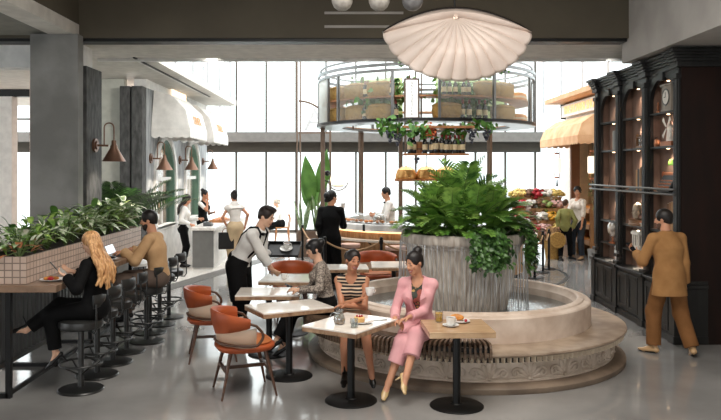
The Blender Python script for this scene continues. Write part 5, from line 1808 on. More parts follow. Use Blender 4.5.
# big banana leaves and snake plants in a box beside the bar
t = thing('box_planter', 'bronze box planter left of the round bar', 'planter', (-0.98, 18.9, 0.001))
b = MB(); b.span(-0.36, 0.36, -0.22, 0.22, 0, 0.66); b.build('box', m_bronze, t, smooth=0, bevel=0.01)
b = MB(); b.span(-0.33, 0.33, -0.19, 0.19, 0.66, 0.672); b.build('soil', MATS['planter_soil'], t, smooth=0)
t = thing('banana_plant', 'tall plant with two huge upright leaves in the bronze box', 'plant', (-0.92, 18.95, 0.674))
st, fo = MB(), MB()
for (d, ln, w, top) in (((-0.12, -0.1, 1), 1.25, 0.40, (-0.10, -0.05, 0.75)), ((0.16, -0.1, 1), 1.2, 0.36, (0.12, 0.0, 0.95)), ((-0.35, 0.1, 0.9), 0.8, 0.26, (-0.08, 0.05, 0.5)), ((0.5, -0.1, 0.7), 0.7, 0.2, (0.1, 0.0, 0.45)), ((0.1, 0.4, 0.9), 0.9, 0.28, (0, 0.08, 0.6))):
    st.tube([(0, 0, 0), tuple(np.array(top) * 0.6), top], 0.02, 8)
    leaf_at(fo, top, d, (0.2, -1, 0.1), ln, w, fold=0.25, seg=10, droop=0.06)
fo.build('leaves', leafmat('banana_leaf', (96, 140, 62), (72, 114, 48), 3), t, smooth=60, solid=0.003); st.build('stems', m_stem, t)
for q, dx in enumerate((-0.24, 0.22)):
    t = thing('snake_plant', 'upright striped snake plant in the bronze box, %s' % ('left side', 'right side')[q], 'plant', (-0.98 + dx, 18.82, 0.674), 0, 'snake plants')
    fo = MB()
    for k in range(16):
        a = rp.random() * 6.28
        leaf_at(fo, (0.06 * math.cos(a), 0.04 * math.sin(a), 0), (0.22 * math.cos(a), 0.15 * math.sin(a), 1), (math.sin(a), -1, 0.1), rp.uniform(.5, .95), 0.06, fold=0.4, seg=6, droop=0.0)
    fo.build('leaves', leafmat('snake_plant_leaf', (110, 136, 92), (170, 184, 150), 16), t, smooth=60)
# olive sprigs by the flower shop door
t = thing('olive_tree', 'slim olive tree with sparse leaves by the flower shop doorway', 'plant', (5.72, 17.35, 0.001))
b = MB(); b.lathe([(0.001, 0), (0.14, 0), (0.17, 0.34), (0.15, 0.34), (0.001, 0.3)], 24); b.build('pot', m_conc, t)
st, fo = MB(), MB()
for k in range(12):
    a = rp.random() * 6.28
    p1 = np.array([0.05 * math.cos(a), 0.05 * math.sin(a), 1.2 + 0.6 * rp.random()])
    p2 = p1 + np.array([0.12 * math.cos(a), 0.2 * math.sin(a), 0.45 * rp.random() + 0.2])
    st.tube([(0, 0, 0.3), tuple(p1 * 0.6), tuple(p1), tuple(p2)], 0.008, 5)
    for q in range(9):
        c = p1 + (p2 - p1) * rp.random()
        leaf_at(fo, c, unit3(np.array([rp.gauss(0, 1), rp.gauss(0, 1), rp.gauss(0.2, .6)])), (0, 0, 1), 0.11, 0.032, seg=3)
fo.build('leaves', m_lime, t, smooth=60); st.build('branches', m_wood, t)

# ================================================================== people: smooth bodies grown from a posed skeleton
def V3(*a):
    return np.array(a, float)

def unit(v):
    v = np.asarray(v, float)
    return v / (np.linalg.norm(v) + 1e-12)

class Field:
    """A solid grown from tapered limbs and rounded masses that melt into each other."""
    def __init__(s, res):
        s.res = res
        s.p = []
        s.cuts = []
    def cone(s, a, b, ra, rb, k=0.02, flat=None, neg=False, caps=None):
        s.p.append(('c', V3(*a), V3(*b), ra, rb, k, flat, neg, caps))
    def ell(s, c, r, R3=None, k=0.02, neg=False):
        s.p.append(('e', V3(*c), V3(*r), np.eye(3) if R3 is None else np.asarray(R3), k, None, None, neg, None))
    def half(s, point, normal):
        s.p.append(('h', V3(*point), unit(normal), 0, 0, 0, None, True, None))
    def cut(s, point, normal, k=0.0):
        s.cuts.append((V3(*point), unit(normal), k))
    def mesh(s):
        res = s.res
        los, his = [], []
        boxes = []
        for q in s.p:
            if q[0] == 'h':
                boxes.append((None, None))
                continue
            if q[0] == 'c':
                m = max(q[3], q[4]) * (1.0 if q[6] is None else max(1.0, q[6][1])) + q[5] + 2 * res
                lo = np.minimum(q[1], q[2]) - m
                hi = np.maximum(q[1], q[2]) + m
            else:
                m = np.sqrt(((q[3] * q[2]) ** 2).sum(1)) + q[4] + 2 * res
                lo, hi = q[1] - m, q[1] + m
            boxes.append((lo, hi))
            if not q[7]:
                los.append(lo); his.append(hi)
        lo = np.min(los, 0) - 2 * res
        hi = np.max(his, 0) + 2 * res
        n = np.ceil((hi - lo) / res).astype(int) + 1
        D = np.full(n, 0.5, np.float32)
        ax = [lo[i] + res * np.arange(n[i]) for i in range(3)]
        for q, (blo, bhi) in zip(s.p, boxes):
            if q[0] == 'h':
                pl = ((ax[0] - q[1][0]) * q[2][0])[:, None, None] + ((ax[1] - q[1][1]) * q[2][1])[None, :, None] + ((ax[2] - q[1][2]) * q[2][2])[None, None, :]
                D = np.maximum(D, pl.astype(np.float32))
                continue
            i0 = np.clip(np.floor((blo - lo) / res).astype(int), 0, n)
            i1 = np.clip(np.ceil((bhi - lo) / res).astype(int) + 1, 0, n)
            if np.any(i1 <= i0):
                continue
            sl = tuple(slice(i0[k], i1[k]) for k in range(3))
            X, Y, Z = np.meshgrid(ax[0][sl[0]], ax[1][sl[1]], ax[2][sl[2]], indexing='ij')
            if q[0] == 'c':
                _, a, b, ra, rb, k, flat, neg, caps = q
                ba = b - a
                L2 = float(ba @ ba) + 1e-12
                px, py, pz = X - a[0], Y - a[1], Z - a[2]
                t = np.clip((px * ba[0] + py * ba[1] + pz * ba[2]) / L2, 0, 1)
                dx, dy, dz = px - ba[0] * t, py - ba[1] * t, pz - ba[2] * t
                if flat is not None:
                    fd, ff = flat
                    fd = unit(fd)
                    c = dx * fd[0] + dy * fd[1] + dz * fd[2]
                    g = (1.0 / ff - 1.0) * c
                    dx, dy, dz = dx + g * fd[0], dy + g * fd[1], dz + g * fd[2]
                    sc = min(1.0, ff)
                else:
                    sc = 1.0
                d = (np.sqrt(dx * dx + dy * dy + dz * dz) - (ra + (rb - ra) * t)) * (0.5 + 0.5 * sc)
                if caps:
                    u = ba / math.sqrt(L2)
                    along = px * u[0] + py * u[1] + pz * u[2]
                    if 'b' in caps:
                        d = np.maximum(d, along - math.sqrt(L2))
                    if 'a' in caps:
                        d = np.maximum(d, -along)
            else:
                _, c, r, R3, k, _, _, neg, _ = q
                px, py, pz = X - c[0], Y - c[1], Z - c[2]
                lx = (px * R3[0, 0] + py * R3[1, 0] + pz * R3[2, 0]) / r[0]
                ly = (px * R3[0, 1] + py * R3[1, 1] + pz * R3[2, 1]) / r[1]
                lz = (px * R3[0, 2] + py * R3[1, 2] + pz * R3[2, 2]) / r[2]
                k0 = np.sqrt(lx * lx + ly * ly + lz * lz) + 1e-9
                k1 = np.sqrt((lx / r[0]) ** 2 + (ly / r[1]) ** 2 + (lz / r[2]) ** 2) + 1e-9
                d = k0 * (k0 - 1.0) / k1
            E = D[sl]
            d = d.astype(np.float32)
            if neg:
                d = -d
                if k > 0:
                    h = np.clip(0.5 - 0.5 * (E - d) / k, 0, 1)
                    D[sl] = E * (1 - h) + d * h + k * h * (1 - h)
                else:
                    D[sl] = np.maximum(E, d)
            else:
                if k > 0:
                    h = np.clip(0.5 + 0.5 * (E - d) / k, 0, 1)
                    D[sl] = E * (1 - h) + d * h - k * h * (1 - h)
                else:
                    D[sl] = np.minimum(E, d)
        for (p, nn, k) in s.cuts:
            pl = ((ax[0] - p[0]) * nn[0])[:, None, None] + ((ax[1] - p[1]) * nn[1])[None, :, None] + ((ax[2] - p[2]) * nn[2])[None, None, :]
            D = np.maximum(D, pl.astype(np.float32))
        return s._nets(D, lo, res)
    @staticmethod
    def _nets(D, lo, res):
        ins = D < 0
        c = np.zeros(tuple(np.array(D.shape) - 1), np.int8)
        for i in (0, 1):
            for j in (0, 1):
                for k in (0, 1):
                    c += ins[i:ins.shape[0] - 1 + i, j:ins.shape[1] - 1 + j, k:ins.shape[2] - 1 + k]
        act = np.argwhere((c > 0) & (c < 8))
        idx = -np.ones(c.shape, np.int32)
        idx[act[:, 0], act[:, 1], act[:, 2]] = np.arange(len(act))
        corner = {}
        for i in (0, 1):
            for j in (0, 1):
                for k in (0, 1):
                    corner[(i, j, k)] = D[act[:, 0] + i, act[:, 1] + j, act[:, 2] + k]
        acc = np.zeros((len(act), 3)); cnt = np.zeros(len(act))
        edges = []
        for a in corner:
            for axis in range(3):
                if a[axis] == 0:
                    bb = list(a); bb[axis] = 1
                    edges.append((a, tuple(bb)))
        for a, b_ in edges:
            va, vb = corner[a], corner[b_]
            m = (va < 0) != (vb < 0)
            t = np.where(m, va / np.where(m, va - vb, 1), 0)
            A, B = np.array(a, float), np.array(b_, float)
            acc += m[:, None] * (A[None] + t[:, None] * (B - A)[None])
            cnt += m
        verts = lo + res * (act + acc / np.maximum(cnt, 1)[:, None])
        faces = []
        for axis in range(3):
            sl0 = [slice(None)] * 3; sl1 = [slice(None)] * 3
            sl0[axis] = slice(0, -1); sl1[axis] = slice(1, None)
            A, B = ins[tuple(sl0)], ins[tuple(sl1)]
            e = np.argwhere(A != B)
            if len(e) == 0:
                continue
            o1, o2 = (axis + 1) % 3, (axis + 2) % 3
            ok = (e[:, o1] > 0) & (e[:, o2] > 0) & (e[:, o1] < c.shape[o1]) & (e[:, o2] < c.shape[o2])
            e = e[ok]
            q = []
            for (d1, d2) in ((0, 0), (-1, 0), (-1, -1), (0, -1)):
                f = e.copy(); f[:, o1] += d1; f[:, o2] += d2
                q.append(idx[f[:, 0], f[:, 1], f[:, 2]])
            q = np.stack(q, 1)
            fl = A[e[:, 0], e[:, 1], e[:, 2]]
            q[~fl] = q[~fl][:, ::-1]
            faces.append(q)
        faces = np.concatenate(faces) if faces else np.zeros((0, 4), int)
        faces = faces[(faces >= 0).all(1)]
        return verts, faces
    def build(s, name, mat, parent, origin):
        v, f = s.mesh()
        v = v - np.asarray(origin)
        me = bpy.data.meshes.new(name)
        me.vertices.add(len(v)); me.vertices.foreach_set('co', v.astype(np.float32).ravel())
        me.loops.add(len(f) * 4); me.loops.foreach_set('vertex_index', f.astype(np.int32).ravel())
        me.polygons.add(len(f)); me.polygons.foreach_set('loop_start', np.arange(0, len(f) * 4, 4, dtype=np.int32))
        me.update(calc_edges=True)
        me.polygons.foreach_set('use_smooth', [True] * len(f))
        me.materials.append(mat)
        o = bpy.data.objects.new(name, me)
        COL.objects.link(o)
        if parent is not None:
            o.parent = parent
        return o

def two_bone(a, c, l1, l2, hint):
    a, c = V3(*a), V3(*c)
    d = np.linalg.norm(c - a)
    dm = (l1 + l2) * 0.998
    u = unit(c - a)
    if d > dm:
        d = dm
        c = a + u * d
    d = max(d, abs(l1 - l2) + 0.02)
    x = (l1 * l1 - l2 * l2 + d * d) / (2 * d)
    h = math.sqrt(max(l1 * l1 - x * x, 0))
    hp = V3(*hint) - u * np.dot(V3(*hint), u)
    return a + u * x + unit(hp) * h, c

Z = V3(0, 0, 1)

class Person:
    def __init__(s, label, H, pelvis, yaw, base, lean=0, side=0, twist=0, head=(None, 0, 0), female=False, res=0.008, build_=1.0,
                 hands=None, elbows=None, feet=None, knees=None, footdirs=None, skin=(214, 164, 132), handdirs=None, palms=None, curl=(0.5, 0.5), heel=0.0, hunch=6):
        s.H, s.res, s.female = H, res, female
        s.base = V3(*base)
        s.root = thing('person', label, 'person', tuple(s.base))
        s.skin = M('skin_%d_%d_%d' % skin, skin, 0.5, col2=tuple(int(c * 0.95) for c in skin), nscale=12, sub=0.08)
        f0 = V3(math.cos(R(yaw)), math.sin(R(yaw)), 0)
        l0 = V3(-f0[1], f0[0], 0)
        P = V3(*pelvis)
        s.fwd, s.left, s.P = f0, l0, P
        s.bw = build_
        u = unit(Z * math.cos(R(lean)) + f0 * math.sin(R(lean)) + l0 * math.sin(R(side)))
        lean2 = lean + hunch
        u2 = unit(Z * math.cos(R(lean2)) + f0 * math.sin(R(lean2)) + l0 * math.sin(R(side)))
        s.up = u
        W = P + u * 0.105 * H                       # waist
        C = W + u2 * 0.105 * H                      # chest
        N = C + u2 * 0.095 * H                      # base of the neck
        tw = R(yaw + twist)
        l1 = V3(-math.sin(tw), math.cos(tw), 0)
        l1 = unit(l1 - u2 * np.dot(l1, u2))
        f1 = unit(np.cross(l1, u2))
        s.W, s.C, s.N, s.l1, s.f1, s.u2 = W, C, N, l1, f1, u2
        sw = (0.088 if female else 0.104) * H * build_
        s.sh = [N - u2 * 0.022 * H + l1 * sw, N - u2 * 0.022 * H - l1 * sw]
        hy, hp, ht = head
        hy = yaw if hy is None else hy
        hf = V3(math.cos(R(hy)) * math.cos(R(hp)), math.sin(R(hy)) * math.cos(R(hp)), math.sin(R(hp)))
        hl = V3(-math.sin(R(hy)), math.cos(R(hy)), 0)
        hu = np.cross(hf, hl)
        c_, s_ = math.cos(R(ht)), math.sin(R(ht))
        hl, hu = hl * c_ + hu * s_, hu * c_ - hl * s_
        s.hf, s.hl, s.hu = hf, hl, hu
        nk = unit(u2 * 0.6 + Z * 0.5 + hu * 0.2)
        s.hs = H / 1.75 * (0.97 if female else 1.0)
        s.hc = N + nk * 0.070 * H + hu * 0.045 * H + f1 * 0.008 * H + hf * 0.012
        hw = 0.052 * H
        s.hip = [P + l0 * hw - u * 0.0 * H, P - l0 * hw]
        ua, fa = 0.172 * H, 0.148 * H
        s.wr, s.el = [None, None], [None, None]
        for i in (0, 1):
            sg = 1 if i == 0 else -1
            tgt = hands[i] if hands and hands[i] is not None else s.sh[i] - Z * (ua + fa) * 0.97 + l1 * sg * 0.06 + f1 * 0.04
            hint = elbows[i] if elbows and elbows[i] is not None else (-f1 * 0.8 + l1 * sg * 0.5 - Z * 0.5)
            s.el[i], s.wr[i] = two_bone(s.sh[i], tgt, ua, fa, hint)
        th, sn = 0.245 * H, 0.243 * H
        s.kn, s.an = [None, None], [None, None]
        for i in (0, 1):
            sg = 1 if i == 0 else -1
            tgt = feet[i] if feet and feet[i] is not None else V3(s.hip[i][0], s.hip[i][1], 0.045 * H) + l0 * sg * 0.01
            hint = knees[i] if knees and knees[i] is not None else f0 + l0 * sg * 0.08
            s.kn[i], s.an[i] = two_bone(s.hip[i], tgt, th, sn, hint)
        s.fd = [unit(V3(*footdirs[i])) if footdirs and footdirs[i] is not None else f0 for i in (0, 1)]
        s.hd = [unit(V3(*handdirs[i])) if handdirs and handdirs[i] is not None else unit(s.wr[i] - s.el[i]) for i in (0, 1)]
        s.pn = [unit(V3(*palms[i])) if palms and palms[i] is not None else unit(-l1 * (1 if i == 0 else -1)) for i in (0, 1)]
        s.curl = curl
        s.heel = heel
    # ---- pieces
    def torso(s, F, g=0.0, k=0.04, pel=True):
        H, b = s.H, s.bw
        fl = (s.fwd, 0.70)
        if pel:
            F.ell(s.P + s.up * 0.01 * H, ((0.088 if s.female else 0.084) * H * b + g, 0.066 * H * b + g, 0.075 * H + g), np.column_stack([s.left, s.fwd, s.up]), k)
        wr = (0.060 if s.female else 0.070) * H * b
        F.cone(s.P + s.up * 0.03 * H, s.W, 0.080 * H * b + g, wr + g, k, (s.fwd, 0.78))
        F.cone(s.W, s.C, wr + g, (0.076 if s.female else 0.090) * H * b + g, k, (s.f1, 0.76))
        F.cone(s.C, s.N - s.u2 * 0.045 * H, (0.076 if s.female else 0.090) * H * b + g, 0.070 * H * b + g, k, (s.f1, 0.72))
        F.cone(s.sh[0] + s.l1 * -0.012, s.sh[1] + s.l1 * 0.012, 0.027 * H + g * 0.8, 0.027 * H + g * 0.8, 0.02)
        F.cone(s.N - s.u2 * 0.012 * H, s.sh[0], 0.027 * H + g * 0.8, 0.022 * H + g * 0.8, 0.02)
        F.cone(s.N - s.u2 * 0.012 * H, s.sh[1], 0.027 * H + g * 0.8, 0.022 * H + g * 0.8, 0.02)
        if s.female:
            for sg in (1, -1):
                F.ell(s.C + s.f1 * 0.052 * H + s.l1 * sg * 0.040 * H + s.u2 * 0.012 * H, (0.036 * H + g, 0.032 * H + g, 0.036 * H + g), np.column_stack([s.l1, s.f1, s.u2]), 0.03)
    def arm(s, F, i, g=0.0, upto=2.0, k=0.02, r=(0.0275, 0.0225, 0.0155), caps=True):
        H = s.H
        m = 1.0 if not s.female else 0.86
        a, e, w = s.sh[i], s.el[i], s.wr[i]
        r0, r1, r2 = [q * H * m * (0.5 + 0.5 * s.bw) + g for q in r]
        if upto >= 1:
            F.cone(a, e, r0, r1, k)
            t = min(upto - 1, 1)
            if t > 0.02:
                F.cone(e, e + (w - e) * t, r1, r1 + (r2 - r1) * t, k, None, False, 'b' if caps else None)
        else:
            F.cone(a, a + (e - a) * upto, r0, r0 + (r1 - r0) * upto, k, None, False, 'b' if caps else None)
    def hand(s, F, i):
        H = s.H * (0.94 if s.female else 1.0)
        w, d, n = s.wr[i], s.hd[i], s.pn[i]
        n = unit(n - d * np.dot(n, d))
        sd = np.cross(d, n)                       # towards the thumb for one hand, away for the other
        if i == 1:
            sd = -sd
        sc = H / 1.75
        kk = 0.006
        F.cone(w - d * 0.005, w + d * 0.075 * sc, 0.024 * sc, 0.034 * sc, 0.012, (n, 0.48))
        cu = s.curl[i]
        for q, (off, ln) in enumerate(((0.026, 0.074), (0.009, 0.083), (-0.009, 0.077), (-0.026, 0.060))):
            p = w + d * 0.082 * sc + sd * off * sc
            dirn = d.copy()
            for seg, fr in enumerate((0.45, 0.31, 0.24)):
                ang = cu * (0.55 + 0.25 * seg + 0.06 * q)
                axis = np.cross(d, n)
                dirn = unit(dirn * math.cos(ang) + n * math.sin(ang) * 1.0) if seg == 0 else unit(dirn * math.cos(ang) + unit(np.cross(axis, dirn)) * math.sin(ang))
                p2 = p + dirn * ln * fr * sc
                F.cone(p, p2, (0.0092 - 0.0009 * seg) * sc, (0.0085 - 0.0011 * seg) * sc, kk)
                p = p2
        p = w + d * 0.028 * sc + sd * 0.026 * sc
        dirn = unit(d * 0.65 + sd * 0.75 + n * 0.25)
        p2 = p + dirn * 0.036 * sc
        F.cone(p, p2, 0.0125 * sc, 0.0105 * sc, 0.008)
        dirn = unit(d * 0.9 + sd * 0.35 + n * (0.3 + 0.4 * cu))
        F.cone(p2, p2 + dirn * 0.032 * sc, 0.0105 * sc, 0.008 * sc, kk)
    def leg(s, F, i, g=0.0, upto=2.0, k=0.03, r=(0.052, 0.033, 0.020), calf=True, rmin=0.0):
        H = s.H
        m = 1.0 if not s.female else 0.95
        a, kn, an = s.hip[i], s.kn[i], s.an[i]
        r0, r1, r2 = [max(q * H * m + g, rmin) for q in r]
        F.cone(a, kn, r0, r1, k, None, False, None)
        t = min(upto - 1, 1)
        if t > 0.02:
            F.cone(kn, kn + (an - kn) * t, r1, r1 + (r2 - r1) * t, k, None, False, 'b' if upto < 2 else None)
            if calf:
                bk = unit(np.cross(unit(an - kn), np.cross(unit(kn - a), unit(an - kn))))
                F.cone(kn + (an - kn) * 0.18 - bk * 0.010 * H, kn + (an - kn) * min(t, 0.5) - bk * 0.006 * H, 0.026 * H * m + g, 0.021 * H * m + g, k)
    def foot(s, F, i, g=0.0, k=0.012):
        sc = s.H / 1.75 * (0.92 if s.female else 1.0)
        an, d = s.an[i], s.fd[i]
        sh = unit(s.an[i] - s.kn[i])
        dn = unit(sh - d * np.dot(sh, d)) if abs(np.dot(sh, d)) < 0.98 else unit(np.cross(d, s.left))
        heel = an + dn * 0.045 * sc - d * 0.035 * sc
        ball = an + dn * (0.062 * sc) + d * 0.115 * sc
        toe = ball + d * 0.055 * sc
        F.cone(an, heel, 0.032 * sc + g, 0.026 * sc + g, k)
        F.cone(an, ball, 0.034 * sc + g, 0.030 * sc + g, k, (dn, 0.75))
        F.cone(heel, ball, 0.026 * sc + g, 0.028 * sc + g, k, (dn, 0.7))
        F.cone(ball, toe, 0.031 * sc + g, 0.022 * sc + g, k, (dn, 0.6))
        s.foot_pts = getattr(s, 'foot_pts', {})
        s.foot_pts[i] = (heel, ball, toe, dn)
    def head_solid(s, F):
        c, f, l, u, q = s.hc, s.hf, s.hl, s.hu, s.hs
        B = np.column_stack([l, f, u])
        at = lambda x, y, z: c + (l * x + f * y + u * z) * q
        n0 = s.N - s.u2 * 0.03 * s.H
        nr = (0.029 if s.female else 0.034) * s.H
        F.cone(n0, c - u * 0.05 * q - f * 0.012 * q, nr * 1.12, nr * 0.95, 0.02)
        F.ell(at(0, -0.012, 0.028), (0.074 * q, 0.094 * q, 0.090 * q), B, 0.02)
        F.ell(at(0, 0.030, -0.040), (0.058 * q, 0.062 * q, 0.080 * q), B, 0.02)
        F.ell(at(0, 0.060, -0.098), (0.028 * q, 0.024 * q, 0.020 * q), B, 0.02)
        for sg in (1, -1):
            F.ell(at(sg * 0.036, 0.058, -0.026), (0.024 * q, 0.022 * q, 0.022 * q), B, 0.014)
            F.ell(at(sg * 0.075, -0.008, -0.012), (0.010 * q, 0.020 * q, 0.031 * q), B, 0.006)
            F.ell(at(sg * 0.031, 0.096, 0.010), (0.019 * q, 0.014 * q, 0.012 * q), B, 0.008, True)
            F.ell(at(sg * 0.031, 0.078, 0.008), (0.016 * q, 0.013 * q, 0.011 * q), B, 0.004)
        F.cone(at(0, 0.088, 0.012), at(0, 0.108, -0.026), 0.008 * q, 0.0105 * q, 0.008)
        for sg in (1, -1):
            F.ell(at(sg * 0.012, 0.098, -0.030), (0.009 * q, 0.009 * q, 0.008 * q), B, 0.005)
        F.ell(at(0, 0.086, -0.058), (0.024 * q, 0.012 * q, 0.007 * q), B, 0.005)
        F.ell(at(0, 0.084, -0.069), (0.021 * q, 0.012 * q, 0.008 * q), B, 0.005)
    def body(s, hands=True, feet=True):
        F = Field(s.res)
        s.torso(F)
        for i in (0, 1):
            s.arm(F, i, caps=False)
            if hands:
                s.hand(F, i)
            s.leg(F, i)
            if feet:
                s.foot(F, i)
        s.head_solid(F)
        o = F.build('body', s.skin, s.root, s.base)
        return o
    def face(s, brow=(40, 28, 22), lips=(170, 90, 84), smile=False, beard=None, eyecol=(46, 32, 24)):
        c, f, l, u, q = s.hc, s.hf, s.hl, s.hu, s.hs
        B = np.column_stack([l, f, u])
        at = lambda x, y, z: c + (l * x + f * y + u * z) * q - s.base
        for sg in (1, -1):
            b = MB(); b.ell(at(sg * 0.031, 0.088, 0.008), (0.0115 * q, 0.005 * q, 0.0042 * q), B, 12, 8)
            e = b.build('eye', M('eye_white', (186, 176, 168), 0.4), s.root)
            b = MB(); b.ell(at(sg * 0.031, 0.0915, 0.008), (0.0072 * q, 0.0035 * q, 0.0056 * q), B, 10, 6)
            b.build('iris', M('eye_%d_%d_%d' % eyecol, eyecol, 0.2), e)
            b = MB(); b.tube([at(sg * 0.014, 0.096, 0.025), at(sg * 0.031, 0.096, 0.030), at(sg * 0.047, 0.086, 0.024)], 0.0036 * q, 6)
            b.build('eyebrow', M('hair_%d_%d_%d' % brow, brow, 0.6), s.root)
        b = MB()
        w = 0.031 if smile else 0.024
        up = 0.008 if smile else 0.001
        b.tube([at(-w, 0.078, -0.062 + up), at(-w * .5, 0.093, -0.0605), at(0, 0.0975, -0.060), at(w * .5, 0.093, -0.0605), at(w, 0.078, -0.062 + up)], 0.005 * q, 6)
        b.tube([at(-w, 0.078, -0.063 + up), at(-w * .5, 0.090, -0.071 - up * .5), at(0, 0.0945, -0.0735 - up * .6), at(w * .5, 0.090, -0.071 - up * .5), at(w, 0.078, -0.063 + up)], 0.006 * q, 6)
        m = b.build('mouth', M('lips_%d_%d_%d' % lips, lips, 0.4), s.root, smooth=60)
        if smile:
            b = MB(); b.ell(at(0, 0.0905, -0.0655), (0.022 * q, 0.007 * q, 0.0062 * q), B, 12, 8)
            b.build('teeth', M('teeth', (244, 240, 232), 0.3), m)
        if beard:
            F = Field(min(s.res, 0.006))
            g = lambda x, y, z: c + (l * x + f * y + u * z) * q
            F.ell(g(0, 0.030, -0.052), (0.061 * q, 0.063 * q, 0.075 * q), B, 0.01)
            F.ell(g(0, 0.060, -0.100), (0.031 * q, 0.027 * q, 0.024 * q), B, 0.02)
            F.cut(g(0, 0, -0.044), u * 1.0 - f * 0.12)
            F.cut(g(0, 0.0, 0), -f)
            F.ell(g(0, 0.104, -0.058), (0.020 * q, 0.022 * q, 0.012 * q), B, 0.004, True)
            F.build('beard', M('hair_%d_%d_%d' % beard, beard, 0.7), s.root, s.base)
    def hair(s, style, col, col2=None):
        c, f, l, u, q = s.hc, s.hf, s.hl, s.hu, s.hs
        B = np.column_stack([l, f, u])
        at = lambda x, y, z: c + (l * x + f * y + u * z) * q
        mt = M('hairdo_%d_%d_%d' % col, col, 0.42, col2=col2 or tuple(int(x * 0.6) for x in col), nscale=16, stretch=(3, 3, 0.7), bump=(70, 0.5, 0.004))
        F = Field(min(s.res, 0.007))
        g = 0.010
        F.ell(at(0, -0.016, 0.034), ((0.076 + g) * q, (0.094 + g) * q, (0.090 + g) * q), B, 0.012)
        low = -0.055 if style in ('short', 'quiff') else -0.075
        F.ell(at(0, -0.062, -0.02), (0.060 * q, 0.046 * q, 0.066 * q), B, 0.02)
        if style == 'quiff':
            F.ell(at(0.01, 0.045, 0.105), (0.058 * q, 0.052 * q, 0.034 * q), B, 0.02)
            F.ell(at(-0.02, 0.0, 0.118), (0.060 * q, 0.06 * q, 0.026 * q), B, 0.02)
        # open the face and the ears
        F.ell(at(0, 0.120, -0.028), (0.070 * q, 0.080 * q, 0.114 * q), B, 0.012, True)
        if style in ('short', 'quiff', 'bun', 'bunlow', 'ponybun'):
            for sg in (1, -1):
                F.ell(at(sg * 0.088, 0.012, -0.045), (0.030 * q, 0.046 * q, 0.052 * q), B, 0.01, True)
        F.cut(at(0, -0.05, low), -u * 0.9 + f * 0.25)
        if style == 'bun':
            F.ell(at(0, -0.085, 0.110), (0.058 * q, 0.054 * q, 0.050 * q), B, 0.014)
        if style == 'bunlow':
            F.ell(at(0, -0.122, 0.03), (0.066 * q, 0.052 * q, 0.062 * q), B, 0.016)
            F.ell(at(0.03, -0.09, -0.05), (0.05 * q, 0.05 * q, 0.06 * q), B, 0.02)
        if style == 'fringe':
            F.ell(at(0, 0.072, 0.056), (0.066 * q, 0.034 * q, 0.040 * q), B, 0.012)
            for sg in (1, -1):
                F.ell(at(sg * 0.070, 0.025, -0.02), (0.016 * q, 0.03 * q, 0.06 * q), B, 0.012)
            F.ell(at(0, -0.112, 0.055), (0.060 * q, 0.050 * q, 0.056 * q), B, 0.014)
        if style == 'curly':
            rr = random.Random(5)
            for _ in range(60):
                d = unit(V3(rr.gauss(0, 1), rr.gauss(-0.4, 1), rr.gauss(0.5, 0.8)))
                if d[1] > 0.75 or d[2] < -0.45:
                    continue
                F.ell(at(d[0] * 0.082, -0.016 + d[1] * 0.098, 0.034 + d[2] * 0.096), (0.022 * q, 0.022 * q, 0.022 * q), None, 0.01)
        o = F
        o.build('hair', mt, s.root, s.base)
    def long_hair(s, col, length=0.45, col2=None, wave=0.02, front=False):
        """Locks falling from the crown, down the back and over the shoulders."""
        c, f, l, u, q = s.hc, s.hf, s.hl, s.hu, s.hs
        B = np.column_stack([l, f, u])
        at = lambda x, y, z: c + (l * x + f * y + u * z) * q
        mt = M('locks_%d_%d_%d' % col, col, 0.40, col2=col2 or tuple(int(x * 0.55) for x in col), nscale=14, stretch=(4, 4, 0.6), bump=(60, 0.6, 0.006))
        F = Field(min(s.res, 0.007))
        F.ell(at(0, -0.016, 0.036), (0.088 * q, 0.106 * q, 0.100 * q), B, 0.012)
        F.ell(at(0, -0.045, -0.05), (0.088 * q, 0.075 * q, 0.11 * q), B, 0.03)
        F.ell(at(0, 0.115, -0.045), (0.070 * q, 0.088 * q, 0.112 * q), B, 0.012, True)
        rr = random.Random(4)
        n = 15
        for i in range(n):
            t = (i / (n - 1) - 0.5) * 2
            a0 = at(0.078 * t, -0.06 + 0.03 * abs(t), 0.0)
            ln = length * rr.uniform(0.85, 1.05)
            m = 9
            prev = a0
            for k in range(1, m + 1):
                z = k / m
                sway = wave * math.sin(z * 7 + i * 1.3) * z
                p = a0 - Z * ln * z + s.l1 * (0.085 * t * z + sway) - s.f1 * 0.150 * min(1.0, z * 1.6)
                F.cone(prev, p, 0.023 * (1.05 - 0.5 * z * z), 0.023 * (1.05 - 0.5 * z * z), 0.012)
                prev = p
        if front:
            for sg in (1, -1):
                prev = at(sg * 0.076, 0.01, 0.0)
                for k in range(1, 7):
                    p = at(sg * 0.08, 0.01, 0) - Z * length * 0.75 * k / 6 + s.f1 * 0.05 * k / 6 + s.l1 * sg * 0.01
                    F.cone(prev, p, 0.022, 0.018, 0.012); prev = p
        F.build('hair', mt, s.root, s.base)
    # ---- clothes
    def neckhole(s, F, lift=0.012, r=0.036):
        H = s.H
        a = s.N + s.f1 * 0.004 * H + s.u2 * (lift - 0.012) * H
        F.cone(a - s.u2 * 0.006 * H + s.f1 * 0.012 * H, a + s.u2 * 0.16 * H, r * H, (r + 0.012) * H, 0.006, None, True)
        F.half(s.N + s.u2 * (lift + 0.022) * H, s.u2)
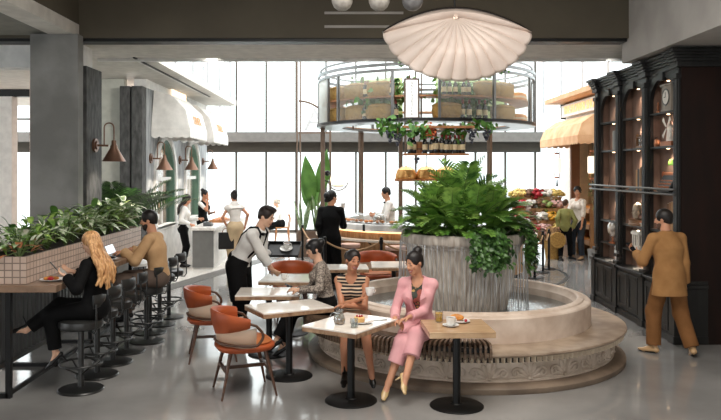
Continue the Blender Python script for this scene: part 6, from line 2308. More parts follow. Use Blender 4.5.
    def top(s, name, mat, sleeve=1.95, g=0.012, hem=None, pel=True, neck=0.012, neckline=None, r=(0.029, 0.0255, 0.020), under=None, extra=None, skirtlen=0.0):
        F = Field(s.res)
        s.torso(F, g, pel=pel)
        for i in (0, 1):
            if sleeve > 0.05:
                s.arm(F, i, g, sleeve, r=r)
        if skirtlen:
            F.cone(s.P + s.up * 0.05 * s.H, s.P - s.up * skirtlen, 0.088 * s.H * s.bw + g, 0.098 * s.H * s.bw + g, 0.03, (s.fwd, 0.75))
        if extra:
            extra(F)
        if hem is not None:
            F.cut(s.P + s.up * hem * s.H, -s.up)
        s.neckhole(F, neck)
        if neckline:        # a V or scoop at the front
            F.ell(s.N + s.f1 * 0.06 * s.H - s.u2 * 0.01 * s.H, (neckline[0] * s.H, 0.07 * s.H, neckline[1] * s.H), np.column_stack([s.l1, s.f1, s.u2]), 0.004, True)
        if sleeve <= 0.05:
            for i in (0, 1):
                sg = 1 if i == 0 else -1
                F.ell(s.sh[i] + s.l1 * sg * 0.035 * s.H, (0.035 * s.H, 0.07 * s.H, 0.075 * s.H), np.column_stack([s.l1, s.f1, s.u2]), 0.004, True)
        return F.build(name, mat, s.root, s.base)
    def trousers(s, name, mat, g=0.012, upto=1.93, r=(0.054, 0.040, 0.034), waist=0.075, calf=False):
        F = Field(s.res)
        H = s.H
        F.ell(s.P + s.up * 0.01 * H, ((0.090 if s.female else 0.086) * H * s.bw + g, 0.070 * H * s.bw + g, 0.078 * H + g), np.column_stack([s.left, s.fwd, s.up]), 0.04)
        F.cone(s.P + s.up * 0.02 * H, s.P + s.up * 0.09 * H, 0.078 * H * s.bw + g, 0.072 * H * s.bw + g, 0.03, (s.fwd, 0.78))
        F.half(s.P + s.up * waist * H, s.up)
        for i in (0, 1):
            s.leg(F, i, g, upto, r=r, calf=calf)
        return F.build(name, mat, s.root, s.base)
    def skirt(s, name, mat, to=0.2, g=0.012, waist=0.085, flare=0.02):
        F = Field(s.res)
        H = s.H
        F.ell(s.P + s.up * 0.01 * H, (0.094 * H * s.bw + g, 0.074 * H * s.bw + g, 0.08 * H + g), np.column_stack([s.left, s.fwd, s.up]), 0.04)
        F.cone(s.P + s.up * 0.02 * H, s.P + s.up * 0.1 * H, 0.078 * H + g, 0.066 * H + g, 0.03, (s.fwd, 0.78))
        a = (s.hip[0] + s.hip[1]) / 2
        kn = (s.kn[0] + s.kn[1]) / 2
        an = (s.an[0] + s.an[1]) / 2
        t1 = min(to, 1.0)
        F.half(s.P + s.up * waist * H, s.up)
        for i in (0, 1):
            F.cone(s.hip[i], s.hip[i] + (s.kn[i] - s.hip[i]) * t1, 0.056 * H + g, 0.044 * H + g + flare, 0.09, None, False, 'b' if to <= 1 else None)
            if to > 1:
                F.cone(s.kn[i], s.kn[i] + (s.an[i] - s.kn[i]) * (to - 1), 0.044 * H + g + flare, 0.046 * H + g + flare, 0.09, None, False, 'b')
        return F.build(name, mat, s.root, s.base)
    def shoes(s, mat, g=0.006, heel=0.0, open_=False):
        for i in (0, 1):
            F = Field(min(s.res, 0.007))
            s.foot(F, i, g)
            he, ball, toe, dn = s.foot_pts[i]
            sc = s.H / 1.75
            if open_:      # court shoe: cut away over the instep
                F.ell(s.an[i] + s.fd[i] * 0.045 * sc - dn * 0.012, (0.05, 0.075 * sc, 0.052 * sc), np.column_stack([np.cross(s.fd[i], dn), s.fd[i], dn]), 0.004, True)
                F.ell(s.an[i] - dn * 0.03, (0.06, 0.06, 0.055), None, 0.004, True)
            else:
                F.cut(s.an[i] - unit(s.an[i] - s.kn[i]) * 0.02, -unit(s.an[i] - s.kn[i]))
            o = F.build('shoe', mat, s.root, s.base)
            if heel > 0:
                b = MB(); b.cyl(he + dn * 0.01 - s.base, he + dn * (0.015 + heel) - s.fd[i] * 0.005 - s.base, 0.014, 0.005, 10)
                b.build('heel', mat, o)
            elif not open_:
                b = MB()
                b.tube([he + dn * 0.026 * sc - s.base, (he + ball) / 2 + dn * 0.026 * sc - s.base, toe + dn * 0.016 * sc - s.base], 0.03 * sc, 10, flat=0.3, upv=np.cross(dn, s.fd[i]) if False else dn)
                b.build('sole', m_black, o, smooth=60)
    def extra(s, name, mat, fn, res=None):
        F = Field(res or s.res)
        fn(F)
        return F.build(name, mat, s.root, s.base)

def cloth(name, col, rough=0.85, bump=0.45, col2=None, sc=13):
    return M(name, col, rough, spec=0.2, col2=col2, bump=(sc, bump, 0.012))

# ================================================================== the people
SK1, SK2, SK3 = (206, 150, 118), (188, 130, 98), (222, 176, 148)
c_white = cloth('white_shirt_cloth', (236, 234, 230))
c_black = cloth('black_cloth', (9, 9, 10), 0.8)
c_blackt = cloth('black_trouser_cloth', (11, 11, 12), 0.85)
m_shoe = M('black_shoe_leather', (10, 10, 10), 0.3)

# laughing woman in the striped sleeveless top
p = Person('laughing woman in striped sleeveless top seated on the bench with a cup', 1.66, (0.03, 8.00, 0.585), -98, (0.03, 8.0, 0), lean=15, head=(-68, -4, -8), female=True, res=0.006,
           hands=[(-0.05, 7.56, 0.815), (0.10, 7.60, 0.875)], elbows=[(0.6, 0.2, -0.7), (-0.6, 0.1, -0.8)], handdirs=[(-0.9, -0.3, 0.02), (0.55, -0.35, 0.75)], palms=[(0, -0.2, -1), (0.8, 0.1, -0.5)], curl=(0.35, 0.8),
           feet=[(0.20, 7.36, 0.20), (-0.06, 7.34, 0.125)], knees=[(0, -1, 0.6), (0, -1, 0.5)], footdirs=[(0.1, -0.75, -0.5), (-0.05, -0.85, -0.5)], skin=SK2)
p.body(); p.face(smile=True); p.hair('bunlow', (34, 24, 20))
p.top('striped_top', M_wave('black_cream_stripes', (34, 30, 30), (206, 178, 150), 9.0, 'Z', 0.8, 0.12, 0.62), sleeve=0, hem=0.02, neck=0.004)
p.skirt('shorts', cloth('tan_skirt_cloth', (150, 116, 92)), to=0.55, flare=0.0)
p.shoes(m_shoe, 0.004, 0.075, True)
STRIPE = p

# smiling woman in the pink suit
p = Person('smiling woman in a pink suit seated cross legged on the slatted bench', 1.68, (0.70, 7.56, 0.585), -104, (0.70, 7.56, 0), lean=8, head=(-140, -14, 6), female=True, res=0.006,
           hands=[(0.56, 7.16, 0.775), (0.43, 7.22, 0.745)], elbows=[(0.25, 0.5, -1.0), (-0.3, 0.45, -1.0)], handdirs=[(-0.85, -0.3, -0.25), (0.55, -0.5, -0.4)], palms=[(0, -0.2, -1), (0.1, 0, -1)], curl=(0.55, 0.5),
           feet=[(0.52, 6.96, 0.26), (0.36, 7.10, 0.155)], knees=[(-0.35, -1, 0.5), (-0.1, -1, 0.4)], footdirs=[(0.10, -0.72, -0.55), (-0.25, -0.8, -0.5)], skin=SK1)
p.body(); p.face(smile=True); p.hair('bun', (30, 22, 20))
c_pink = cloth('pink_suit_cloth', (226, 170, 172), col2=(214, 156, 160))
p.top('floral_blouse', M_voro('floral_blouse_print', (58, 62, 54), (186, 150, 90), (150, 82, 70), 26, 0.7), sleeve=0, g=0.010, hem=0.0, neck=0.006)
def lapels(F, s=p):
    # the jacket stays open down the front
    pass
F = Field(0.006)
p.torso(F, 0.022)
for i in (0, 1):
    p.arm(F, i, 0.014, 1.88, r=(0.0265, 0.025, 0.0215))
F.cone(p.P + p.up * 0.03, p.P - p.up * 0.06, 0.165, 0.185, 0.03, (p.fwd, 0.72))
F.cut(p.P - p.up * 0.055, -p.up)
p.neckhole(F, 0.014)
bp_ = p.C + p.f1 * 0.13
F.cone(p.N + p.f1 * 0.10 + p.u2 * 0.02, p.W + p.f1 * 0.14 - p.up * 0.02, 0.062, 0.016, 0.004, (p.f1, 1.6), True)
F.build('jacket', c_pink, p.root, p.base)
for sg in (1, -1):
    b = MB()
    a0 = p.N + p.l1 * sg * 0.062 + p.f1 * 0.105 - p.base
    a1 = p.C + p.l1 * sg * 0.050 + p.f1 * 0.175 + p.u2 * 0.03 - p.base
    a2 = p.W + p.l1 * sg * 0.018 + p.f1 * 0.145 - p.base
    a3 = p.C + p.l1 * sg * 0.100 + p.f1 * 0.165 + p.u2 * 0.06 - p.base
    b.add([a0, a3, a2, a1], [(0, 1, 2, 3)])
    b.build('lapel', c_pink, p.root, smooth=0, solid=0.012)
p.trousers('trousers', c_pink, 0.012, 1.52, r=(0.058, 0.046, 0.040))
p.shoes(M('beige_patent_leather', (216, 184, 132), 0.2, coat=0.6), 0.004, 0.075, True)
PINK = p

# woman in the patterned grey top
p = Person('woman with black fringe and grey patterned top seated facing left', 1.66, (-0.29, 8.80, 0.585), 188, (-0.29, 8.80, 0), lean=6, head=(196, -16, 0), female=True, res=0.007,
           hands=[(-0.60, 8.52, 0.815), (-0.62, 8.66, 0.80)], elbows=[(0.4, -0.7, -0.6), (0.4, 0.6, -0.6)], palms=[(0, 0.6, -0.7), (0, -0.4, -0.9)], curl=(0.5, 0.5), handdirs=[(-0.9, 0.2, 0.1), (-0.9, 0.1, 0)],
           feet=[(-0.86, 8.56, 0.24), (-0.80, 8.72, 0.13)], knees=[(-1, 0, 0.5), (-1, 0, 0.5)], footdirs=[(-0.8, -0.1, -0.45), (-0.85, 0, -0.4)], skin=SK3)
p.body(); p.face(); p.hair('fringe', (22, 18, 18))
p.top('patterned_top', M_voro('grey_speckle_print', (128, 116, 106), (70, 62, 58), (164, 152, 140), 70, 0.85, (0.3, 0.5)), sleeve=1.93, hem=-0.03)
p.trousers('trousers', c_blackt, 0.012, 1.9)
p.shoes(m_shoe, 0.006, 0.05, True)

# the waiter
p = Person('waiter in white shirt, braces and bow tie bending to set down a cup', 1.82, (-1.46, 9.60, 0.96), -18, (-1.46, 9.55, 0), lean=25, head=(-22, -22, 0), res=0.007, hunch=12,
           hands=[(-1.08, 9.96, 1.085), (-1.00, 9.60, 0.865)], elbows=[(0.1, 0.6, -1.0), (-0.5, -0.6, -0.2)], handdirs=[(1, 0.1, 0.05), (0.62, 0.35, -0.55)], palms=[(0, 0, 1), (0.2, 0.9, 0.0)], curl=(0.15, 0.5),
           feet=[(-1.50, 9.74, 0.085), (-1.48, 9.46, 0.085)], skin=SK3)
p.body(); p.face(); p.hair('quiff', (44, 32, 26))
p.top('shirt', c_white, sleeve=1.62, g=0.016, hem=0.02, neck=0.016, r=(0.028, 0.0275, 0.0245))
p.trousers('trousers', c_blackt, 0.016, 1.95)
def apron(F, s=p):
    H = s.H
    F.cone(s.P + s.up * 0.10, s.P + s.up * 0.02, 0.152, 0.166, 0.02, (s.fwd, 0.80))
    for i in (0, 1):
        F.cone(s.hip[i], s.hip[i] + (s.kn[i] - s.hip[i]) * 0.95, 0.125, 0.12, 0.07)
    F.cut(s.P + s.up * 0.135, s.up)
    F.cut(V3(s.P[0], s.P[1], 0.52), V3(0, 0, -1))
p.extra('apron', c_black, apron)
def brace(F, s=p):
    for sg in (1, -1):
        pts = [s.P + s.up * 0.13 + s.fwd * 0.112 + s.left * sg * 0.07, s.C + s.f1 * 0.138 + s.l1 * sg * 0.085 - s.u2 * 0.02, s.N + s.l1 * sg * 0.10 + s.f1 * 0.075 + s.u2 * 0.012, s.N + s.l1 * sg * 0.10 + s.u2 * 0.048 - s.f1 * 0.01, s.N + s.l1 * sg * 0.095 - s.f1 * 0.09 - s.u2 * 0.01, s.C - s.f1 * 0.138 + s.l1 * sg * 0.07, s.P + s.up * 0.13 - s.fwd * 0.125 + s.left * sg * 0.02]
        for a, b_ in zip(pts[:-1], pts[1:]):
            F.cone(a, b_, 0.014, 0.014, 0.004)
p.extra('suspenders', c_black, brace)
def bow(F, s=p):
    c = s.N + s.f1 * 0.085 + s.u2 * 0.012
    F.cone(c, c + s.l1 * 0.055, 0.010, 0.022, 0.002); F.cone(c, c - s.l1 * 0.055, 0.010, 0.022, 0.002)
p.extra('bow_tie', c_black, bow, 0.006)
def collar(F, s=p):
    F.cone(s.N + s.u2 * 0.002 + s.f1 * 0.01, s.N + s.u2 * 0.045 + s.f1 * 0.022, 0.078, 0.070, 0.01, None, False, 'ab')
p.extra('collar', c_white, collar)
p.shoes(m_shoe, 0.008)

# man in the tan suit by the bookcase
p = Person('man in tan jacket and brown trousers standing with a phone before the bookcase', 1.71, (3.80, 8.84, 0.895), 98, (3.8, 8.84, 0), lean=2, head=(138, -8, 0), res=0.007,
           hands=[(3.52, 9.12, 1.17), (4.00, 8.86, 0.80)], elbows=[(-0.4, -0.6, -0.9), (0.3, -0.9, 0)], handdirs=[(-0.35, 0.5, 0.45), None], palms=[(0.2, -0.6, 0.7), (-1, 0, 0)], curl=(0.6, 0.4),
           feet=[(3.64, 8.90, 0.085), (4.02, 8.72, 0.10)], footdirs=[(-0.55, 0.6, 0), (0.25, 0.85, -0.25)], skin=SK1)
p.body(); p.face(beard=(98, 72, 58)); p.hair('short', (36, 28, 24))
c_tan = cloth('tan_jacket_cloth', (170, 126, 80), col2=(152, 110, 68))
F = Field(0.007)
p.torso(F, 0.030)
for i in (0, 1):
    p.arm(F, i, 0.020, 1.94, r=(0.0275, 0.027, 0.0235))
F.cone(p.P + p.up * 0.06, p.P - p.up * 0.20, 0.185, 0.212, 0.04, (p.fwd, 0.80))
F.cut(p.P - p.up * 0.19, -p.up)
p.neckhole(F, 0.018)
jk = F.build('jacket', c_tan, p.root, p.base)
p.extra('shirt_collar', cloth('dark_check_cloth', (70, 66, 64)), lambda F, s=p: F.cone(s.N + s.f1 * 0.005, s.N + s.u2 * 0.05 + s.f1 * 0.015, 0.076, 0.070, 0.01, None, False, 'ab'))
p.trousers('trousers', cloth('brown_trouser_cloth', (134, 92, 56), col2=(118, 80, 46)), 0.012, 1.97, r=(0.053, 0.046, 0.042))
p.shoes(M('tan_shoe_leather', (206, 168, 124), 0.35), 0.008)

# blonde woman at the counter
p = Person('blonde woman in black seated at the bar counter with a phone', 1.59, (-2.56, 7.40, 0.815), 160, (-2.56, 7.40, 0), hunch=2, lean=-3, head=(172, -22, 0), female=True, res=0.007,
           hands=[(-2.78, 7.24, 1.15), (-2.82, 7.52, 1.17)], elbows=[(0.3, -0.7, -0.6), (0.4, 0.5, -0.7)], handdirs=[(-0.8, 0.1, 0.45), (-0.85, -0.1, 0.3)], palms=[(0.2, 0.3, 0.9), (0.2, -0.4, 0.8)], curl=(0.5, 0.5),
           feet=[(-2.93, 7.34, 0.38), (-3.20, 7.28, 0.62)], knees=[(-1, 0, 0.5), (-1, 0, 0.9)], footdirs=[(-0.7, -0.15, -0.6), (-0.8, -0.2, -0.45)], skin=SK3)
p.body(); p.face(); p.long_hair((230, 180, 124), 0.45, (160, 106, 60), 0.042)
p.top('black_blazer', c_black, sleeve=1.92, g=0.022, hem=-0.04, r=(0.0275, 0.026, 0.0225))
p.trousers('trousers', c_black, 0.012, 1.88, r=(0.056, 0.043, 0.034))
p.shoes(m_shoe, 0.004, 0.085, True)
BLONDE = p

# man with the laptop
p = Person('bearded man in a tan shirt working on a laptop at the bar counter', 1.78, (-2.47, 9.50, 0.82), 176, (-2.47, 9.5, 0), lean=4, head=(182, -10, 0), res=0.008,
           hands=[(-2.89, 9.40, 1.165), (-2.88, 9.66, 1.165)], elbows=[(0.3, -0.6, -0.8), (0.3, 0.6, -0.8)], palms=[(0, 0.2, -1), (0, -0.2, -1)], curl=(0.5, 0.5), handdirs=[(-0.95, 0.1, -0.1), (-0.95, -0.1, -0.1)],
           feet=[(-2.86, 9.36, 0.36), (-2.90, 9.62, 0.36)], knees=[(-1, 0, 0.6), (-1, 0, 0.6)], skin=SK1)
p.body(); p.face(beard=(34, 26, 22)); p.hair('short', (28, 22, 20))
p.top('shirt', cloth('camel_shirt_cloth', (206, 168, 126), col2=(192, 152, 110)), sleeve=1.93, g=0.020, hem=-0.05, r=(0.0275, 0.027, 0.0235))
p.trousers('trousers', cloth('taupe_trouser_cloth', (108, 92, 82)), 0.016, 1.95, r=(0.060, 0.048, 0.040))
p.shoes(m_shoe, 0.008)

# ---- background figures
p = Person('woman with long dark hair and white blouse at the sales counter end', 1.63, (-3.80, 16.75, 0.86), 12, (-3.80, 16.75, 0.005), head=(14, -14, 0), female=True, res=0.010,
           hands=[(-3.48, 16.98, 1.08), (-3.60, 16.60, 0.98)], feet=[(-3.82, 16.85, 0.08), (-3.80, 16.66, 0.08)], skin=SK1)
p.body(); p.face(); p.long_hair((44, 32, 28), 0.36, None, 0.015)
p.top('blouse', c_white, sleeve=1.9, g=0.014, hem=0.01); p.trousers('trousers', c_blackt, 0.012, 1.95); p.shoes(m_shoe, 0.006)
p = Person('woman in black vest with a hand to her face behind the sales counter', 1.68, (-3.78, 18.85, 0.88), -25, (-3.78, 18.85, 0.005), head=(-15, -6, 0), female=True, res=0.010,
           hands=[(-3.50, 18.85, 1.12), (-3.62, 18.66, 1.42)], elbows=[None, (0, -0.4, -1)], feet=[(-3.80, 18.95, 0.08), (-3.78, 18.76, 0.08)], skin=SK2)
p.body(); p.face(); p.hair('bun', (26, 20, 20))
p.top('vest', c_black, sleeve=0.0, g=0.016, hem=-0.02); p.top('shirt', c_white, sleeve=0.7, g=0.008, hem=0.02); p.trousers('trousers', c_blackt, 0.012, 1.95); p.shoes(m_shoe, 0.006)
p = Person('woman in ruffled pale top and khaki skirt carrying a black bag', 1.70, (-2.62, 16.75, 0.895), 128, (-2.62, 16.75, 0.005), head=(120, -2, 0), female=True, res=0.010,
           hands=[(-2.80, 16.70, 0.93), (-2.40, 16.80, 0.95)], elbows=[(-0.5, -0.6, 0), (0.6, -0.4, 0)], feet=[(-2.67, 16.72, 0.08), (-2.56, 16.83, 0.08)], skin=SK2)
p.body(); p.face(); p.hair('bun', (24, 18, 18))
def ruff(F, s=p):
    F.cone(s.N - s.u2 * 0.02, s.N - s.u2 * 0.09, 0.12, 0.20, 0.03, (s.f1, 0.75), False, 'b')
    for i in (0, 1):
        sg = 1 if i == 0 else -1
        F.ell(s.sh[i] + s.l1 * sg * 0.02 - Z * 0.03, (0.085, 0.10, 0.075), np.column_stack([s.l1, s.f1, s.u2]), 0.03)
p.top('ruffled_top', cloth('pale_grey_ruffle', (222, 216, 210)), sleeve=0.35, g=0.012, hem=0.03, extra=ruff, neck=0.03)
p.skirt('skirt', cloth('khaki_skirt_cloth', (200, 176, 142)), to=1.6, flare=0.012); p.shoes(M('tan_flat_shoe', (168, 126, 92), 0.5), 0.005)
p = Person('white haired woman in white top sitting on a wooden chair by the far windows', 1.62, (-2.14, 22.6, 0.545), 192, (-2.14, 22.6, 0), lean=6, head=(200, -20, 0), female=True, res=0.011,
           hands=[(-2.48, 22.42, 0.74), (-2.50, 22.66, 0.74)], feet=[(-2.56, 22.5, 0.08), (-2.60, 22.7, 0.08)], knees=[(-1, 0, 0.6), (-1, 0, 0.6)], skin=SK3)
p.body(); p.face(); p.hair('bunlow', (226, 214, 196))
p.top('white_top', c_white, sleeve=1.9, hem=0.0); p.skirt('skirt', c_black, to=1.05); p.shoes(M('beige_shoe', (196, 168, 140), 0.5), 0.005)
p = Person('person in black suit, back turned, holding a white cup by the round bar', 1.80, (-0.38, 13.62, 0.945), 72, (-0.38, 13.62, 0), head=(40, 0, 0), res=0.009,
           hands=[(-0.55, 13.70, 0.95), (-0.18, 13.84, 1.40)], elbows=[(-0.3, -0.9, 0), (0.15, -0.6, -0.9)], feet=[(-0.46, 13.64, 0.085), (-0.30, 13.60, 0.085)], curl=(0.4, 0.8), handdirs=[None, (0.1, 0.3, 0.9)], skin=SK1)
p.body(); p.face(); p.hair('bunlow', (20, 16, 16))
F = Field(0.009); p.torso(F, 0.026)
for i in (0, 1):
    p.arm(F, i, 0.018, 1.93, r=(0.0275, 0.0265, 0.023))
F.cone(p.P + p.up * 0.06, p.P - p.up * 0.14, 0.172, 0.185, 0.04, (p.fwd, 0.74)); F.cut(p.P - p.up * 0.13, -p.up); p.neckhole(F, 0.018)
F.build('jacket', c_black, p.root, p.base)
p.extra('shirt_collar', c_white, lambda F, s=p: F.cone(s.N + s.f1 * 0.006, s.N + s.u2 * 0.055 + s.f1 * 0.016, 0.074, 0.068, 0.01, None, False, 'ab'))
p.trousers('trousers', c_blackt, 0.016, 1.96); p.shoes(m_shoe, 0.008)
SUIT = p
p = Person('barista in white shirt and bow tie working behind the marble bar', 1.80, (0.86, 16.35, 0.945), 186, (0.86, 16.35, 0.012), head=(192, -14, 0), res=0.009,
           hands=[(0.52, 16.20, 1.20), (0.50, 16.46, 1.22)], elbows=[(0.4, -0.6, -0.8), (0.4, 0.6, -0.8)], feet=[(0.86, 16.25, 0.095), (0.86, 16.46, 0.095)], curl=(0.6, 0.6), skin=SK1)
p.body(); p.face(); p.hair('short', (24, 20, 20))
p.top('shirt', c_white, sleeve=1.92, g=0.016, hem=0.0, r=(0.0275, 0.0265, 0.023)); p.trousers('trousers', c_blackt, 0.014, 1.95); p.shoes(m_shoe, 0.006)
p.extra('bow_tie', c_black, lambda F, s=p: (F.cone(s.N + s.f1 * 0.085, s.N + s.f1 * 0.085 + s.l1 * 0.05, 0.01, 0.022, 0.002), F.cone(s.N + s.f1 * 0.085, s.N + s.f1 * 0.085 - s.l1 * 0.05, 0.01, 0.022, 0.002)))
p = Person('woman with short black hair and floral blouse standing by the flower stall', 1.76, (5.62, 18.25, 0.93), -140, (5.62, 18.25, 0), head=(-112, -8, 0), female=True, res=0.009,
           hands=[(5.62, 18.02, 0.86), (5.36, 18.24, 0.92)], elbows=[(0.6, 0.3, 0), None], feet=[(5.66, 18.14, 0.085), (5.50, 18.36, 0.085)], skin=SK1)
p.body(); p.face(smile=True); p.hair('curly', (20, 18, 18))
p.top('floral_blouse', M_voro('pale_floral_print', (228, 218, 206), (178, 116, 84), (222, 210, 198), 16, 0.8, (0.12, 0.22)), sleeve=1.3, g=0.018, hem=-0.06); p.trousers('jeans', cloth('dark_denim', (50, 56, 64)), 0.012, 1.94); p.shoes(M('tan_flat', (196, 160, 124), 0.5), 0.006)
p = Person('child in olive jacket holding a straw bag at the flower stall', 1.46, (5.26, 18.15, 0.77), 62, (5.26, 18.15, 0), head=(40, 8, 0), female=True, res=0.009,
           hands=[(5.08, 18.10, 0.80), (5.42, 18.10, 0.76)], elbows=[(-0.6, -0.6, 0), (0.6, -0.6, 0)], feet=[(5.12, 18.10, 0.07), (5.40, 18.22, 0.07)], footdirs=[(0.2, -0.9, 0), (0.8, -0.5, 0)], skin=SK3)
p.body(); p.face(); p.hair('short', (92, 62, 42))
p.top('jacket', cloth('olive_cloth', (138, 136, 84), col2=(120, 118, 70)), sleeve=1.92, g=0.020, hem=-0.05, r=(0.0275, 0.027, 0.0235)); p.trousers('trousers', c_blackt, 0.010, 1.94); p.shoes(m_shoe, 0.008)

# ================================================================== tableware and things carried
m_china = M('white_china', (244, 242, 238), 0.15, coat=0.4)
m_tumbler = M_thin('drinking_glass', (238, 242, 242), gloss=0.16)
m_cake = M('cheesecake', (234, 196, 132), 0.6, col2=(214, 164, 100), nscale=30)
m_berry = M('red_berry', (176, 28, 40), 0.3)
m_crust = M('golden_pastry', (216, 148, 66), 0.45, col2=(176, 104, 44), nscale=16)
m_phone = M('phone_black', (14, 14, 16), 0.15)
TZ = 0.7505
def cup(label, loc, saucer=True, group='white coffee cups', s=1.0, handle_a=0.6):
    t = thing('coffee_cup', label, 'cup', loc, handle_a, group)
    b = MB(); b.lathe([(0.001, 0.004), (0.024 * s, 0.0), (0.03 * s, 0.01), (0.040 * s, 0.05 * s), (0.041 * s, 0.068 * s), (0.038 * s, 0.068 * s), (0.036 * s, 0.05 * s), (0.026 * s, 0.012), (0.001, 0.010)], 28)
    b.build('cup_body', m_china, t, smooth=60)
    b = MB(); b.tube(arc((0.038 * s, 0, 0.038 * s), 0.020 * s, R(100), R(-110), 10, (1, 0, 0), (0, 0, 1)), 0.005, 8); b.build('handle', m_china, t, smooth=60)
    b = MB(); b.lathe([(0.001, 0.058 * s), (0.037 * s, 0.058 * s)], 24); b.build('coffee', M('coffee', (92, 58, 36), 0.2), t)
    return t
def plate(name, label, loc, r=0.10, group=None, cat='plate'):
    t = thing(name, label, cat, loc, 0, group)
    b = MB(); b.lathe([(0.001, 0.0), (r * 0.55, 0.0), (r * 0.62, 0.006), (r, 0.016), (r, 0.019), (r * 0.6, 0.010), (r * 0.5, 0.006), (0.001, 0.006)], 40)
    b.build('dish', m_china, t, smooth=60)
    return t
# table of the woman in stripes
t = thing('carafe', 'round glass carafe on the table before the striped woman', 'carafe', (-0.11, 6.96, TZ))
b = MB(); b.lathe([(0.001, 0.002), (0.04, 0.0), (0.054, 0.02), (0.056, 0.05), (0.046, 0.085), (0.034, 0.105), (0.036, 0.125), (0.040, 0.135), (0.038, 0.135), (0.032, 0.107), (0.044, 0.083), (0.053, 0.05), (0.05, 0.02), (0.001, 0.006)], 32); b.build('glass_body', m_tumbler, t, smooth=60)
b = MB(); b.lathe([(0.001, 0.008), (0.045, 0.010), (0.050, 0.03), (0.050, 0.05), (0.001, 0.05)], 28); b.build('drink', M('amber_drink', (150, 110, 76), 0.1), t, smooth=60)
b = MB(); b.tube(arc((-0.05, 0, 0.075), 0.035, R(60), R(300), 10, (1, 0, 0), (0, 0, 1)), 0.005, 8); b.build('handle', m_tumbler, t, smooth=60)
t = thing('tumbler', 'short glass tumbler beside the carafe at the table edge', 'glass', (0.03, 6.80, TZ))
b = MB(); b.lathe([(0.001, 0.0), (0.032, 0.0), (0.036, 0.085), (0.033, 0.085), (0.030, 0.008), (0.001, 0.008)], 28); b.build('glass_body', m_tumbler, t, smooth=60)
b = MB(); b.lathe([(0.001, 0.009), (0.0295, 0.009), (0.031, 0.045), (0.001, 0.045)], 24); b.build('water', M_thin('water', (214, 226, 228), gloss=0.3, haze=0.1), t, smooth=60)
plate('cake_plate', 'white plate holding a round cake before the striped woman', (0.10, 7.02, TZ), 0.115)
t = thing('cheesecake', 'small round cheesecake topped with red berries on the white plate', 'cake', (0.08, 7.02, TZ + 0.0105))
b = MB(); b.lathe([(0.001, 0), (0.048, 0), (0.05, 0.006), (0.05, 0.04), (0.044, 0.047), (0.001, 0.048)], 28); b.build('sponge', m_cake, t)
for k in range(4):
    b = MB(); b.ell((0.022 * math.cos(k * 1.6), 0.022 * math.sin(k * 1.6), 0.055), (0.011, 0.011, 0.011)); b.build('berry', m_berry, t)
b = MB(); b.ell((0.0, 0.0, 0.052), (0.018, 0.02, 0.012)); b.build('cream', m_china, t)
t = thing('fork', 'steel fork lying beside the cake plate', 'fork', (0.27, 7.13, TZ), R(20))
b = MB(); b.box((-0.04, 0, 0.003), (0.10, 0.009, 0.004)); b.box((0.025, 0, 0.003), (0.03, 0.02, 0.004))
for k in range(4):
    b.box((0.06, -0.0085 + 0.0057 * k, 0.003), (0.045, 0.003, 0.003))
b.build('fork_body', m_steel, t, smooth=0)
# table of the woman in pink
t = thing('juice_glass', 'glass of orange juice on the oak topped table', 'glass', (0.84, 7.06, TZ))
b = MB(); b.lathe([(0.001, 0.0), (0.034, 0.0), (0.039, 0.105), (0.036, 0.105), (0.032, 0.008), (0.001, 0.008)], 28); b.build('glass_body', m_tumbler, t, smooth=60)
b = MB(); b.lathe([(0.001, 0.009), (0.0315, 0.009), (0.035, 0.085), (0.001, 0.085)], 24); b.build('juice', M('orange_juice', (255, 186, 20), 0.3), t, smooth=60)
plate('saucer', 'white saucer under the cup on the oak topped table', (0.925, 6.86, TZ), 0.078)
cup('white coffee cup on its saucer on the oak topped table', (0.925, 6.86, TZ + 0.0105), s=1.12)
plate('pastry_plate', 'white plate holding a croissant on the oak topped table', (1.03, 7.05, TZ), 0.105)
t = thing('croissant', 'golden crescent croissant on the white plate beside the raspberry', 'pastry', (1.01, 7.06, TZ + 0.0105))
b = MB(); n = 17
pts = [(0.055 * math.cos(R(-20 + 220 * k / (n - 1))), 0.045 * math.sin(R(-20 + 220 * k / (n - 1))), 0.026) for k in range(n)]
b.tube(pts, 0.03, 12, radii=[0.006 + 0.027 * math.sin(PI * k / (n - 1)) * (0.88 + 0.12 * (k % 2)) for k in range(n)]); b.build('crust', m_crust, t, smooth=60)
b = MB(); b.ell((0, 0, 0.014), (0.016, 0.016, 0.015), None, 12, 8)
tag(b.build('raspberry', m_berry, loc=(1.085, 6.99, TZ + 0.013)), 'single red raspberry on the plate beside the croissant', 'fruit')
# cup lifted by the striped woman, cups of the waiter and the others
tip = STRIPE.wr[1] + STRIPE.hd[1] * 0.085
cup('white cup lifted by the laughing woman in stripes', (tip[0] + 0.045, tip[1] - 0.045, tip[2] - 0.015), s=1.15)
cup('white cup being set down by the bending waiter', (-0.885, 9.80, TZ), s=1.1)
TILT = R(22)
tr = thing('serving_tray', 'black serving tray carried on the raised hand of the waiter', 'tray', (-0.91, 9.93, 1.125), R(-4))
tr.rotation_euler = (TILT, 0, R(-4))
b = MB(); b.box((0, 0, 0.005), (0.46, 0.40, 0.01)); b.box((0, 0.195, 0.018), (0.46, 0.012, 0.03)); b.box((0, -0.195, 0.018), (0.46, 0.012, 0.03)); b.box((0.224, 0, 0.018), (0.012, 0.40, 0.03)); b.box((-0.224, 0, 0.018), (0.012, 0.40, 0.03))
b.build('tray_body', m_ped, tr, smooth=0)
o = plate('saucer', 'white saucer under the cup on the black serving tray', (-0.87, 9.94, 1.137), 0.085); o.rotation_euler = (TILT, 0, 0)
o = cup('white cup standing on the black serving tray', (-0.87, 9.938, 1.148), s=1.2); o.rotation_euler = (TILT, 0, 0.5)
